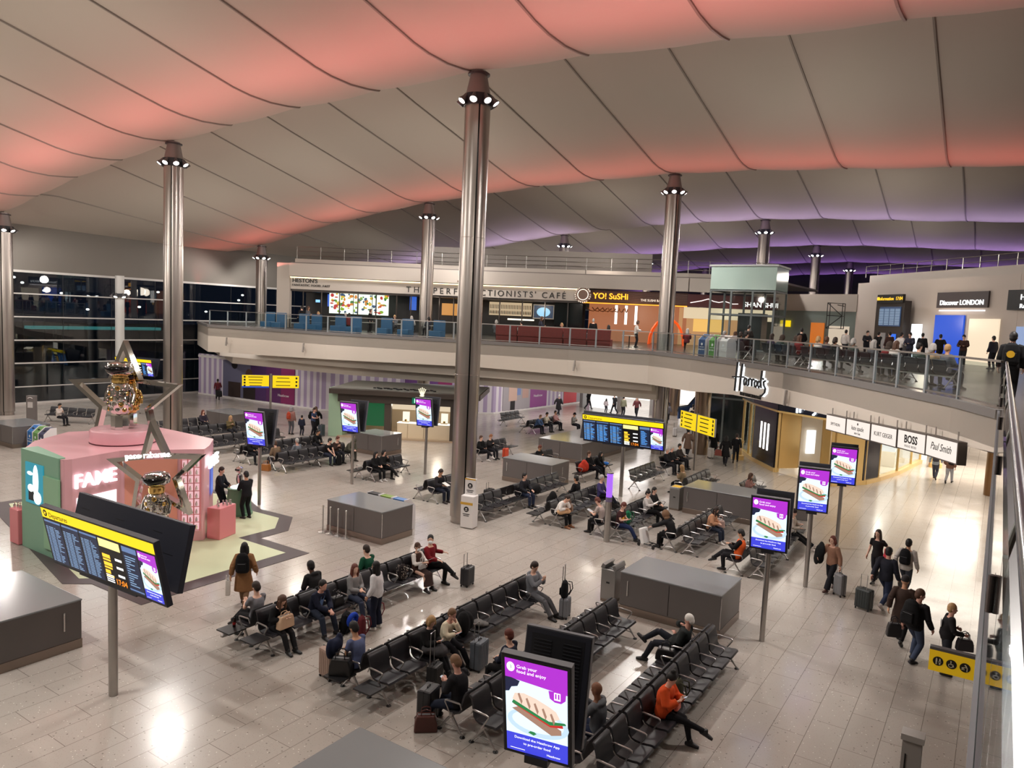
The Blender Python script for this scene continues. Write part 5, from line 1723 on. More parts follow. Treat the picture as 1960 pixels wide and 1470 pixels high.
# ================================================================== FASHION STORE UNDER THE CURVED DECK
navy_m = mat('store_navy', (22, 24, 38), .2)
brass_m = mat('store_brass', (226, 192, 128), .28, metal=.35)
cream_m = mat('store_cream', (236, 226, 208), .5)
E_STORE = emis('store_lit_interior', (255, 244, 226), 1.3)
E_SLOT = emis('light_slot', (255, 252, 246), 2.4)
E_CASE = emis('display_case_white', (250, 248, 244), 1.2)
clear_m = bpy.data.materials.new('shop_glass')
clear_m.use_nodes = True
nt = clear_m.node_tree
nt.nodes.clear()
go = nt.nodes.new('ShaderNodeOutputMaterial'); gt = nt.nodes.new('ShaderNodeBsdfTransparent'); gg = nt.nodes.new('ShaderNodeBsdfGlossy'); gg.inputs['Roughness'].default_value = .03
gt.inputs[0].default_value = (.9, .94, .94, 1)
fr = nt.nodes.new('ShaderNodeFresnel'); fr.inputs[0].default_value = 1.45; gx = nt.nodes.new('ShaderNodeMixShader')
clear_fresnel(nt, fr, 1.45)
nt.links.new(fr.outputs[0], gx.inputs[0]); nt.links.new(gt.outputs[0], gx.inputs[1]); nt.links.new(gg.outputs[0], gx.inputs[2]); nt.links.new(gx.outputs[0], go.inputs[0])
LF = [(-13.1, 46.6), (-12.3, 45.2), (-11.8, 44.3), (-9.75, 41.55)]
RF = [(-6.7, 39.95), (-5.4, 41.8), (-4.95, 43.4), (-4.35, 46.2), (-3.95, 49.3), (-3.65, 51.5)]
shop = thing('fashion_store', 'navy and brass fronted fashion store below the script sign on the fascia', 'shop', (0, 0, 0))
def seg_box(mb, a, b, z0, z1, th, mi=0):
    return mb.bar((a[0], a[1], (z0 + z1) / 2), (b[0], b[1], (z0 + z1) / 2), th, z1 - z0, mi)
m = MB()
for a, b in list(zip(LF, LF[1:])) + [(LF[-1], RF[0])] + list(zip(RF[:2], RF[1:2])):
    seg_box(m, a, b, 3.38, 4.2, .3)
m.build('lintel', navy_m, shop)
m = MB()
for a, b in list(zip(LF, LF[1:])) + [(LF[-1], RF[0])] + list(zip(RF, RF[1:])):
    seg_box(m, a, b, 3.3, 3.4, .34)
for a, b in list(zip(LF, LF[1:])) + list(zip(RF, RF[1:])):
    seg_box(m, a, b, 0, .22, .3)
for p in LF + RF:
    m.bar((p[0], p[1], 0), (p[0], p[1], 3.3), .12, .12)
m.build('brass_frame', brass_m, shop)
m = MB(); seg_box(m, (-11.7, 44.16), (-9.85, 41.66), .22, 3.3, .2); m.build('navy_panel', navy_m, shop)
m = MB(); seg_box(m, (-5.52, 41.62), (-5.02, 43.2), .22, 3.3, .2); m.build('navy_panel', navy_m, shop)
def along(a, b, t):
    return (a[0] + (b[0] - a[0]) * t, a[1] + (b[1] - a[1]) * t)
for (a, b, ts, off) in (((-11.7, 44.16), (-9.85, 41.66), (.36, .52, .68), (-.09, -.065)), ((-5.52, 41.62), (-5.02, 43.2), (.35, .6), (-.12, .04))):
    for t_ in ts:
        p = along(a, b, t_)
        dd = Vector((b[0] - a[0], b[1] - a[1], 0)).normalized()
        MB().bar((p[0] + off[0] - dd.x * .09, p[1] + off[1] - dd.y * .09, 1.75), (p[0] + off[0] + dd.x * .09, p[1] + off[1] + dd.y * .09, 1.75), .03, 1.5).build('light_slot', E_SLOT, shop)
for a, b, th in (((-9.7, 41.65), (-8.9, 42.6), .14), ((-7.9, 43.6), (-7.0, 44.6), .14), ((-6.75, 40.1), (-6.95, 41.0), .14), ((-6.6, 40.05), (-5.5, 41.6), .1)):
    m = MB(); seg_box(m, a, b, .22, 3.3, th); m.build('brass_panel', brass_m, shop)
m = MB(); seg_box(m, (-8.85, 42.65), (-7.95, 43.55), .22, 3.3, .1); m.build('cream_panel', cream_m, shop)
MB().box((-8.35, 42.9, 1.7), (.5, .12, 1.3), rz=.8).build('lit_poster', E_CASE, shop)
MB().lathe([(.62, 0), (.62, 4.3)], n=32).build('round_pillar', cream_m, shop, loc=(-7.9, 45.9, 0), smooth=30)
for a, b in list(zip(LF, LF[1:]))[:2] + list(zip(RF, RF[1:]))[1:]:
    m = MB(); seg_box(m, a, b, .22, 3.3, .02); m.build('shop_window', clear_m, shop)
MB().prism([(-12.3, 51.6), (-3.4, 53), (-3.4, 53.3), (-12.3, 51.9)], 0, 4.3).build('rear_wall', E_STORE, shop)
MB().prism([LF[0], LF[1], LF[2], LF[3], (-8.2, 40.55), RF[0]] + RF[1:] + [(-3.6, 52.8), (-12.3, 51.4)], .004, .02).build('shop_floor', mat('store_floor', (226, 214, 196), .2), shop)
m = MB()
for k in range(10):
    m.tube([(-12.9 + .12 * k, 46.9 + .15 * math.sin(k * 1.3), .3), (-12.9 + .12 * k, 46.9 + .15 * math.sin(k * 1.3), 3.3)], .02, n=6)
m.build('glass_rods', mat('rod_mirror', (220, 226, 222), .1, metal=.9), shop)
for k, (x, y) in enumerate(((-12.0, 43.9), (-3.35, 50.6))):
    t = thing('brass_plinth', ('brass display stand with jewellery beside the couple in black', 'brass display stand at the far end of the curved shop windows')[k], 'display stand', (x + (-.55 if k == 0 else .6), y, 0))
    MB().lathe([(0, 0), (.36, 0), (.36, .25), (.26, .3), (.2, .8), (.3, 1.0), (.32, 1.12), (0, 1.12)], n=24).build('body', brass_m, t, smooth=30)
    MB().ell((0, 0, 1.2), (.16, .16, .1)).build('ornament', chrome_m, t)
for k, (x, y) in enumerate(((-6.6, 47.5), (-6.0, 45.0), (-5.2, 48.5), (-10.2, 46.2))):
    t = thing('display_case', 'lit white display case in the fashion store, ' + ('deep inside right of the pillar', 'just inside the right window', 'far inside the curved window', 'behind the navy panel')[k], 'display case', (x, y, .022))
    MB().box((0, 0, .45), (1.0, .5, .9)).build('base', cream_m, t, bevel=.01)
    MB().box((0, 0, 1.2), (.96, .46, .6)).build('lit_top', E_CASE, t)
    MB().box((0, 0, 1.52), (1.0, .5, .04)).build('lid', brass_m, t)
for x, y in ((-9.5, 46.5), (-5.5, 46.5)):
    lamp('POINT', 'store_light', (x, y, 3.6), 420, (1, .92, .8), shadow_soft_size=.5)
# script letters, drawn as ribbons
def ribbon_text(parent, strokes, M, r, front, halo):
    a, b = MB(), MB()
    for st_ in strokes:
        pts = [(p[0], p[1], 0) for p in st_]
        a.tube([M @ Vector((x, y, .09)) for x, y, _ in pts], r, n=6)
        b.tube([M @ Vector((x + .035, y - .01, .02)) for x, y, _ in pts], r * 1.0, n=6)
    if halo:
        b.build('letter_glow', halo, parent)
    a.build('script_letters', front, parent, smooth=True)
SCRIPT = [[(.10, -.35), (.12, .3), (.16, 1.0)], [(.40, -.3), (.42, .3), (.47, .95)], [(-.1, .28), (.2, .32), (.6, .36)],
          [(.78, .3), (.68, .34), (.62, .2), (.64, .02), (.72, .02), (.78, .25), (.78, .34), (.8, .05), (.86, .02)],
          [(.9, .34), (.92, .02)], [(.91, .22), (.96, .34), (1.04, .32)], [(1.08, .34), (1.1, .02)], [(1.09, .22), (1.14, .34), (1.22, .32)],
          [(1.3, .3), (1.24, .2), (1.26, .04), (1.34, .02), (1.4, .14), (1.38, .28), (1.3, .3)],
          [(1.58, .26), (1.48, .3), (1.44, .14), (1.5, .02), (1.58, .12), (1.6, .5), (1.62, .78), (1.6, .3), (1.64, .02)],
          [(1.84, .36), (1.74, .3), (1.76, .18), (1.86, .05), (1.84, -.14), (1.7, -.3), (1.62, -.3)], [(1.7, .46), (1.73, .4)]]
sgn = thing('store_sign', 'large black script store sign with white halo on the pale fascia', 'sign', (-9.15, 33.0, 5.28))
EA, EB = Vector((-10.2, 34.2, 0)), Vector((-7.3, 31.1, 0))
ed = (EB - EA).normalized(); en = Vector((ed.y, -ed.x, 0))
if en.y > 0:
    en = -en
def fas(u, z, off=.06):
    p = EA + ed * u + en * off
    return Vector((p.x, p.y, z))
M = Matrix.Translation(-Vector((-9.15, 33.0, 5.28))) @ face_matrix(fas(.2, 5.24, .01), ed, (0, 0, 1)) @ Matrix.Diagonal((1.55, .98, 1.1, 1))
ribbon_text(sgn, SCRIPT, M, .042, mat('sign_black', (14, 14, 14), .4), emis('halo_white', (240, 248, 255), 2.2))
text('FINE WATCH ROOM', .2, Matrix.Translation(-Vector((-9.15, 33.0, 5.28))) @ face_matrix(fas(.75, 4.76, .03), ed, (0, 0, 1)), mat('sign_black', (14, 14, 14), .4), sgn, depth=.02, bold=.004)
sgn2 = thing('store_sign', 'small glowing white script sign over the store entrance', 'sign', (-8.5, 40.9, 3.9))
la = Vector((-9.75, 41.55, 0)); lb = Vector((-6.7, 39.95, 0)); ld = (lb - la).normalized(); ln = Vector((ld.y, -ld.x, 0))
M = Matrix.Translation(-Vector((-8.5, 40.9, 3.9))) @ face_matrix(la + ld * 1.2 + ln * .17 + Vector((0, 0, 3.68)), ld, (0, 0, 1)) @ Matrix.Scale(.66, 4)
ribbon_text(sgn2, SCRIPT, M, .06, emis('script_glow', (235, 245, 255), 2.2), None)
# brand boxes under the fascia
BR = [('SMYTHSON', .14), ('kate spade', .2), ('KURT GEIGER', .18), ('BOSS', .3), ('Paul Smith', .27)]
BP = [(-4.74, 27.65), (-3.87, 26.29), (-2.95, 24.84), (-2.09, 23.49), (-1.28, 22.22), (-.49, 20.64)]
for k, (body, sz) in enumerate(BR):
    a, b = Vector((*BP[k], 0)), Vector((*BP[k + 1], 0))
    d = (b - a).normalized(); n_ = Vector((d.y, -d.x, 0))
    if n_.y > 0:
        n_ = -n_
    W = (b - a).length - .04
    c = (a + b) / 2
    t = thing('brand_lightbox', 'white lit sign box reading ' + ('SMYTHSON, first from the left', 'kate spade', 'KURT GEIGER', 'BOSS in bold black', 'Paul Smith in handwriting')[k] + ', hanging under the fascia', 'sign', (c.x + .1 * d.y, c.y - .1 * d.x, 4.69 + .075 * k), math.atan2(d.y, d.x), 'white lit sign boxes under the fascia')
    t.rotation_euler = (0, -.04, t.rotation_euler.z)
    MB().box((0, 0, 0), (W, .22, .56)).build('case', mat('lightbox_case', (84, 76, 70), .5), t, bevel=.01)
    f = MB().box((0, -.114, 0), (W - .08, .01, .49)).build('face', emis('lightbox_white', (248, 236, 226), 1.05), t)
    o = text(body, sz, face_matrix((0, -.123, -.06 if k != 1 else -.05), (1, 0, 0), (0, 0, 1)), black_ink, t, align='CENTER', depth=.002, bold=.008 if k == 3 else 0, shear=.3 if k == 4 else 0)
    if k == 3:
        text('HUGO BOSS', .09, face_matrix((0, -.123, -.18), (1, 0, 0), (0, 0, 1)), black_ink, t, align='CENTER', depth=.002, spacing=1.3)
    if k == 1:
        text('NEW YORK', .08, face_matrix((0, -.123, -.18), (1, 0, 0), (0, 0, 1)), black_ink, t, align='CENTER', depth=.002)
        MB().box((0, -.123, .15), (.07, .004, .07), ry=PI / 4).build('spade_icon', black_ink, t)
    for sx in (-1, 1):
        MB().tube([(sx * W * .35, 0, .27), (sx * W * .35, 0, .5)], .02, n=6).build('hanger', steel_m, t)
# little fascia fins
for k, (x, y, rz) in enumerate(((-7.0, 30.55, -.9), (-47.2, 33.95, .1), (-39.6, 34.5, .1), (-21.0, 38.75, .2))):
    o = MB().box((0, 0, 0), (.08, .1, .62), ry=.12).box((.1, 0, -.02), (.03, .05, .4), ry=-.3).build('fascia_fin', mat('fin_grey', (166, 160, 154), .5), loc=(x, y - .1, 5.1), rz=rz)
    tag(o, ('slanted metal fin on the fascia right of the script sign', 'left one of two slanted fins on the left fascia', 'right one of two slanted fins on the left fascia', 'slanted metal fin above the hanging yellow signs')[k], 'fin', 'slanted metal fins on the fascia')

# ================================================================== BRIGHT SHOPPING AREA BEYOND, UNDER THE DECK
E_BRIGHT = emis('glowing_shop_wall', (255, 248, 240), 1.25)  # light of the bright shop put into the wall's own glow
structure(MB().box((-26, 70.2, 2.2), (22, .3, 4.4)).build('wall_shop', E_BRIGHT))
t = thing('shop_portal', 'black overhead portal with grey shutters at the bright shop passage', 'portal', (-28.0, 59.3, 0))
MB().box((-1.2, 0, 3.35), (3.6, 1.0, 1.6)).build('black_header', mat('portal_black', (20, 20, 24), .35), t)
MB().box((2.1, -.1, 3.3), (2.8, .9, 1.3)).build('shutter_box', mat('shutter_grey', (96, 100, 108), .4, metal=.4), t)
m = MB()
for k in range(7):
    m.box((.9 + .4 * k, -.56, 3.3), (.03, .03, 1.2))
m.build('shutter_rib', mat('shutter_rib', (60, 62, 70), .4), t)
for x in (-3.1, .55, 3.6):
    MB().box((x, 0, 2.2), (.3, .8, 4.4)).build('leg', mat('portal_grey', (130, 126, 124), .4), t)
MB().box((-1.3, .7, 1.2), (2.9, .08, 2.4)).build('lit_screen', emis('portal_lit_screen', (255, 252, 248), 1.3), t)
MB().box((-.2, -.4, 4.28), (6.6, .3, .24)).build('lit_header', emis('portal_sign', (255, 236, 224), 1.3), t)
for k, (x, y, c) in enumerate(((-26.0, 66.0, (196, 60, 50)), (-22.5, 67.0, (220, 190, 150)), (-19.0, 66.0, (180, 70, 60)), (-16.0, 68.0, (230, 210, 180)))):
    t = thing('shop_shelf', 'brightly stocked shop shelf in the bright passage, ' + ('red goods', 'cream goods', 'red boxes by the escalator', 'pale goods far right')[k], 'shelf', (x, y, 0))
    MB().box((0, 0, 1.2), (1.8, .5, 2.4)).build('frame', cream_m, t)
    m = MB()
    for r in range(5):
        for q in range(7):
            m.box((-.78 + .26 * q, -.28, .3 + .45 * r), (.2, .1, .32))
    m.build('stock', mat('stock_%d' % k, c, .5), t)
E_ = thing('escalator', 'escalator with blue side panels rising behind the right columns', 'escalator', (-20.3, 58.0, 0), math.radians(80))
for s in (-.6, .6):
    MB().ext([(-1.5, .3), (0, .3), (6.5, 4.0), (7, 4.0), (7, 4.9), (6.2, 4.9), (0, 1.25), (-1.5, 1.2)], 'y', s - .03, s + .03).build('side_panel', mat('escalator_blue', (70, 96, 140), .2), E_)
    MB().tube([(-1.6, s, .9), (-1.5, s, 1.25), (0, s, 1.3), (6.2, s, 4.95)], .05, n=8).build('handrail', black_m, E_)
m = MB()
for k in range(18):
    m.box((.35 * k, 0, .1 + .2 * k), (.4, 1.1, .2))
m.build('steps', steel_m, E_)
# dark glazed lift core rising through both floors
lift = thing('glass_lift', 'glass lift with a pale glazed head rising past the upper floor', 'lift', (-14.6, 50.9, 0))
lift_dark = mat('lift_dark_glass', (16, 24, 26), .08, spec=.6)
MB().box((0, 0, 3.0), (4.2, 3.0, 5.9)).build('lower_core', lift_dark, lift)
m = MB()
for x in (-2.1, -.7, .7, 2.1):
    for y in (-1.5, 1.5):
        m.box((x, y, 5.1), (.12, .12, 10.2))
for zz in (.1, 3.0, 6.3, 8.6, 10.2):
    m.box((0, -1.5, zz), (4.3, .1, .12)).box((0, 1.5, zz), (4.3, .1, .12)).box((-2.1, 0, zz), (.1, 3.0, .12)).box((2.1, 0, zz), (.1, 3.0, .12))
m.build('lift_frame', mat('lift_frame_grey', (92, 98, 98), .4, metal=.5), lift)
MB().box((0, -1.5, 8.2), (4.1, .02, 3.9)).box((2.1, 0, 8.2), (.02, 2.9, 3.9)).build('lift_glass', clear_m, lift)
MB().box((.3, .3, 7.5), (1.6, 1.4, 2.5)).build('lift_car', mat('lift_car_dark', (28, 32, 34), .3), lift)
hd = MB().box((0, 0, 11.0), (4.3, 3.1, 1.6)).build('lift_head', mat('lift_head_glass', (150, 168, 160), .12, spec=.6), lift, bevel=.02)
MB().box((0, 0, 11.83), (4.5, 3.3, .12)).build('head_cap', mat('lift_cap', (150, 152, 150), .4), lift)
# area lamps added under the deck to brighten corridor, passage and hoarding
for (x, y, e) in ((4.0, 30.0, 420), (-1.0, 38.0, 460), (-.5, 50.0, 1100), (3.0, 62.0, 1300), (-9.0, 37.5, 160), (-20.0, 46, 280), (-24, 55, 420), (-27, 64, 320), (-40.5, 42.2, 60), (-47.5, 37.3, 150), (-34.5, 43.0, 150), (-29.5, 50.0, 240)):
    lamp('AREA', 'under_deck_fill', (x, y, 4.4), e, (1, .9, .78) if x > -10 else (1, .95, .92), shape='RECTANGLE', size=4.0, size_y=6.0)
structure(MB().box((10, 74, 2.2), (20, .3, 4.4)).build('wall_corridor', emis('corridor_glow', (255, 226, 188), 1.0)))  # far wall made to glow in place of lit shops
c = MB().lathe([(.35, 0), (.35, 4.44)], n=24).build('brown_pillar', mat('pillar_bronze', (120, 90, 60), .3, metal=.7), smooth=30)
c.location = (.15, 43.8, 0)
tag(c, 'bronze pillar under the deck at the end of the walkway', 'pillar', kind='thing')
for k, (x, y) in enumerate(((-14.9, 44.0), (-23.2, 61.0))):
    c = MB().lathe([(.48, 0), (.48, 4.44)], n=32).build('bronze_pillar', mat('pillar_bronze2', (146, 126, 108), .3, metal=.9), smooth=30)
    c.location = (x, y, 0)
    tag(c, ('bronze pillar under the deck right of the yellow direction sign', 'bronze pillar inside the bright passage')[k], 'pillar', kind='thing')

# ================================================================== UPPER FLOOR RESTAURANTS
MZ = 6.2
def wall_seg(t, a, b, z0, z1, m, name, th=.25, off=0.0):
    a, b = Vector((*a, 0)), Vector((*b, 0))
    d = (b - a).normalized(); n_ = Vector((d.y, -d.x, 0))
    mb = MB(); mb.bar((a.x + n_.x * off, a.y + n_.y * off, (z0 + z1) / 2), (b.x + n_.x * off, b.y + n_.y * off, (z0 + z1) / 2), th, z1 - z0)
    return mb.build(name, m, t)
C = [(-47.4, 39.8), (-41.0, 44.0), (-36.0, 47.3), (-27.4, 51.3)]
cafe = thing('cafe', 'long pale café front with spaced serif letters above dark interiors', 'restaurant', (0, 0, 0))
sign_m = mat('cafe_sign_panel', (186, 176, 166), .5)
top_band = mat('cafe_parapet', (176, 166, 156), .6)
bronze_in = mat('cafe_dark_interior', (32, 27, 25), .5)
D_END = [(-47.4, 39.8), (-41.0, 44.0), (-36.0, 47.3), (-27.4, 51.3), (-20.0, 54.0), (-14.2, 57.2)]
for a, b in zip(D_END, D_END[1:]):
    wall_seg(cafe, a, b, 10.25, 11.25, top_band, 'parapet', .3, .35)
    wall_seg(cafe, a, b, 11.25, 11.7, top_band, 'upper_parapet', .3, -1.2)
for a, b in zip(C, C[1:]):
    wall_seg(cafe, a, b, 9.25, 10.12, sign_m, 'sign_band', .2)
    wall_seg(cafe, a, b, 10.13, 10.2, emis('cove_light', (255, 226, 176), 2.6), 'cove_light', .16, .1)
    wall_seg(cafe, a, b, MZ, 9.25, bronze_in, 'rear_wall', .2, -4.5)
    wall_seg(cafe, a, b, 9.1, 9.26, mat('cafe_soffit_dark', (60, 50, 44), .5), 'soffit', 4.4, -2.2)
wall_seg(cafe, (-48.3, 39.3), (-47.4, 39.8), MZ, 11.25, top_band, 'end_pier', .5)
def cafe_pt(seg, t_, z, off):
    a, b = Vector((*D_END[seg], 0)), Vector((*D_END[seg + 1], 0))
    d = (b - a).normalized(); n_ = Vector((d.y, -d.x, 0))
    p = a + (b - a) * t_ + n_ * off
    return Vector((p.x, p.y, z)), d
def cafe_text(seg, t_, z, body, size, m, off=.13, **kw):
    p, d = cafe_pt(seg, t_, z, off)
    return text(body, size, face_matrix(p, d, (0, 0, 1)), m, cafe, 'sign_letters', depth=.02, **kw)
cafe_text(0, .02, 9.78, "HESTON'S", .44, black_ink, bold=.006)
cafe_text(0, .02, 9.48, 'FANTASTIC FOOD. FAST', .25, black_ink, spacing=1.1)
cafe_text(1, .25, 9.38, 'THE PERF', .66, black_ink, spacing=1.55)
cafe_text(2, .10, 9.38, "ECTIONISTS' CAF\u00c9", .66, black_ink, spacing=1.36)
# menu light wall, screens
p, d = cafe_pt(0, .25, 7.45, -3.8)
def lit_panel(name, seg, t_, z, off, w, h, m, parent=cafe):
    p, d = cafe_pt(seg, t_, z, off)
    return MB().box((0, 0, h / 2), (w, .08, h)).build(name, m, parent, loc=p, rz=math.atan2(d.y, d.x))
menu = lit_panel('menu_wall', 0, .64, 7.45, -2.6, 4.9, 1.75, emis('menu_wall_light', (240, 255, 236), 1.25))
rnd = random.Random(11)
mm = [emis('menu_%d' % k, c, .8) for k, c in enumerate(((150, 190, 40), (230, 140, 40), (60, 130, 60), (210, 60, 60), (240, 200, 60), (60, 90, 130)))]
m = MB().box((0, -.041, .87), (4.8, .002, 1.7), mi=6)
for k in range(90):
    x, z = rnd.uniform(-2.3, 2.3), rnd.uniform(.12, 1.62)
    if abs(x + .45) < .05 or abs(x - 1.1) < .05:
        continue
    m.ell((x, -.045 - .0005 * (k % 9), z), (rnd.uniform(.06, .2), .004, rnd.uniform(.05, .16)), n=9, m=4, mi=k % 6)
m.build('menu_pictures', mm + [emis('menu_base', (240, 255, 236), 1.25)], menu)
m = MB().box((-.45, -.05, .87), (.05, .02, 1.75)).box((1.1, -.05, .87), (.05, .02, 1.75)).build('menu_divider', black_m, menu)
blue_scr = emis('blue_screen', (60, 110, 220), .8)
lit_panel('blue_screen', 0, .32, 8.0, -3.0, .5, 1.0, blue_scr)
lit_panel('blue_screen', 1, .28, 8.0, -3.0, .55, 1.1, blue_scr)
lit_panel('blue_screen', 0, .16, 8.3, -3.6, .35, .22, emis('exit_green_white', (140, 200, 255), 1.4))
lit_panel('copper_shelf', 1, .82, 7.7, -4.2, 1.9, 1.0, emis('oven_amber', (230, 160, 80), .75))
lit_panel('copper_shelf', 2, .05, 8.1, -4.2, .4, .9, emis('oven_amber2', (255, 190, 110), .9))
back_bar = lit_panel('back_bar', 2, .34, 7.9, -4.1, 3.6, 1.1, emis('bar_glow', (255, 224, 180), .55))
m = MB()
for k in range(26):
    m.lathe([(.04, 0), (.04, .2), (.015, .27), (.015, .33), (0, .33)], c=(-1.7 + .136 * k, -.09, .12), n=8, mi=k % 3)
    m.box((-1.7 + .136 * k, -.07, .72), (.05, .05, .35), mi=(k + 1) % 3)
m.build('bottles', [mat('bottle_green', (30, 50, 30), .2), mat('bottle_amber', (110, 60, 24), .2), mat('bottle_dark', (30, 24, 22), .2)], back_bar)
lit_panel('light_bar', 2, .45, 7.55, -3.2, 2.2, .12, E_WARM2)
tv = lit_panel('bar_screen', 2, .66, 7.75, -2.0, 1.7, 1.15, mat('tv_frame', (170, 166, 160), .4))
MB().box((0, -.045, .575), (1.55, .02, 1.0)).build('tv_picture', emis('tv_blue', (30, 60, 90), .7), tv)
MB().ell((0, -.06, .55), (.55, .006, .38), n=20).build('tv_figure', emis('tv_ice', (150, 205, 235), 1.1), tv)
lit_panel('dark_glazing', 2, .88, MZ, -1.0, 2.2, 2.9, lift_dark)
for seg in (0, 1, 2):
    for k in range(5):
        p, d = cafe_pt(seg, .12 + .19 * k, MZ, -.3)
        MB().box((0, 0, 1.5), (.07, .07, 3.0)).build('mullion', mat('bronze_mullion', (52, 44, 40), .4), cafe, loc=p)
rg_, d = cafe_pt(2, 1.0, 9.75, .3)
ring = thing('round_sign', 'round white neon ice cream parlour sign between the café and the orange noodle bar', 'sign', rg_, math.atan2(d.y, d.x))
MB().lathe([(0, 0), (.62, 0), (.62, .05), (0, .05)], n=36).xf(Matrix.Rotation(PI / 2, 4, 'X')).build('disc', mat('round_sign_brown', (120, 92, 78), .5), ring)
MB().tube([(.4 * math.cos(a), -.07, .4 * math.sin(a)) for a in [k * .3 for k in range(22)]], .03, n=6).build('neon_ring', emis('neon_warm', (255, 240, 220), 1.6), ring)
for k, ch in enumerate('NITRO ICE CREAM PARLOUR '):
    if ch == ' ':
        continue
    a = PI / 2 - k * 2 * PI / 24
    o = text(ch, .17, Matrix.Rotation(PI / 2, 4, 'X'), emis('neon_warm', (255, 240, 220), 1.6), ring, 'sign_letters', align='CENTER')
    o.matrix_local = Matrix.Translation((.52 * math.cos(a), -.06, .52 * math.sin(a))) @ Matrix.Rotation(-(a - PI / 2), 4, 'Y')
# hanging propeller ornament
p, d = cafe_pt(1, .96, 10.4, .5)
t = thing('propeller_ornament', 'brown wooden propeller ornament fixed on the café sign', 'ornament', p, math.atan2(d.y, d.x))
MB().box((.45, 0, 0), (1.3, .12, .16)).build('blade', mat('propeller_wood', (96, 66, 44), .4), t, bevel=.05)
MB().tube([(0, 0, -.3), (0, 0, .3), (.1, 0, .5), (.2, 0, .6)], .04).tube([(.2 + .1 * math.cos(a), 0, .68 + .1 * math.sin(a)) for a in [k * .5 for k in range(13)]], .03, n=6).build('shaft', mat('propeller_iron', (70, 62, 56), .5), t)
# noodle bar
yo = thing('noodle_bar', 'orange lit sushi bar with slatted sign and neon lettering', 'restaurant', (0, 0, 0))
slat = mat('slat_brown', (96, 62, 48), .5)
for k in range(9):
    wall_seg(yo, D_END[3], D_END[4], 9.28 + k * .1, 9.34 + k * .1, slat, 'sign_slat', .1, .0)
wall_seg(yo, D_END[3], D_END[4], 9.2, 10.15, mat('slat_back', (44, 30, 26), .6), 'sign_back', .05, -.1)
wall_seg(yo, D_END[3], D_END[4], 9.12, 9.2, emis('orange_strip', (255, 160, 40), 1.8), 'light_strip', .12, .05)
wall_seg(yo, D_END[3], D_END[4], MZ, 9.2, emis('noodle_wall', (214, 132, 88), .55), 'rear_wall', .2, -4.0)
def yo_text(t_, z, body, size, m, **kw):
    p, d = cafe_pt(3, t_, z, .1)
    return text(body, size, face_matrix(p, d, (0, 0, 1)), m, yo, 'neon_letters', depth=.03, **kw)
yo_text(.1, 9.5, 'YO! SuSHi', .62, emis('yo_orange', (255, 176, 40), 1.9), bold=.012)
yo_text(.56, 9.42, 'THE SUSHI BAR', .24, emis('yo_white', (255, 236, 214), 1.3))
for k in range(3):
    lit_panel('light_column', 3, .3 + .1 * k, 7.6, -2.6, .2, 1.5, emis('white_tube', (255, 246, 236), 2.2), yo)
for k in range(8):
    p, d = cafe_pt(3, .06 + .05 * k, 8.75, -1.5)
    MB().tube([(-.3, 0, .1), (-.1, 0, -.15), (.2, 0, -.2), (.5, 0, .05)], .045, n=6).build('wooden_curl', mat('curl_wood', (150, 92, 50), .5), yo, loc=p, rz=math.atan2(d.y, d.x) + k * .2)
p, d = cafe_pt(3, .82, MZ, -1.2)
m = MB()
for k in range(5):
    a0 = k * .12
    m.tube([(1.3 * math.cos(a), .5 * k - 1, 2.0 * math.sin(a)) for a in [PI * q / 10 for q in range(11)]], .09, n=6)
m.build('orange_pod', mat('pod_orange', (236, 84, 20), .35, emit=(236, 84, 20), estr=.5), yo, loc=p, rz=math.atan2(d.y, d.x))
# maroon kitchen
sh_ = thing('noodle_kitchen', 'maroon fronted kitchen with white mountain outline sign beside the lift', 'restaurant', (0, 0, 0))
wall_seg(sh_, D_END[4], D_END[5], 9.15, 10.1, mat('maroon_sign', (74, 26, 28), .5), 'sign_band', .2)
wall_seg(sh_, D_END[4], D_END[5], 8.3, 9.15, emis('kitchen_cream', (250, 226, 186), .8), 'light_band', .2, -1.5)
wall_seg(sh_, D_END[4], D_END[5], MZ, 9.15, emis('kitchen_glow', (236, 176, 120), .6), 'rear_wall', .2, -4.0)
p, d = cafe_pt(4, 0, 0, .13)
pts = [(.2, 9.45), (1.0, 9.62), (1.5, 9.78), (1.9, 9.62), (2.3, 9.55), (2.7, 9.66), (3.3, 9.48), (3.7, 9.5)]
MB().tube([(p.x + d.x * u, p.y + d.y * u, z) for u, z in pts], .035, n=6).build('mountain_line', emis('neon_pink_white', (255, 236, 230), 1.6), sh_)
p, d = cafe_pt(4, .62, 9.32, .13)
text('SHAN SHUI', .5, face_matrix(p, d, (0, 0, 1)), emis('neon_white2', (255, 250, 244), 1.6), sh_, 'sign_letters', depth=.02, bold=.006)
back2 = lit_panel('bottle_shelf', 4, .35, 7.3, -3.6, 2.4, 1.0, emis('amber_shelf', (255, 200, 110), .9), sh_)
p, d = cafe_pt(4, .75, MZ, -1.0)
m = MB()
rnd = random.Random(2)
for k in range(40):
    a, e = rnd.uniform(0, 2 * PI), rnd.uniform(.3, 1.3)
    m.tube([(0, 0, 1.0), (.5 * math.cos(a), .5 * math.sin(a), 1.0 + .5 * e), (.8 * math.cos(a), .8 * math.sin(a), .9 + .8 * e)], [.02, .015, .008], n=4)
tree = m.build('dry_branch_plant', mat('russet_twigs', (176, 92, 60), .6), loc=p)
tag(tree, 'russet dry branch arrangement in front of the maroon kitchen', 'plant', kind='thing')
MB().lathe([(0, 0), (.2, 0), (.26, .9), (.22, 1.0), (0, 1.0)], n=16).build('pot', mat('pot_terracotta', (120, 70, 50), .5), tree)
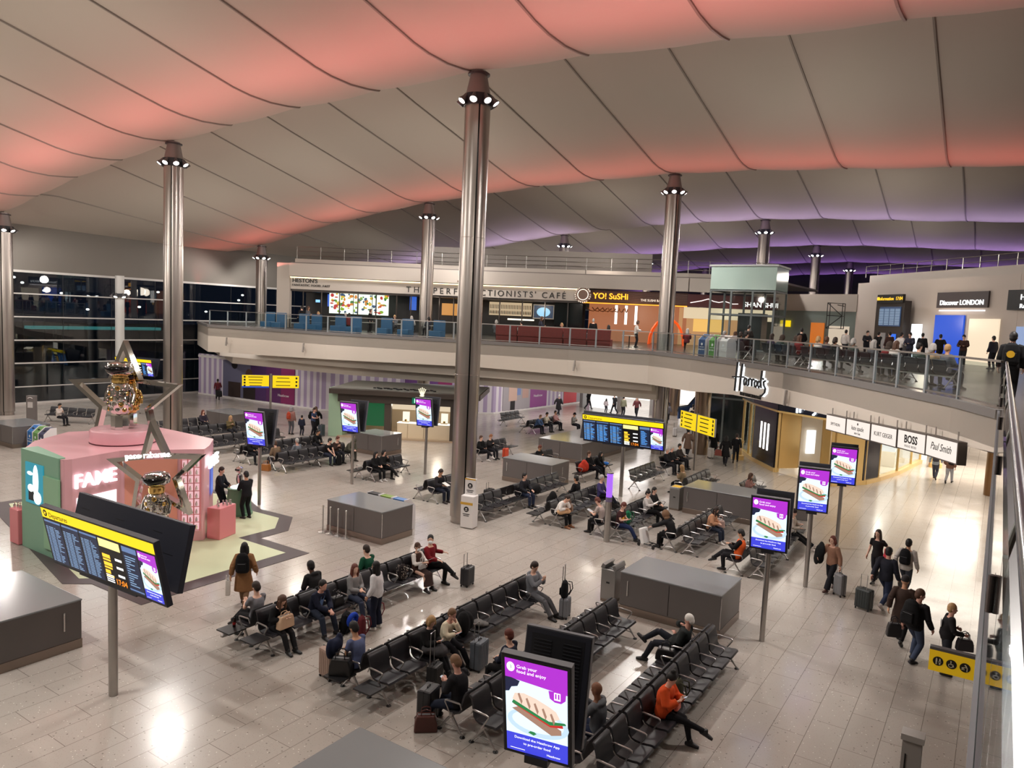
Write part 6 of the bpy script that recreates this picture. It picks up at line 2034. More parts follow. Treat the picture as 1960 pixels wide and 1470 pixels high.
# roof railing and penthouse
R_ = inset(D_END, 1.6)
rail = thing('roof_railing', 'thin metal railing along the café roof', 'railing', (0, 0, 0))
m, q = MB(), MB()
for a, b in zip(R_, R_[1:]):
    for zz in (12.0, 12.35, 12.7):
        m.tube([(a[0], a[1], zz), (b[0], b[1], zz)], .03, n=6)
    L = (Vector(b) - Vector(a)).length
    for k in range(max(2, int(L / 1.6))):
        f = k / max(2, int(L / 1.6))
        x, y = a[0] + (b[0] - a[0]) * f, a[1] + (b[1] - a[1]) * f
        MB().tube([(x, y, 11.6), (x, y, 12.7)], .03, n=6).build('rail_post', steel_m, rail)
m.build('rail_bars', steel_m, rail)
structure(MB().prism([(-41.0, 49.0), (-37.0, 51.3), (-24.5, 57.5), (-27, 62), (-44, 54)], 11.3, 13.4).build('wall_penthouse', mat('penthouse_grey', (150, 142, 136), .7)))
structure(MB().prism([D_END[0], D_END[1], D_END[2], D_END[3], D_END[4], D_END[5], (-14, 70), (-47.4, 64)], 11.2, 11.35).build('roof_cafe', mat('cafe_roof', (120, 112, 108), .7)))
# right-hand shops
RW = [(-17.5, 63.5), (-9.2, 60.3), (.6, 49.6), (8.0, 43.0)]
far = thing('shop_row', 'pale row of upper shops with an information board and lit shop signs', 'shops', (0, 0, 0))
wall_seg(far, RW[0], RW[1], MZ, 9.3, mat('teal_wall', (124, 136, 132), .6), 'teal_wall')
wall_seg(far, RW[0], RW[1], 9.3, 10.6, top_band, 'bulkhead', .4)
for a, b in zip(RW[1:], RW[2:]):
    wall_seg(far, a, b, MZ, 11.4, mat('shop_wall_pale', (178, 166, 156), .6), 'shop_wall')
    wall_seg(far, a, b, 11.4, 12.0, top_band, 'parapet', .3, -.9)
def far_pt(seg, t_, z, off=.2):
    a, b = Vector((*RW[seg], 0)), Vector((*RW[seg + 1], 0))
    d = (b - a).normalized(); n_ = Vector((d.y, -d.x, 0))
    if n_.y > 0:
        n_ = -n_
    p = a + (b - a) * t_ + n_ * off
    return Vector((p.x, p.y, z)), d
def far_panel(name, seg, t_, z, w, h, m, off=.2, parent=None, th=.1):
    p, d = far_pt(seg, t_, z, off)
    return MB().box((0, 0, h / 2), (w, th, h)).build(name, m, parent or far, loc=p, rz=math.atan2(d.y, d.x))
def far_text(seg, t_, z, body, size, m, off=.28, **kw):
    p, d = far_pt(seg, t_, z, off)
    return text(body, size, face_matrix(p, d, (0, 0, 1)), m, far, 'sign_letters', depth=.02, **kw)
far_panel('orange_door', 0, .66, MZ, 1.1, 2.2, emis('orange_door', (226, 120, 30), .7))
far_panel('lit_window', 0, .86, MZ + .1, 1.6, 1.9, emis('shop_warm_win', (235, 215, 190), .7))
ys = far_panel('yellow_sign', 0, .34, 8.0, .9, .5, yel_m)
p, d = far_pt(1, .34, MZ, .7)
ib = thing('information_board', 'dark information board with blue flight screen and orange heading on the upper floor', 'information board', p, math.atan2(d.y, d.x))
MB().box((0, 0, 1.9), (2.9, .5, 3.8)).build('body', mat('info_dark', (44, 38, 36), .45), ib)
MB().box((.1, -.3, 3.95), (2.6, .2, .55)).build('header', mat('info_black', (14, 13, 12), .4), ib)
text('Information  17:04', .32, face_matrix((-1.0, -.41, 3.84), (1, 0, 0), (0, 0, 1)), E_AMB, ib, 'header_letters', depth=.01)
MB().ell((-1.1 + .0, -.41, 3.95), (.12, .01, .12)).build('header_icon', E_AMB, ib)
sc = MB().box((.1, -.28, 2.75), (2.1, .06, 1.3)).build('flight_screen', emis('flight_blue', (52, 76, 110), .8), ib)
m = MB()
for c in range(4):
    for k in range(13):
        m.box((-.75 + .55 * c, -.315, 2.22 + .085 * k), (.46, .008, .04))
m.build('flight_rows', emis('flight_rows', (170, 196, 220), .8), sc)
MB().box((.6, -.28, .95), (.5, .06, 1.3)).build('blue_poster', emis('info_blue', (40, 110, 230), 1.0), ib)
MB().box((-.6, -.28, 1.0), (.8, .06, 1.3)).build('grey_poster', mat('info_grey', (150, 150, 150), .5), ib)
far_panel('totem_screen', 1, .5, MZ, .9, 2.3, emis('white_totem_screen', (245, 250, 255), 1.5), .6)
far_panel('fascia_sign', 1, .72, 9.55, 4.1, .95, mat('fascia_charcoal', (58, 50, 52), .4))
far_text(1, .60, 9.72, 'Discover LONDON', .42, E_WHITE, bold=.004)
far_panel('neon_line', 1, .72, 9.35, 3.6, .06, E_NEON)
far_panel('blue_window', 1, .66, MZ, 2.4, 2.9, emis('london_blue', (30, 90, 220), .9))
far_panel('bright_shelves', 1, .85, MZ, 2.2, 2.7, emis('london_shelves', (255, 232, 200), .95))
far_panel('fascia_sign', 2, .12, 9.4, 3.4, 1.1, mat('fascia_black', (18, 18, 22), .3), .3)
far_text(2, .03, 9.95, 'Harrods', .44, E_WHITE, off=.4)
far_text(2, .03, 9.5, 'Reserve & Collect', .34, E_WHITE, off=.4)
far_panel('poster_screen', 2, .06, 7.0, .8, 1.5, emis('poster_screen', (150, 170, 210), .9), .3)
far_panel('warm_interior', 2, .3, MZ, 3.4, 3.0, emis('reserve_warm', (222, 190, 160), .6), .25)
rl = thing('roof_railing', 'thin roof railing above the London shop sign on the right', 'railing', (0, 0, 0))
for zz in (12.35, 12.7):
    MB().tube([(-9.0, 61.3, zz), (1.2, 50.3, zz), (8.5, 43.8, zz)], .03, n=6).build('rail_bar', steel_m, rl)
for k in range(12):
    MB().tube([(-9.0 + 10.2 * k / 11, 61.3 - 11 * k / 11, 11.9), (-9.0 + 10.2 * k / 11, 61.3 - 11 * k / 11, 12.7)], .03, n=6).build('rail_post', steel_m, rl)
lan = thing('lantern_sign', 'black wire lantern sign hanging before the teal wall', 'sign', (-10.2, 57.5, 8.9))
m = MB()
for zz in (-.9, 0, .9):
    m.tube([(-.5, -.5, zz), (.5, -.5, zz), (.5, .5, zz), (-.5, .5, zz)], .03, n=5, closed=True)
for x, y in ((-.5, -.5), (.5, -.5), (.5, .5), (-.5, .5)):
    m.tube([(x, y, -.9), (x, y, .9)], .03, n=5)
m.tube([(-.5, -.5, -.9), (.5, -.5, 0)], .03, n=5).tube([(.5, -.5, 0), (-.5, -.5, .9)], .03, n=5)
m.build('wire_frame', black_m, lan)
MB().tube([(0, .5, .8), (0, 3.6, .8)], .03, n=6).build('bracket', black_m, lan)
for k, (c, n) in enumerate((((40, 80, 130), 'blue'), ((86, 150, 60), 'green'), ((214, 210, 208), 'white'))):
    recycling(-13.1 + .68 * k, 38.6 - .35 * k, MZ, -.55, c, '%s recycling bin behind the upper glass balustrade' % n, 'recycling bins on the upper deck')
# café seating: booths and tables behind the balustrade
booth_m = mat('booth_blue', (44, 92, 130), .6)
red_m = mat('banquette_red', (122, 34, 28), .6)
for k in range(9):
    x = -47.0 + 1.9 * k
    y = 36.8 + max(0, (x + 38) * .28) + (.0 if k % 2 else .5)
    t = thing('cafe_booth', 'blue café booth seat, number %s from the left behind the upper glass' % ('one', 'two', 'three', 'four', 'five', 'six', 'seven', 'eight', 'nine')[k], 'booth', (x, y, MZ), .12, 'blue booths behind the upper glass')
    MB().box((0, 0, .22), (.9, .6, .44)).build('seat', booth_m, t, bevel=.03)
    MB().box((0, .32, .6), (.9, .16, 1.1)).build('backrest', booth_m, t, bevel=.04)
for k in range(5):
    x = -26.6 + 1.5 * k
    y = 39.6 + (x + 27) * .2
    t = thing('red_banquette', 'buttoned red banquette %s along the balustrade of the café' % ('first from the left', 'second from the left', 'in the middle', 'fourth from the left', 'last on the right')[k], 'bench', (x, y, MZ), .22, 'red banquettes along the balustrade')
    MB().box((0, .3, .25), (1.45, .6, .5)).build('seat', red_m, t, bevel=.03)
    b = MB().box((0, 0, .75), (1.45, .16, .7)).build('backrest', red_m, t, bevel=.04)
    m = MB()
    for i in range(6):
        for j in range(3):
            m.ell((-.6 + .24 * i, -.085, .5 + .22 * j), (.02, .01, .02), n=6, m=4)
    m.build('buttons', mat('button_dark', (60, 16, 14), .5), b)
for k in range(11):
    x = -46.0 + 2.6 * k
    y = 38.6 + max(0, (x + 40) * .27)
    t = thing('cafe_table', 'small pale café table, %s from the left along the upper deck' % ('first', 'second', 'third', 'fourth', 'fifth', 'sixth', 'seventh', 'eighth', 'ninth', 'tenth', 'eleventh')[k], 'table', (x, y, MZ), .1, 'small café tables on the upper deck')
    MB().box((0, 0, .74), (.75, .7, .03)).build('table_top', mat('table_pale', (206, 198, 188), .3), t)
    MB().lathe([(.2, 0), (.2, .02), (.035, .04), (.035, .73)], n=12).build('table_leg', black_m, t)
for x, y, e in ((-44, 42.5, 60), (-38, 46.5, 60), (-30.5, 50, 75), (-23.5, 52.5, 130), (-17, 55.5, 110), (-4, 52.0, 110), (2.5, 46.0, 120)):
    lamp('POINT', 'restaurant_light', (x, y, 8.7), e, (1, .84, .66), shadow_soft_size=.4)


def sit(**k):
    d = dict(hx=.30, hz=.55, lean=-.14, curl=.22, nod=.15, footL=(.76, .12, .09), footR=(.74, -.12, .09), handL=(.58, .09, .70), handR=(.58, -.09, .70))
    d.update(k)
    return d
def sit_phone(**k):
    d = dict(handL=(.54, .04, .86), handR=(.54, -.05, .87), palmL=(0, -.3, 1), palmR=(0, .3, 1), nod=.55, lean=-.05)
    d.update(k)
    return sit(**d)
def sit_cross(**k):
    d = dict(footR=(1.0, .1, .30), kneeR=(.4, .1, 1), toeR=(1, .1, -.35), footL=(.72, .1, .09))
    d.update(k)
    return sit(**d)
def hunch(**k):
    d = dict(lean=.55, curl=.3, nod=.25, handL=(.80, .05, .60), handR=(.80, -.05, .60), elbL=(-.2, .6, -.9), elbR=(-.2, -.6, -.9))
    d.update(k)
    return sit(**d)
def stand(**k):
    d = dict(hx=0, hz=.915, lean=.03, nod=.05, footL=(.02, .11, .085), footR=(-.02, -.11, .085), kneeL=(1, .05, 0), kneeR=(1, -.05, 0), handL=(.1, .27, .86), handR=(.1, -.27, .86), palmL=(0, -1, 0), palmR=(0, 1, 0), elbL=(-1, .3, 0), elbR=(-1, -.3, 0))
    d.update(k)
    return d
def walk(**k):
    d = dict(hz=.89, lean=.06, footL=(.30, .08, .095), footR=(-.32, -.08, .17), toeL=(1, .1, .15), toeR=(1, -.1, -.75), handL=(-.16, .28, .90), handR=(.26, -.25, .96))
    d.update(k)
    return stand(**d)
def on(cx, s, y, z=0.0):
    return (cx + .055 * s, y, z), (0 if s > 0 else PI)
def seated(label, cx, s, y, P, *a, dbl=.055, **k):
    return person(label, (cx + dbl * s, y, k.pop('z', 0.0)), 0 if s > 0 else PI, P, *a, **k)
T, SK, LG = 'trousers', 'skirt', 'leggings'
BLK, NVY, DGR, JEAN = (20, 20, 22), (26, 30, 48), (52, 52, 56), (44, 54, 78)
# -------- nearest rows
b, J = seated('person with long brown hair and black top holding a tan tote bag on the lap', -13.7, 1, 10.95, sit(f=1, h=1.64, lean=.18, nod=.7, handL=(.62, .12, .80), handR=(.62, -.12, .80), footL=(.86, .1, .09), footR=(.82, -.08, .09)), 'light', ('long', 'brown'), ('jumper', BLK), (T, (30, 30, 32)), (24, 24, 26))
handbag(at_local(b, (.62, 0, .56)), PI / 2, 'tan paper tote bag on the lap of the long-haired girl', (206, 172, 142), .42, .3, .16, 'tote_bag', 'bag', .08, False)
b, J = seated('person in navy jacket over blue shirt leaning forward with hands together', -13.7, 1, 12.1, hunch(h=1.78, lean=.28, nod=.15, handL=(.84, .03, .66), handR=(.84, -.04, .66), footL=(.86, .2, .09), footR=(.86, -.18, .09)), 'rosy', ('short', 'black'), ('jacket', NVY), (T, (40, 46, 60)), (24, 24, 28))
MB().box((.155, 0, .27), (.02, .11, .36)).build('shirt_front', cloth((120, 150, 200)), b).matrix_local = Matrix.Translation(J['hip']) @ Matrix((J['f'], J['ya'], J['u'])).transposed().to_4x4()
backpack((-12.7, 12.52, 0.0), 0.1, 'black backpack with a blue neck pillow on the floor before the navy jacket man', (22, 22, 24), 1.1)
o = MB().tube([(.0, .13 * math.cos(a), .16 + .13 * math.sin(a)) for a in [-PI * .35 + q * PI * 1.7 / 14 for q in range(15)]], [.03] + [.06] * 13 + [.03], n=10).build('neck_pillow', cloth((28, 62, 168)), smooth=True)
o.location = (-12.51, 12.52, .22); o.rotation_euler = (0, .15, .1)
tag(o, 'blue horseshoe neck pillow strapped to the black backpack', 'neck pillow')
handbag((-13.28, 12.75, .445), PI / 2, 'black handbag on the empty seat between the navy jacket man and the grey hoodie woman', BLK, .36, .26, .2)
seated('person with auburn hair in a grey hoodie and jeans, hands in lap', -13.7, 1, 13.38, sit(f=1, h=1.68, lean=-.05, nod=.1, yaw=-.3, handL=(.56, .03, .74), handR=(.60, -.05, .72), footL=(.82, .1, .09), footR=(.8, -.12, .09), hooddown=1), 'light', ('long', 'auburn'), ('jumper', (136, 134, 134)), (T, (54, 60, 78)), (190, 186, 184))
person('standing person with black hair in a white sweatshirt and navy trousers', (-12.28, 13.12), PI + .25, stand(f=1, h=1.66, belly=.03, handL=(.12, .24, .88), handR=(.14, -.2, .9), nod=.05), 'tan', ('long', 'black'), ('jumper', (226, 224, 226)), ('wide', NVY), (224, 220, 214))
backpack((-12.28, 12.62, 0), .5, 'maroon backpack standing on the floor left of the woman in white', (92, 34, 40), 1.05)
backpack((-12.75, 13.62, 0), .2, 'second maroon bag half hidden behind the woman in white', (110, 30, 40), .9)
b, J = seated('person in brown cap and mask wearing white sleeves, brown vest and long brown skirt', -13.7, 1, 15.88, sit(f=1, h=1.6, mask=1, nod=.2, yaw=-.2, handL=(.60, .06, .82), handR=(.56, -.08, .80)), 'light', ('cap', (84, 62, 52)), ('shirt', (226, 220, 214), (70, 48, 40)), (SK, (62, 46, 42)), (22, 20, 20))
o = MB().box((0, 0, 0), (.2, .26, .004), ry=-.5).build('paper_leaflet', mat('paper', (226, 224, 220), .6)); o.location = at_local(b, (.63, .12, .86)); tag(o, 'white leaflet held by the person in the brown cap', 'leaflet')
handbag(at_local(b, (.55, -.08, .635)), PI / 2, 'silver grey purse on the lap of the person in the brown cap', (170, 164, 162), .26, .16, .1)
t = backpack((-13.3, 15.2, .43), .1, 'black patterned rucksack on the seat beside the person in the brown cap', (36, 30, 30), .95)
pt = MB(); rnd = random.Random(4)
for k in range(60):
    a = rnd.uniform(-.14, .14); zz = rnd.uniform(.03, .42)
    pt.ell((.098 if abs(a) < .12 else .07, a, zz), (.006, .014, .006), n=6, m=4, rot=Euler((rnd.uniform(0, 3), 0, 0))).ell((-.128 if zz < .26 and abs(a) < .1 else -.098, a, zz), (.006, .014, .006), n=6, m=4, rot=Euler((rnd.uniform(0, 3), 0, 0)))
pt.build('print', mat('print_cream', (220, 205, 190), .6), t)
seated('person in a dark red jumper and white mask leaning back with legs crossed', -13.7, 1, 16.5, sit_cross(h=1.76, mask=1, lean=-.2, yaw=-.9, nod=.0, handL=(.36, .5, .78), handR=(.62, -.1, .74), footR=(1.02, .15, .36)), 'light', ('short', 'black'), ('jumper', (122, 24, 34)), (T, BLK), (24, 22, 22))
suitcase((-12.35, 16.95), .1, 'black suitcase with raised handle beside the man in the red jumper', (40, 40, 44), .42, .27, .52, .42)
# left side of the first row
seated('person in a grey T-shirt and black trousers with a phone beside the bottle table', -13.7, -1, 10.95, sit_cross(h=1.76, nod=.45, handL=(.62, .06, .84), handR=(.58, -.08, .84), palmL=(0, 0, 1), palmR=(0, 0, 1)), 'light', ('short', 'dbrown'), ('tee', (128, 128, 134)), (T, BLK), (30, 28, 28))
o = MB().lathe([(0, 0), (.032, 0), (.034, .02), (.034, .13), (.014, .18), (.014, .2), (0, .2)], n=12).build('bottle', mat('cola_bottle', (40, 22, 18), .15), smooth=30); o.location = (-14.14, 10.42, .447); tag(o, 'dark drink bottle on the end table of the first row', 'bottle')
MB().lathe([(.035, .06), (.035, .12)], n=12).build('bottle_label', mat('label_red', (150, 30, 30), .5), o); MB().lathe([(0, .2), (.016, .2), (.016, .225), (0, .225)], n=10).build('bottle_cap', black_m, o)
seated('person with a shaved head in a black hooded jacket leaning forward', -13.7, -1, 12.8, hunch(h=1.8, lean=.22, nod=.25, hooddown=1, handL=(.66, .06, .76), handR=(.68, -.06, .74)), 'dark', ('short', 'black'), ('jacket', (34, 33, 34)), (T, NVY), (26, 24, 24))
seated('person in a green top holding up a phone, seen over the seat backs', -13.7, -1, 14.65, sit_phone(h=1.74, lean=.02, nod=.35, handR=(.52, -.12, 1.0), handL=(.5, .1, .76)), 'light', ('short', 'dbrown'), ('jumper', (24, 78, 56)), (T, BLK), (30, 28, 28))
# second row
b, J = seated('person in a grey blue short-sleeved shirt looking down, seen from behind', -10.2, -1, 10.8, sit(h=1.76, lean=.12, nod=.5, handL=(.6, .05, .78), handR=(.62, -.04, .76)), 'tan', ('short', 'black'), ('tee', (94, 104, 140)), (T, BLK), (24, 22, 22))
suitcase((-11.35, 10.72), 1.4, 'beige hard suitcase standing beyond the man in the blue shirt', (156, 130, 116), .42, .27, .6)
handbag((-10.62, 10.36, .447), .5, 'large black bag on the end table beside the man in the blue shirt', BLK, .46, .34, .26)
garment((-10.95, 10.5), .3, 'navy jacket draped over the black bag and beige suitcase', (28, 34, 56), (.2, .34, .46), 'jacket', .66)
b, J = seated('person with blond bob in a black top holding a phone, grey coat over the knees', -10.2, 1, 12.13, sit_phone(f=1, h=1.66, lean=.02, nod=.55, yaw=-.25, handL=(.60, .03, .80), handR=(.62, -.04, .82), footL=(.86, .12, .09), footR=(.88, .02, .2), toeR=(1, .1, -.3), kneeR=(.5, -.1, 1)), 'light', ('bob', 'blond'), ('jacket', BLK), (LG, (24, 24, 28)), (20, 20, 22))
phone(b, (.68, 0, .84), 'phone in the hands of the blond woman in black')
garment(at_local(b, (.56, -.02, 0))[:2], 0, 'dark grey coat lying over the knees of the blond woman', (66, 64, 66), (.46, .42, .24), 'coat', .52)
b, J = seated('person with short brown hair in a cream jumper, hand on chin, reading a phone', -10.2, 1, 12.76, sit(f=1, h=1.64, lean=.16, nod=.35, handL=(.56, .02, 1.02), palmL=(-1, 0, 0), elbL=(.2, .4, -1), handR=(.68, -.1, .82), palmR=(0, 0, 1), footL=(.9, .12, .09), footR=(.92, -.1, .09)), 'rosy', ('short', 'lbrown'), ('jumper', (224, 212, 186)), (T, (26, 26, 32)), (22, 20, 22))
phone(b, (.76, -.1, .85), 'phone held low by the woman in the cream jumper')
garment((-9.82, 13.4), 0, 'black coat and bag heaped on the seat beside the woman in cream', BLK, (.4, .4, .6), 'coat', .45)
garment((-9.78, 14.0), .4, 'grey striped blanket on a seat of the second row', (110, 108, 106), (.34, .3, .16), 'blanket', .45)
suitcase((-9.28, 11.72), .2, 'small black suitcase with raised handle by the blond woman', (22, 22, 24), .36, .24, .5, .72)
suitcase((-9.08, 13.02), .1, 'slate grey rounded suitcase with raised handle in front of the bag seat', (92, 98, 106), .42, .28, .62, .42)
seated('person in grey hoodie and trousers holding a phone in both hands at the row end', -10.2, 1, 16.45, sit_phone(h=1.8, lean=-.1, hooddown=1, nod=.5, handL=(.62, .03, .98), handR=(.62, -.05, .98), footL=(1.0, .12, .09), footR=(.96, -.1, .09)), 'light', ('short', 'dbrown'), ('jumper', (122, 124, 130)), (T, (98, 98, 102)), (26, 24, 24))
suitcase((-9.0, 16.75), .2, 'grey suitcase carrying a black rucksack beside the man in grey sportswear', (120, 122, 128), .36, .24, .5, .9)
backpack((-9.02, 16.72, .56), .2, 'black rucksack set on top of the grey suitcase', (20, 22, 26), .95)
# third row
b, J = seated('person with a beard and cropped hair in a black jacket using a white phone', -7.62, -1, 10.85, sit_phone(h=1.82, lean=.02, nod=.6, handL=(.64, .04, .82), handR=(.62, -.06, .83), footL=(.98, .2, .09), footR=(.9, -.16, .09), kneeL=(.6, .5, .8)), 'rosy', ('short', 'lbrown'), ('jacket', (30, 30, 34)), (T, (34, 40, 56)), (26, 24, 24))
phone(b, (.70, 0, .86), 'white phone held by the bearded man', white=True)
suitcase((-8.62, 10.72), .2, 'black upright suitcase beside the knees of the bearded man', (36, 36, 40), .44, .3, .62)
handbag((-8.42, 10.42, 0), .7, 'brown leather holdall on the floor by the black suitcase', (84, 44, 38), .44, .32, .2, 'holdall', 'bag', .12)
seated('person with dark red hair in a navy top behind the nearest food screen', -7.62, -1, 12.55, sit(h=1.72, lean=-.05, nod=.25), 'light', ('short', 'auburn'), ('jumper', (34, 38, 54)), (T, BLK), (30, 28, 28))
# fourth row
b, J = seated('bald person in a grey hoodie taking a photo with a phone', -5.1, -1, 11.6, sit_phone(h=1.78, lean=-.05, nod=.2, hooddown=1, handL=(.60, .06, .96), handR=(.60, -.06, .98)), 'brown', ('bald', ''), ('jumper', (96, 98, 102)), (T, (34, 42, 66)), (30, 28, 28))
phone(b, (.66, 0, 1.02), 'phone held up by the bald man in grey', (0, -1.2, 0), True)
backpack((-5.5, 10.95, .44), PI, 'grey backpack on the seat beside the bald man', (112, 114, 118), 1.0)
b, J = seated('white-haired person in a black jacket lounging with one leg up', -5.1, -1, 15.95, sit(h=1.8, hx=.52, hz=.52, lean=-.72, curl=.4, nod=.35, handL=(.5, .1, .78), handR=(.42, -.06, 1.0), elbR=(.2, -.8, -.4), footL=(1.16, .2, .09), footR=(1.28, -.05, .42), kneeR=(0, 0, 1), toeR=(.8, -.1, .55)), 'rosy', ('short', 'white'), ('puffer', (38, 42, 42)), (T, (34, 36, 44)), (26, 26, 28))
handbag((-5.6, 15.2, .445), .2, 'black leather handbag with studs on the seat before the white-haired man', (24, 22, 24), .44, .26, .22)
b, J = seated('person with black bun in a bright orange jacket, legs crossed, looking at a phone', -5.1, 1, 12.95, sit_cross(f=1, h=1.68, lean=.04, nod=.6, yaw=-.3, handL=(.62, .05, .88), handR=(.60, -.1, .86), palmL=(0, 0, 1), palmR=(0, 0, 1), footR=(1.12, .16, .32), footL=(.82, .05, .09)), 'light', ('bun', 'black'), ('puffer', (214, 80, 34)), (LG, (24, 24, 28)), (34, 32, 34))
phone(b, (.68, -.02, .92), 'white phone in the hands of the person in orange', white=True)
handbag(at_local(b, (.56, .02, .64)), PI / 2, 'small coral pouch on the lap of the person in orange', (232, 108, 84), .2, .14, .08, 'pouch', 'bag', 0)
backpack((-4.72, 13.62, .44), 0, 'olive backpack on the seat behind the person in orange', (62, 62, 48), 1.0)
# -------- second block
seated('person in an orange safety vest over black, legs crossed, reading a phone', -6.12, -1, 23.5, sit_cross(h=1.8, lean=-.22, nod=.45, handL=(.6, .03, .86), handR=(.58, -.06, .86), footR=(1.05, .1, .34)), 'tan', ('short', 'black'), ('jumper', BLK, (228, 96, 40)), (T, (26, 26, 30)), (22, 22, 22))
seated('person in a beige jumper and dark beanie with crossed ankles', -6.12, 1, 27.62, sit(h=1.74, lean=-.1, nod=.2, handL=(.56, .06, .86), handR=(.58, -.06, .74), footL=(1.1, .1, .12), footR=(1.05, -.08, .09)), 'light', ('beanie', (50, 40, 42)), ('jumper', (196, 184, 172)), (T, BLK), (200, 190, 182), q=1)
seated('person with long dark hair in a tan jacket looking at the lap, white boots', -8.65, 1, 26.2, sit(f=1, h=1.66, lean=.12, nod=.6, handL=(.6, .06, .72), handR=(.6, -.06, .72)), 'light', ('long', 'dbrown'), ('jacket', (190, 140, 108)), (T, (40, 46, 60)), (214, 206, 200), q=1)
handbag((-8.1, 26.75, .445), .3, 'pale pink bag on the seat beside the long-haired woman', (190, 160, 150), .34, .26, .2)
b, J = seated('person in a black coat with brown fur hood reaching for a white trolley', -8.65, -1, 24.35, hunch(h=1.76, lean=.35, nod=.15, hooddown=1, handL=(1.05, .22, .70), elbL=(0, .3, -1), handR=(.55, -.16, .66)), 'light', ('hood', (120, 92, 70)), ('coat', (28, 28, 30)), (T, BLK), (24, 22, 22), q=1)
t = thing('luggage_trolley', 'white ride-on luggage trolley held by the person in the fur-hooded coat', 'trolley', (-9.95, 24.1, 0), PI - .2)
MB().box((0, 0, .36), (.14, .4, .56), ry=.25).build('panel', mat('trolley_white', (226, 224, 222), .4), t, bevel=.04)
MB().tube([(.1, -.16, .12), (-.5, -.16, .12)], .02, n=8).tube([(.1, .16, .12), (-.5, .16, .12)], .02, n=8).tube([(-.3, -.16, .12), (-.3, .16, .12)], .02, n=8).build('chassis', black_m, t)
for sx in (.1, -.5):
    for sy in (-.16, .16):
        MB().tube([(sx, sy - .02, .06), (sx, sy + .02, .06)], .055, n=14).build('wheel', black_m, t)
seated('person in a colourful print shirt and jeans looking at a phone', -11.35, 1, 24.25, sit_phone(h=1.74, lean=.05, nod=.6, handL=(.62, .03, .76), handR=(.62, -.05, .76), footL=(.95, .05, .09), footR=(.92, .1, .14)), 'light', ('short', 'auburn'), ('tee', (70, 42, 44)), (T, (34, 46, 82)), (30, 30, 34), q=1)
pr = garment((-10.92, 24.28), 0, 'yellow patterned shopping bag on the lap of the person in the print shirt', (214, 150, 50), (.16, .26, .16), 'bag', .68)
backpack((-10.95, 24.86, .44), 0, 'bright green backpack beside the person in the print shirt', (28, 112, 76), 1.0)
b, J = seated('person hunched over a tablet in black trousers beside the glowing post', -11.35, -1, 24.3, hunch(h=1.76, lean=.15, nod=.7, handL=(.7, .1, .76), handR=(.7, -.1, .76)), 'light', ('short', 'auburn'), ('tee', (176, 160, 152)), (T, (28, 28, 30)), (22, 22, 22), q=1)
o = MB().box((0, 0, 0), (.24, .17, .01)).build('tablet', mat('tablet_white', (210, 214, 220), .3)); o.location = at_local(b, (.8, 0, .8)); o.rotation_euler = (0, .4, 0); tag(o, 'pale tablet held by the hunched person', 'tablet')
garment(at_local(b, (.55, 0, 0))[:2], 0, 'dark jacket over the knees of the hunched tablet reader', (30, 32, 40), (.3, .36, .16), 'jacket', .6)
seated('person with dark hair tied up in a pale grey jumper reading a book', -11.35, 1, 26.75, sit_cross(f=1, h=1.68, nod=.45, handL=(.6, .06, .84), handR=(.6, -.08, .84)), 'light', ('bun', 'black'), ('jumper', (196, 190, 186)), (T, BLK), (28, 26, 26), q=1)
seated('person in a black jacket with a scarf sitting right of the grey jumper reader', -11.35, 1, 27.4, sit_cross(f=1, h=1.7, nod=.3, yaw=-.2), 'light', ('pony', 'black'), ('jacket', (30, 29, 30)), (T, (44, 42, 42)), (24, 22, 22), q=1)
o = MB().box((0, -.08, 0), (.2, .16, .012), rx=.3).box((0, .08, 0), (.2, .16, .012), rx=-.3).build('open_book', mat('paper', (226, 224, 220), .6)); o.location = (-10.62, 26.74, .92); o.rotation_euler = (0, -.6, 0); tag(o, 'open book held by the person in the pale grey jumper', 'book')
seated('person in white asleep bent over with hand to face', -13.85, 1, 24.2, hunch(f=1, h=1.7, lean=.42, nod=.7, handL=(.66, .02, .98), elbL=(.3, .3, -1), handR=(.66, -.1, .74)), 'light', ('short', 'dbrown'), ('jumper', (226, 220, 214)), (T, BLK), (140, 92, 60), q=1)
garment((-13.3, 24.2), 0, 'tan coat across the knees of the sleeping person in white', (206, 164, 124), (.42, .44, .22), 'coat', .5)
handbag((-13.42, 24.86, .445), .2, 'brown bag beside the sleeping person in white', (130, 96, 74), .34, .26, .2)
seated('person in a dark suit with white collar seen from behind', -13.85, -1, 26.9, sit(h=1.78, lean=-.05), 'tan', ('short', 'black'), ('jacket', (26, 25, 28)), (T, BLK), (22, 20, 20), q=1)
garment((-14.25, 25.0), 0, 'tall black coat heap on the seat back to back with the sleeper', BLK, (.36, .42, .62), 'coat', .45)
garment((-14.25, 25.85), 1, 'smaller black bag heap left of the dark-suited man', BLK, (.34, .36, .36), 'bag', .45)
seated('person in violet shade reading with legs crossed behind the glowing post', -13.85, 1, 27.75, sit_cross(h=1.8, nod=.3), 'light', ('short', 'grey'), ('shirt', (72, 64, 112)), (T, (26, 28, 40)), (26, 24, 24), q=1)
handbag((-12.95, 28.05, 0), .5, 'black bag on the floor by the crossed legs behind the glowing post', BLK, .44, .3, .24)
b, J = seated('person with glasses in a dark jacket and jeans looking right', -16.4, 1, 25.75, sit(h=1.8, lean=-.02, yaw=.2, nod=.1, handR=(.62, -.12, .66), handL=(.7, .1, .72)), 'light', ('short', 'black'), ('jacket', (36, 36, 42)), (T, (40, 48, 70)), (30, 28, 28), q=1, dbl=0)
garment((-15.95, 26.4), 0, 'black coat with grey lining beside the man with glasses', (26, 26, 28), (.5, .5, .4), 'coat', .46)
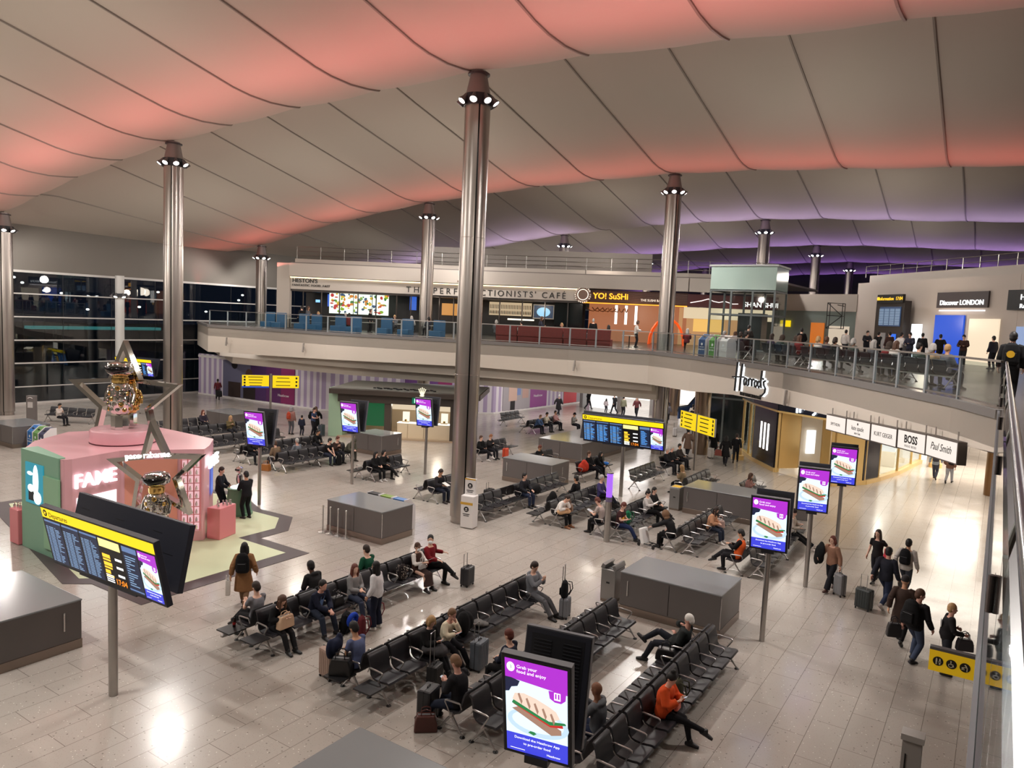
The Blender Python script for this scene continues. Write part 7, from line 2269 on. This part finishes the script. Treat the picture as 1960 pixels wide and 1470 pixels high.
suitcase((-17.0, 24.6), .1, 'tall black suitcase with handle right of the middle column', (22, 22, 24), .46, .3, .72, .3)
b, J = seated('person in black reading a white sheet of paper left of the middle column', -19.5, 1, 23.95, sit(h=1.78, lean=.02, nod=.6, handL=(.62, .1, .74), handR=(.62, -.1, .74)), 'tan', ('short', 'dbrown'), ('jumper', (40, 38, 42)), (T, (30, 34, 48)), (40, 30, 30), q=1)
o = MB().box((0, 0, 0), (.3, .22, .004)).build('paper_sheet', mat('paper', (226, 224, 220), .6)); o.location = at_local(b, (.72, 0, .79)); o.rotation_euler = (0, .35, 0); tag(o, 'white sheet of paper read by the person in black', 'paper')
seated('first of two people in black side by side near the watch kiosk counter', -24.07, 1, 25.0, sit(f=1, h=1.66, nod=.35), 'light', ('long', 'black'), ('jacket', BLK), (T, BLK), (200, 196, 192), q=1)
seated('second of two people in black, holding hands to the face', -24.07, 1, 25.55, sit_cross(f=1, h=1.68, nod=.3, handL=(.5, .06, 1.0), elbL=(.2, .5, -1)), 'light', ('bob', 'black'), ('jacket', (30, 30, 30)), (T, BLK), (24, 22, 22), q=1)
seated('person in a black T-shirt of the couple sharing a phone', -28.3, 1, 25.9, hunch(h=1.78, lean=.2, nod=.3, yaw=.5), 'light', ('short', 'black'), ('tee', (28, 26, 28)), (T, (40, 44, 60)), (26, 24, 24), q=1)
seated('person with reddish hair of the couple sharing a phone', -28.3, 1, 26.5, sit_phone(h=1.76, lean=.1, nod=.4), 'light', ('short', 'auburn'), ('jumper', (62, 48, 42)), (T, (36, 36, 44)), (24, 22, 22), q=1)
backpack((-27.35, 26.2, 0), .2, 'black rucksack on the floor before the couple', BLK, 1.2)
seated('person in a camouflage jacket bent forward at the bench end', -28.3, 1, 27.35, hunch(h=1.76, lean=.6, nod=.5), 'light', ('hood', (82, 82, 70)), ('jacket', (84, 84, 72)), (T, (56, 56, 50)), (60, 56, 50), q=1)
seated('person in a tan jacket seen from behind beside the orange bag', -28.3, -1, 23.4, sit(h=1.74, lean=.1, nod=.3), 'light', ('short', 'brown'), ('jacket', (124, 104, 84)), (T, (50, 50, 56)), (30, 28, 28), q=1)
handbag((-28.75, 22.85, 0), .3, 'tan leather bag on the floor at the end of the bench', (164, 104, 48), .46, .32, .24)
seated('grey-haired person in grey seen from behind', -28.3, -1, 24.65, sit(h=1.7, lean=-.05), 'rosy', ('short', 'grey'), ('jumper', (118, 124, 132)), (T, DGR), (30, 28, 28), q=1)
FP = {'sitA': sit(), 'sitB': sit_phone(), 'sitC': sit_cross(), 'sitD': hunch(lean=.3), 'walkA': walk(), 'walkB': walk(footR=(.30, -.08, .095), footL=(-.32, .08, .17), toeR=(1, -.1, .15), toeL=(1, .1, -.75), handL=(.26, .25, .96), handR=(-.16, -.28, .9)), 'standA': stand(), 'standB': stand(handL=(.3, .1, 1.12), handR=(.3, -.1, 1.1), nod=.4, elbL=(-.3, .7, -.8), elbR=(-.3, -.7, -.8))}
def far(label, x, y, rz, key, skin='light', hair=('short', 'black'), top=('jacket', BLK), legs=(T, (30, 30, 36)), z=0.0, group=None, q=2, shoes=(26, 24, 24)):
    return person(label, (x, y, z), rz, FP[key], skin, hair, top, legs, shoes, q=q, key=(key, q), group=group)
def farseat(label, cx, s, y, key, *a, dbl=.055, **k):
    return far(label, cx + dbl * s, y, 0 if s > 0 else PI, key, *a, **k)
farseat('bald person in black seen over the seats near the pink stand', -30.95, 1, 23.45, 'sitA', 'light', ('bald', ''))
farseat('dark-haired person in black with a low hood among the middle benches', -30.95, 1, 27.5, 'sitD', 'tan', ('short', 'black'))
farseat('person in a black top with gold print on the dark benches', -37.6, 1, 27.0, 'sitB', 'light', ('long', 'blond'), ('jumper', (96, 84, 56)))
farseat('person in a dark striped jumper behind the food screen', -40.4, 1, 27.2, 'sitA', 'light', ('long', 'auburn'), ('jumper', (52, 46, 58)), dbl=0)
far('seated person in white beyond the recycling bins', -47.9, 22.35, .47, 'sitB', 'tan', ('short', 'black'), ('jumper', (206, 196, 190)))
farseat('brown-haired person in a dusky pink top leaning aside', -9.3, 1, 33.3, 'sitB', 'light', ('long', 'brown'), ('jumper', (150, 110, 104)))
farseat('blonde person in a tan top seen from behind', -11.45, -1, 32.75, 'sitB', 'light', ('long', 'blond'), ('jumper', (150, 130, 100)), (T, BLK))
farseat('white-haired person in a dark suit, first of the men in suits', -14.5, 1, 36.7, 'sitA', 'rosy', ('short', 'grey'), ('jacket', (24, 24, 30)))
farseat('grey-haired person in a dark suit beside the first man in a suit', -14.5, 1, 37.35, 'sitC', 'rosy', ('short', 'grey'), ('jacket', (30, 30, 34)))
farseat('dark-haired person behind the two men in suits', -14.5, 1, 38.5, 'sitA', 'tan', ('short', 'black'), ('jacket', (60, 54, 54)))
farseat('person in black slumped asleep beside the blue pad', -16.95, 1, 33.3, 'sitD', 'light', ('long', 'black'))
farseat('person in black lying back left of the sleeper', -16.95, 1, 32.6, 'sitC', 'light', ('short', 'brown'))
garment((-16.55, 32.0), 0, 'orange red coat on the first seat left of the sleepers', (196, 62, 44), (.4, .44, .5), 'coat', .45)
garment((-16.5, 34.1), 0, 'blue pad on the seat right of the sleepers', (38, 96, 170), (.36, .4, .2), 'pad', .45)
farseat('dark-haired person behind the grey counter', -19.7, 1, 32.3, 'sitB', 'tan', ('short', 'auburn'))
farseat('person in black with grey sleeves right of the tall column', -23.4, 1, 33.2, 'sitB', 'light', ('short', 'ginger'), ('jumper', (38, 36, 38)))
farseat('person mostly hidden by the tall column, white trainers showing', -23.4, 1, 32.4, 'sitC', 'light', ('short', 'brown'), shoes=(214, 210, 206))
suitcase((-22.5, 34.0), .2, 'bright orange red suitcase with long handle right of the tall column', (222, 84, 54), .38, .26, .5, .55)
farseat('person in a pale top far off before the coat poster', -26.3, 1, 45.4, 'sitA', 'tan', ('short', 'dbrown'), ('jumper', (196, 150, 150)))
farseat('person in a blue denim jacket bent forward on the far bench', -26.3, 1, 42.9, 'sitD', 'light', ('short', 'lbrown'), ('jacket', (70, 92, 128)))
farseat('person in a white top on the far bench', -26.3, 1, 44.1, 'sitB', 'tan', ('short', 'black'), ('jumper', (206, 196, 180)))
far('person in a dark cap and grey top looking at a phone on the far bench', -24.9, 45.6, 0, 'sitB', 'tan', ('cap', (24, 24, 28)), ('jumper', (130, 128, 124)))
# -------- standing and walking on the lower floor
b, J = person('person walking away in a long camel coat with a black backpack and long black hair', (-15.85, 11.95), 2.3, walk(f=1, h=1.70, coat=.95, handR=(.12, -.3, .9)), 'tan', ('long', 'black'), ('coat', (140, 100, 66)), (T, (120, 92, 70)), (60, 36, 32))
backpack(at_local(b, (-.17, 0, .98)), 2.3, 'black backpack worn over the camel coat', (20, 20, 22), 1.1, 0, False)
handbag(at_local(b, (-.12, .36, .40)), 2.5, 'white paper shopping bag carried by the person in the camel coat', (206, 198, 190), .3, .4, .12, 'shopping_bag', 'bag', .1, False)
person('left one of two staff in dark suits at the round green counter', (-23.95, 16.95), .55, stand(h=1.78, nod=.35, handL=(.34, .1, 1.05), handR=(.36, -.1, 1.02), elbL=(-.3, .7, -.8), elbR=(-.3, -.7, -.8)), 'light', ('short', 'dbrown'), ('jacket', (28, 30, 38)), (T, (26, 28, 36)), (20, 18, 18), q=1)
person('right one of two staff in dark suits at the round green counter', (-22.62, 17.15), PI - .1, stand(h=1.76, nod=.25, handL=(.34, .1, 1.05), handR=(.36, -.1, 1.02), elbL=(-.3, .7, -.8), elbR=(-.3, -.7, -.8)), 'tan', ('short', 'black'), ('jacket', (26, 26, 30)), (T, (22, 22, 26)), (20, 18, 18), q=1)
b, J = person('person with auburn hair in a brown jumper walking towards the seats, jacket over the arm', (-3.72, 23.7), -2.0, walk(f=1, h=1.7, handR=(.22, -.3, 1.0), handL=(.05, .3, .84)), 'light', ('bob', 'auburn'), ('jumper', (150, 112, 92)), ('wide', (26, 26, 32)), (70, 44, 38), q=0)
garment(at_local(b, (.2, -.34, 0))[:2], .3, 'black jacket hanging over the arm of the person in the brown jumper', (30, 32, 34), (.26, .26, .62), 'jacket', .78)
suitcase((-3.42, 23.42), .9, 'grey upright suitcase beside the person in the brown jumper', (120, 120, 122), .34, .22, .62, .3)
b, J = person('person in a dark suit walking away pulling a suitcase', (-2.22, 23.25), 1.25, walk(h=1.82, handL=(-.38, .26, .80), handR=(.2, -.28, .85)), 'rosy', ('short', 'black'), ('jacket', (34, 36, 46)), (T, (44, 52, 76)), (220, 210, 206), q=0)
suitcase((-2.66, 22.72), 1.25, 'dark green grey suitcase pulled by the person in the dark suit', (48, 54, 54), .44, .28, .56, .46)
garment(at_local(b, (.24, -.36, 0))[:2], 0, 'grey cap and scarf in the hand of the person in the dark suit', (96, 92, 90), (.16, .14, .26), 'scarf', .62)
b, J = person('person with long dark hair in a black T-shirt walking towards the camera', (-2.72, 25.5), -1.9, walk(f=1, h=1.7, handR=(.1, -.27, .84)), 'light', ('long', 'dbrown'), ('tee', (28, 26, 28)), (T, (30, 30, 36)), (30, 28, 28), q=0)
handbag(at_local(b, (.12, .32, .72)), -1.6, 'red and white bag on the arm of the person in the black T-shirt', (200, 50, 66), .3, .3, .14)
b, J = person('person in a pale jumper with black backpack walking away', (-1.85, 24.75), 1.35, walk(h=1.76, handL=(-.1, .26, .9), handR=(.14, -.28, .86)), 'tan', ('short', 'black'), ('jumper', (180, 172, 166)), (T, (56, 60, 70)), (226, 222, 220), q=0)
backpack(at_local(b, (-.16, 0, 1.0)), 1.35, 'black backpack worn over the pale jumper', (22, 22, 26), 1.0, 0, False)
b, J = person('person with a big black rucksack in jeans looking right beside the toilet sign', (-1.18, 19.85), 1.1, walk(h=1.84, yaw=-.7, nod=.25, handL=(-.02, .3, .84), handR=(.2, -.3, .86), footL=(.18, .11, .09), footR=(-.16, -.1, .1), toeR=(1, -.1, -.2)), 'rosy', ('short', 'brown'), ('jacket', (26, 26, 30)), (T, (64, 74, 96)), (40, 38, 42), q=0)
backpack(at_local(b, (-.2, .0, .94)), 1.1, 'big black rucksack on the back of the person in jeans', (20, 20, 22), 1.3, 0, False)
b, J = person('person in a dark beanie and brown coat walking ahead of the big rucksack', (-1.55, 20.8), 1.5, walk(h=1.78), 'tan', ('beanie', (50, 48, 50)), ('coat', (62, 48, 42)), (T, BLK), (26, 24, 24), q=1)
handbag((-1.62, 19.95, .45), .4, 'black shoulder bag hanging beside the big rucksack', (24, 24, 28), .34, .34, .16)
b, J = person('person with short blonde hair in a black top holding a handbag by the toilet sign', (-.5, 19.55), .25, stand(f=1, h=1.64, belly=.04, nod=.1, handL=(.2, .2, 1.08), handR=(.3, -.16, 1.05), elbL=(-.4, .5, -.8), elbR=(-.4, -.5, -.8)), 'rosy', ('short', 'blond'), ('jumper', (30, 28, 30)), (T, (40, 42, 50)), (30, 28, 28), q=0)
handbag(at_local(b, (.34, -.12, .68)), .3, 'dark handbag on the arm of the blonde person by the toilet sign', (40, 36, 42), .36, .28, .16)
MB().lathe([(0, 0), (.1, 0), (.1, .002), (0, .002)], n=20).xf(Matrix.Scale(.6, 4, (0, 1, 0))).build('leaf_print', mat('print_grey', (170, 168, 166), .7), b).matrix_local = Matrix.Translation((-.152, -.03, 1.22)) @ Matrix.Rotation(-PI / 2, 4, 'Y')
b, J = person('person with a grey backpack and white bag far down the walkway', (-2.5, 46.3), 1.5, FP['walkA'], 'tan', ('short', 'black'), ('jumper', (150, 160, 170)), (T, (60, 64, 76)), q=1, key=('walkA', 1))
backpack(at_local(b, (-.15, 0, 1.0)), 1.5, 'dark grey backpack far down the walkway', (70, 70, 78), 1.0, 0, False)
b, J = person('person in a brown jacket with a black bag far down the walkway', (-1.8, 45.6), 1.4, FP['walkB'], 'light', ('short', 'dbrown'), ('jacket', (110, 80, 66)), (T, (150, 152, 160)), q=1, key=('walkB', 1))
backpack(at_local(b, (-.16, -.1, 1.05)), 1.4, 'black shoulder bag on the far walker in the brown jacket', BLK, 1.0, 0, False)
far('person in a long black coat with a brown handbag by the navy shop panel', -12.5, 41.3, 1.75, 'walkA', 'light', ('long', 'black'), ('coat', BLK), q=1)
far('person in a black jacket with rucksack beside the one in the long coat', -12.3, 42.6, 1.75, 'walkB', 'light', ('short', 'dbrown'), ('jacket', (24, 24, 28)), q=1)
handbag((-12.85, 41.1, .55), .3, 'brown handbag of the person in the long black coat', (120, 60, 50), .4, .34, .2)
far('person in a brown coat walking away under the yellow direction sign', -15.05, 42.2, 1.7, 'walkA', 'light', ('short', 'black'), ('coat', (112, 90, 78)), q=1)
far('person in a long black dress behind the direction sign pole', -14.0, 43.8, 1.7, 'walkB', 'tan', ('scarf', (20, 20, 22)), ('coat', (16, 16, 18)), q=1)
suitcase((-13.9, 43.0), .7, 'white suitcase pulled behind the direction sign pole', (196, 190, 184), .4, .26, .55, .5)
far('person in a dark coat with a bag walking past the far benches', -29.6, 52.2, 1.6, 'walkA', 'light', ('short', 'grey'), ('coat', (36, 34, 38)), q=2)
far('person with an orange backpack and grey hood by the lilac hoarding', -36.1, 30.5, 1.9, 'standA', 'tan', ('hood', (150, 146, 150)), ('jacket', (150, 110, 104)), (T, (90, 90, 96)))
backpack((-35.95, 30.2, 1.0), 1.9, 'orange backpack on the person by the hoarding', (170, 66, 44), .9, 0, False)
person('child in dark clothes beside the person with the orange backpack', (-35.35, 30.7, 0), 2.0, stand(h=1.25, hz=.66, footL=(.02, .08, .07), footR=(-.02, -.08, .07), handL=(.05, .2, .62), handR=(.05, -.2, .62)), 'tan', ('short', 'black'), ('jumper', (36, 40, 56)), (T, (34, 36, 48)), q=2)
far('person in a long black coat walking from the hoarding', -35.4, 31.9, -1.2, 'walkA', 'light', ('long', 'brown'), ('coat', BLK))
b, J = far('person in a blue T-shirt with backpack pushing a dark suitcase', -35.0, 31.3, .3, 'standB', 'rosy', ('short', 'dbrown'), ('tee', (66, 78, 110)), (T, (34, 32, 38)))
backpack(at_local(b, (-.18, 0, 1.0)), .3, 'black backpack on the person in the blue T-shirt', BLK, 1.0, 0, False)
suitcase((-34.42, 31.45), .3, 'dark shiny suitcase in front of the person in the blue T-shirt', (60, 70, 78), .42, .28, .66)
far('person in a maroon top carrying a round black bag along the hoarding', -53.2, 37.4, 2.6, 'walkA', 'brown', ('short', 'black'), ('jumper', (96, 36, 44)))
handbag((-52.75, 37.2, .3), .2, 'round black bag carried along the hoarding', BLK, .5, .5, .22)
PC = [(-29.9, 58.0, 1.2, 'walkB', BLK, 'person in black striding at the left edge of the black portal'), (-27.0, 57.2, 2.8, 'walkA', (30, 30, 34), 'person in black stretching an arm before the lit screen'), (-25.7, 56.1, 1.4, 'standA', (120, 120, 100), 'person in olive with a backpack below the grey shutters'),
      (-24.7, 56.6, -1.4, 'walkA', (96, 50, 54), 'person with long hair in dark red below the grey shutters'), (-22.5, 57.6, 1.6, 'walkB', (36, 40, 50), 'person in a navy coat before the bright passage'), (-21.4, 55.0, 1.6, 'walkA', (120, 116, 124), 'person in grey with a bag right of the big column'),
      (-19.6, 55.6, 1.5, 'walkB', (190, 180, 170), 'person in a white top near the escalator'), (-18.9, 53.8, 1.5, 'walkA', BLK, 'person in black with a white bag near the escalator'), (-18.0, 55.4, 1.4, 'standA', (180, 60, 70), 'person in a pink and red jacket at the escalator foot'),
      (-17.2, 54.4, 1.4, 'walkB', (70, 30, 36), 'person in maroon beside the bronze pillar'), (-17.9, 50.0, 1.5, 'walkA', (60, 60, 66), 'person with a grey suitcase behind the bright departures board'), (-16.9, 48.6, 1.6, 'walkB', (24, 26, 34), 'person in a dark coat behind the direction sign')]
for x, y, rz, key, c, lab in PC:
    far(lab, x, y, rz, key, 'light', ('short', 'black') if c != (96, 50, 54) else ('long', 'brown'), ('jacket', c))
person('child in white held by the hand before the lit screen', (-27.9, 57.4, 0), 1.5, stand(h=1.2, hz=.64, footL=(.02, .08, .07), footR=(-.02, -.08, .07), handL=(.05, .2, .62), handR=(.05, -.2, .62)), 'tan', ('long', 'black'), ('jumper', (200, 190, 196)), (T, (60, 60, 70)), q=2)
suitcase((-18.6, 49.4), .3, 'white and grey suitcase behind the bright departures board', (180, 176, 176), .4, .26, .55, .4)
person('shop assistant with pink hair tie leaning over a store counter behind the glass', (-7.3, 44.2, .022), -.6, FP['standB'], 'light', ('bun', 'auburn'), ('jumper', (60, 56, 60)), (T, BLK), q=2, key=('standB', 2))
person('person in a striped suit browsing inside the curved shop window', (-6.2, 43.4, .022), .4, FP['standA'], 'light', ('short', 'brown'), ('jacket', (70, 72, 84)), (T, (60, 62, 72)), q=2, key=('standA', 2))
# -------- upper deck
Z2 = 6.2
UB = [(-11.0, 37.6, 5, .1), (-8.0, 35.2, 5, .2), (-5.2, 32.2, 6, .25), (-3.0, 28.8, 5, .3), (-1.6, 26.0, 4, .3)]
for k, (x, y, n, rz) in enumerate(UB):
    t = bench(x, y, n, 1, 'upper deck bench, %s from the left behind the curved balustrade' % ('first', 'second', 'third', 'fourth', 'fifth')[k], z=Z2)
    t.rotation_euler = (0, 0, .75)
rnd = random.Random(21)
TOPS = [(BLK, 'black'), ((44, 46, 60), 'navy'), ((206, 200, 194), 'white'), ((120, 44, 46), 'dark red'), ((90, 90, 94), 'grey'), ((150, 128, 100), 'sand'), ((60, 72, 66), 'dark green'), ((70, 60, 80), 'plum')]
UP = []
names = ('first', 'second', 'third', 'fourth', 'fifth', 'sixth')
for k, (x, y, n, rz) in enumerate(UB):
    for i in range(n):
        if (k + i) % 4 == 3:
            continue
        c, cn = TOPS[(k * 3 + i) % 8]
        u = i * PITCH
        X, Yy = x - math.sin(.75) * u, y + math.cos(.75) * u
        far('person in %s on seat %s of the %s upper bench from the left' % (cn, ('one', 'two', 'three', 'four', 'five', 'six')[i], names[k]), X, Yy, .75, ('sitA', 'sitB', 'sitC', 'sitD')[(k + 2 * i) % 4], ('light', 'tan', 'brown')[(i + k) % 3], (('short', 'long', 'bob', 'hood')[(i * 2 + k) % 4], ('black', 'dbrown', 'brown', 'blond', 'grey')[(i + 2 * k) % 5]) if (i * 2 + k) % 4 != 3 else ('hood', (70, 60, 54)), ('jacket', c), z=Z2)
US = [(-9.5, 44.0, 2.0, 'walkA', (20, 20, 22), 'in black walking past the glass lift'), (-8.2, 50.0, 1.2, 'standA', (206, 200, 194), 'in white by the teal wall'), (-7.2, 51.5, -1.0, 'standB', (40, 40, 46), 'in dark grey by the orange door'), (-6.4, 50.2, 1.0, 'walkB', BLK, 'in black left of the information board'),
      (-5.6, 49.0, 2.2, 'standA', (70, 50, 46), 'in brown left of the information board'), (-4.9, 47.5, .8, 'walkA', (226, 222, 218), 'in a white shirt before the information board'), (-4.2, 45.5, -2.0, 'standB', (44, 46, 60), 'in navy before the information board'), (-4.0, 50.0, 1.4, 'standA', (30, 30, 34), 'in black before the lit white totem'),
      (-3.0, 49.0, 1.8, 'walkB', BLK, 'in black before the blue shop window'), (-1.8, 47.6, -1.8, 'standB', (60, 40, 36), 'in dark brown before the bright shop shelves'), (-.4, 46.0, 2.4, 'standA', (36, 36, 44), 'in a navy coat before the bright shop shelves'), (-11.8, 41.5, 1.2, 'standB', (50, 46, 44), 'in brown beside the upper recycling bins')]
for x, y, rz, key, c, lab in US:
    far('standing person ' + lab, x, y, rz, key, 'light', ('short', 'black'), ('jacket', c), z=Z2)
b, J = person('person with a black backpack marked by a yellow disc at the near deck corner', (.2, 22.9, Z2), 1.5, stand(h=1.82), 'light', ('short', 'black'), ('jacket', (28, 28, 30)), (T, BLK), q=1)
t = backpack(at_local(b, (-.17, 0, .95)), 1.5, 'black backpack with a yellow disc emblem', (24, 24, 26), 1.2, 0, False)
MB().lathe([(0, 0), (.09, 0), (.09, .004), (0, .004)], n=24).xf(Matrix.Translation((-.155, 0, .27)) @ Matrix.Rotation(-PI / 2, 4, 'Y')).build('yellow_disc', mat('disc_yellow', (240, 190, 40), .5), t)
CD = ['in black', 'in grey', 'in a white shirt', 'in navy', 'in dark red']
CC = [BLK, (90, 90, 94), (206, 200, 194), (44, 46, 60), (120, 44, 46)]
for k in range(20):
    x = -46.4 + 1.55 * k
    y = 38.9 + max(0, (x + 40) * .27) + (.6 if k % 3 == 0 else -.2)
    far('café guest %s, %s' % (CD[k % 5], ('number %d from the left behind the upper glass' % (k + 1))), x + .3, y + .35, (2.8, .4, -1.4, 1.9)[k % 4], ('sitA', 'standB', 'sitB', 'sitC')[k % 4] if k % 5 else 'standA', ('light', 'tan', 'rosy')[k % 3], (('short', 'long', 'bob')[k % 3], ('black', 'brown', 'blond', 'grey')[k % 4]), ('jumper', CC[k % 5]), z=Z2, group='café guests on the upper deck')
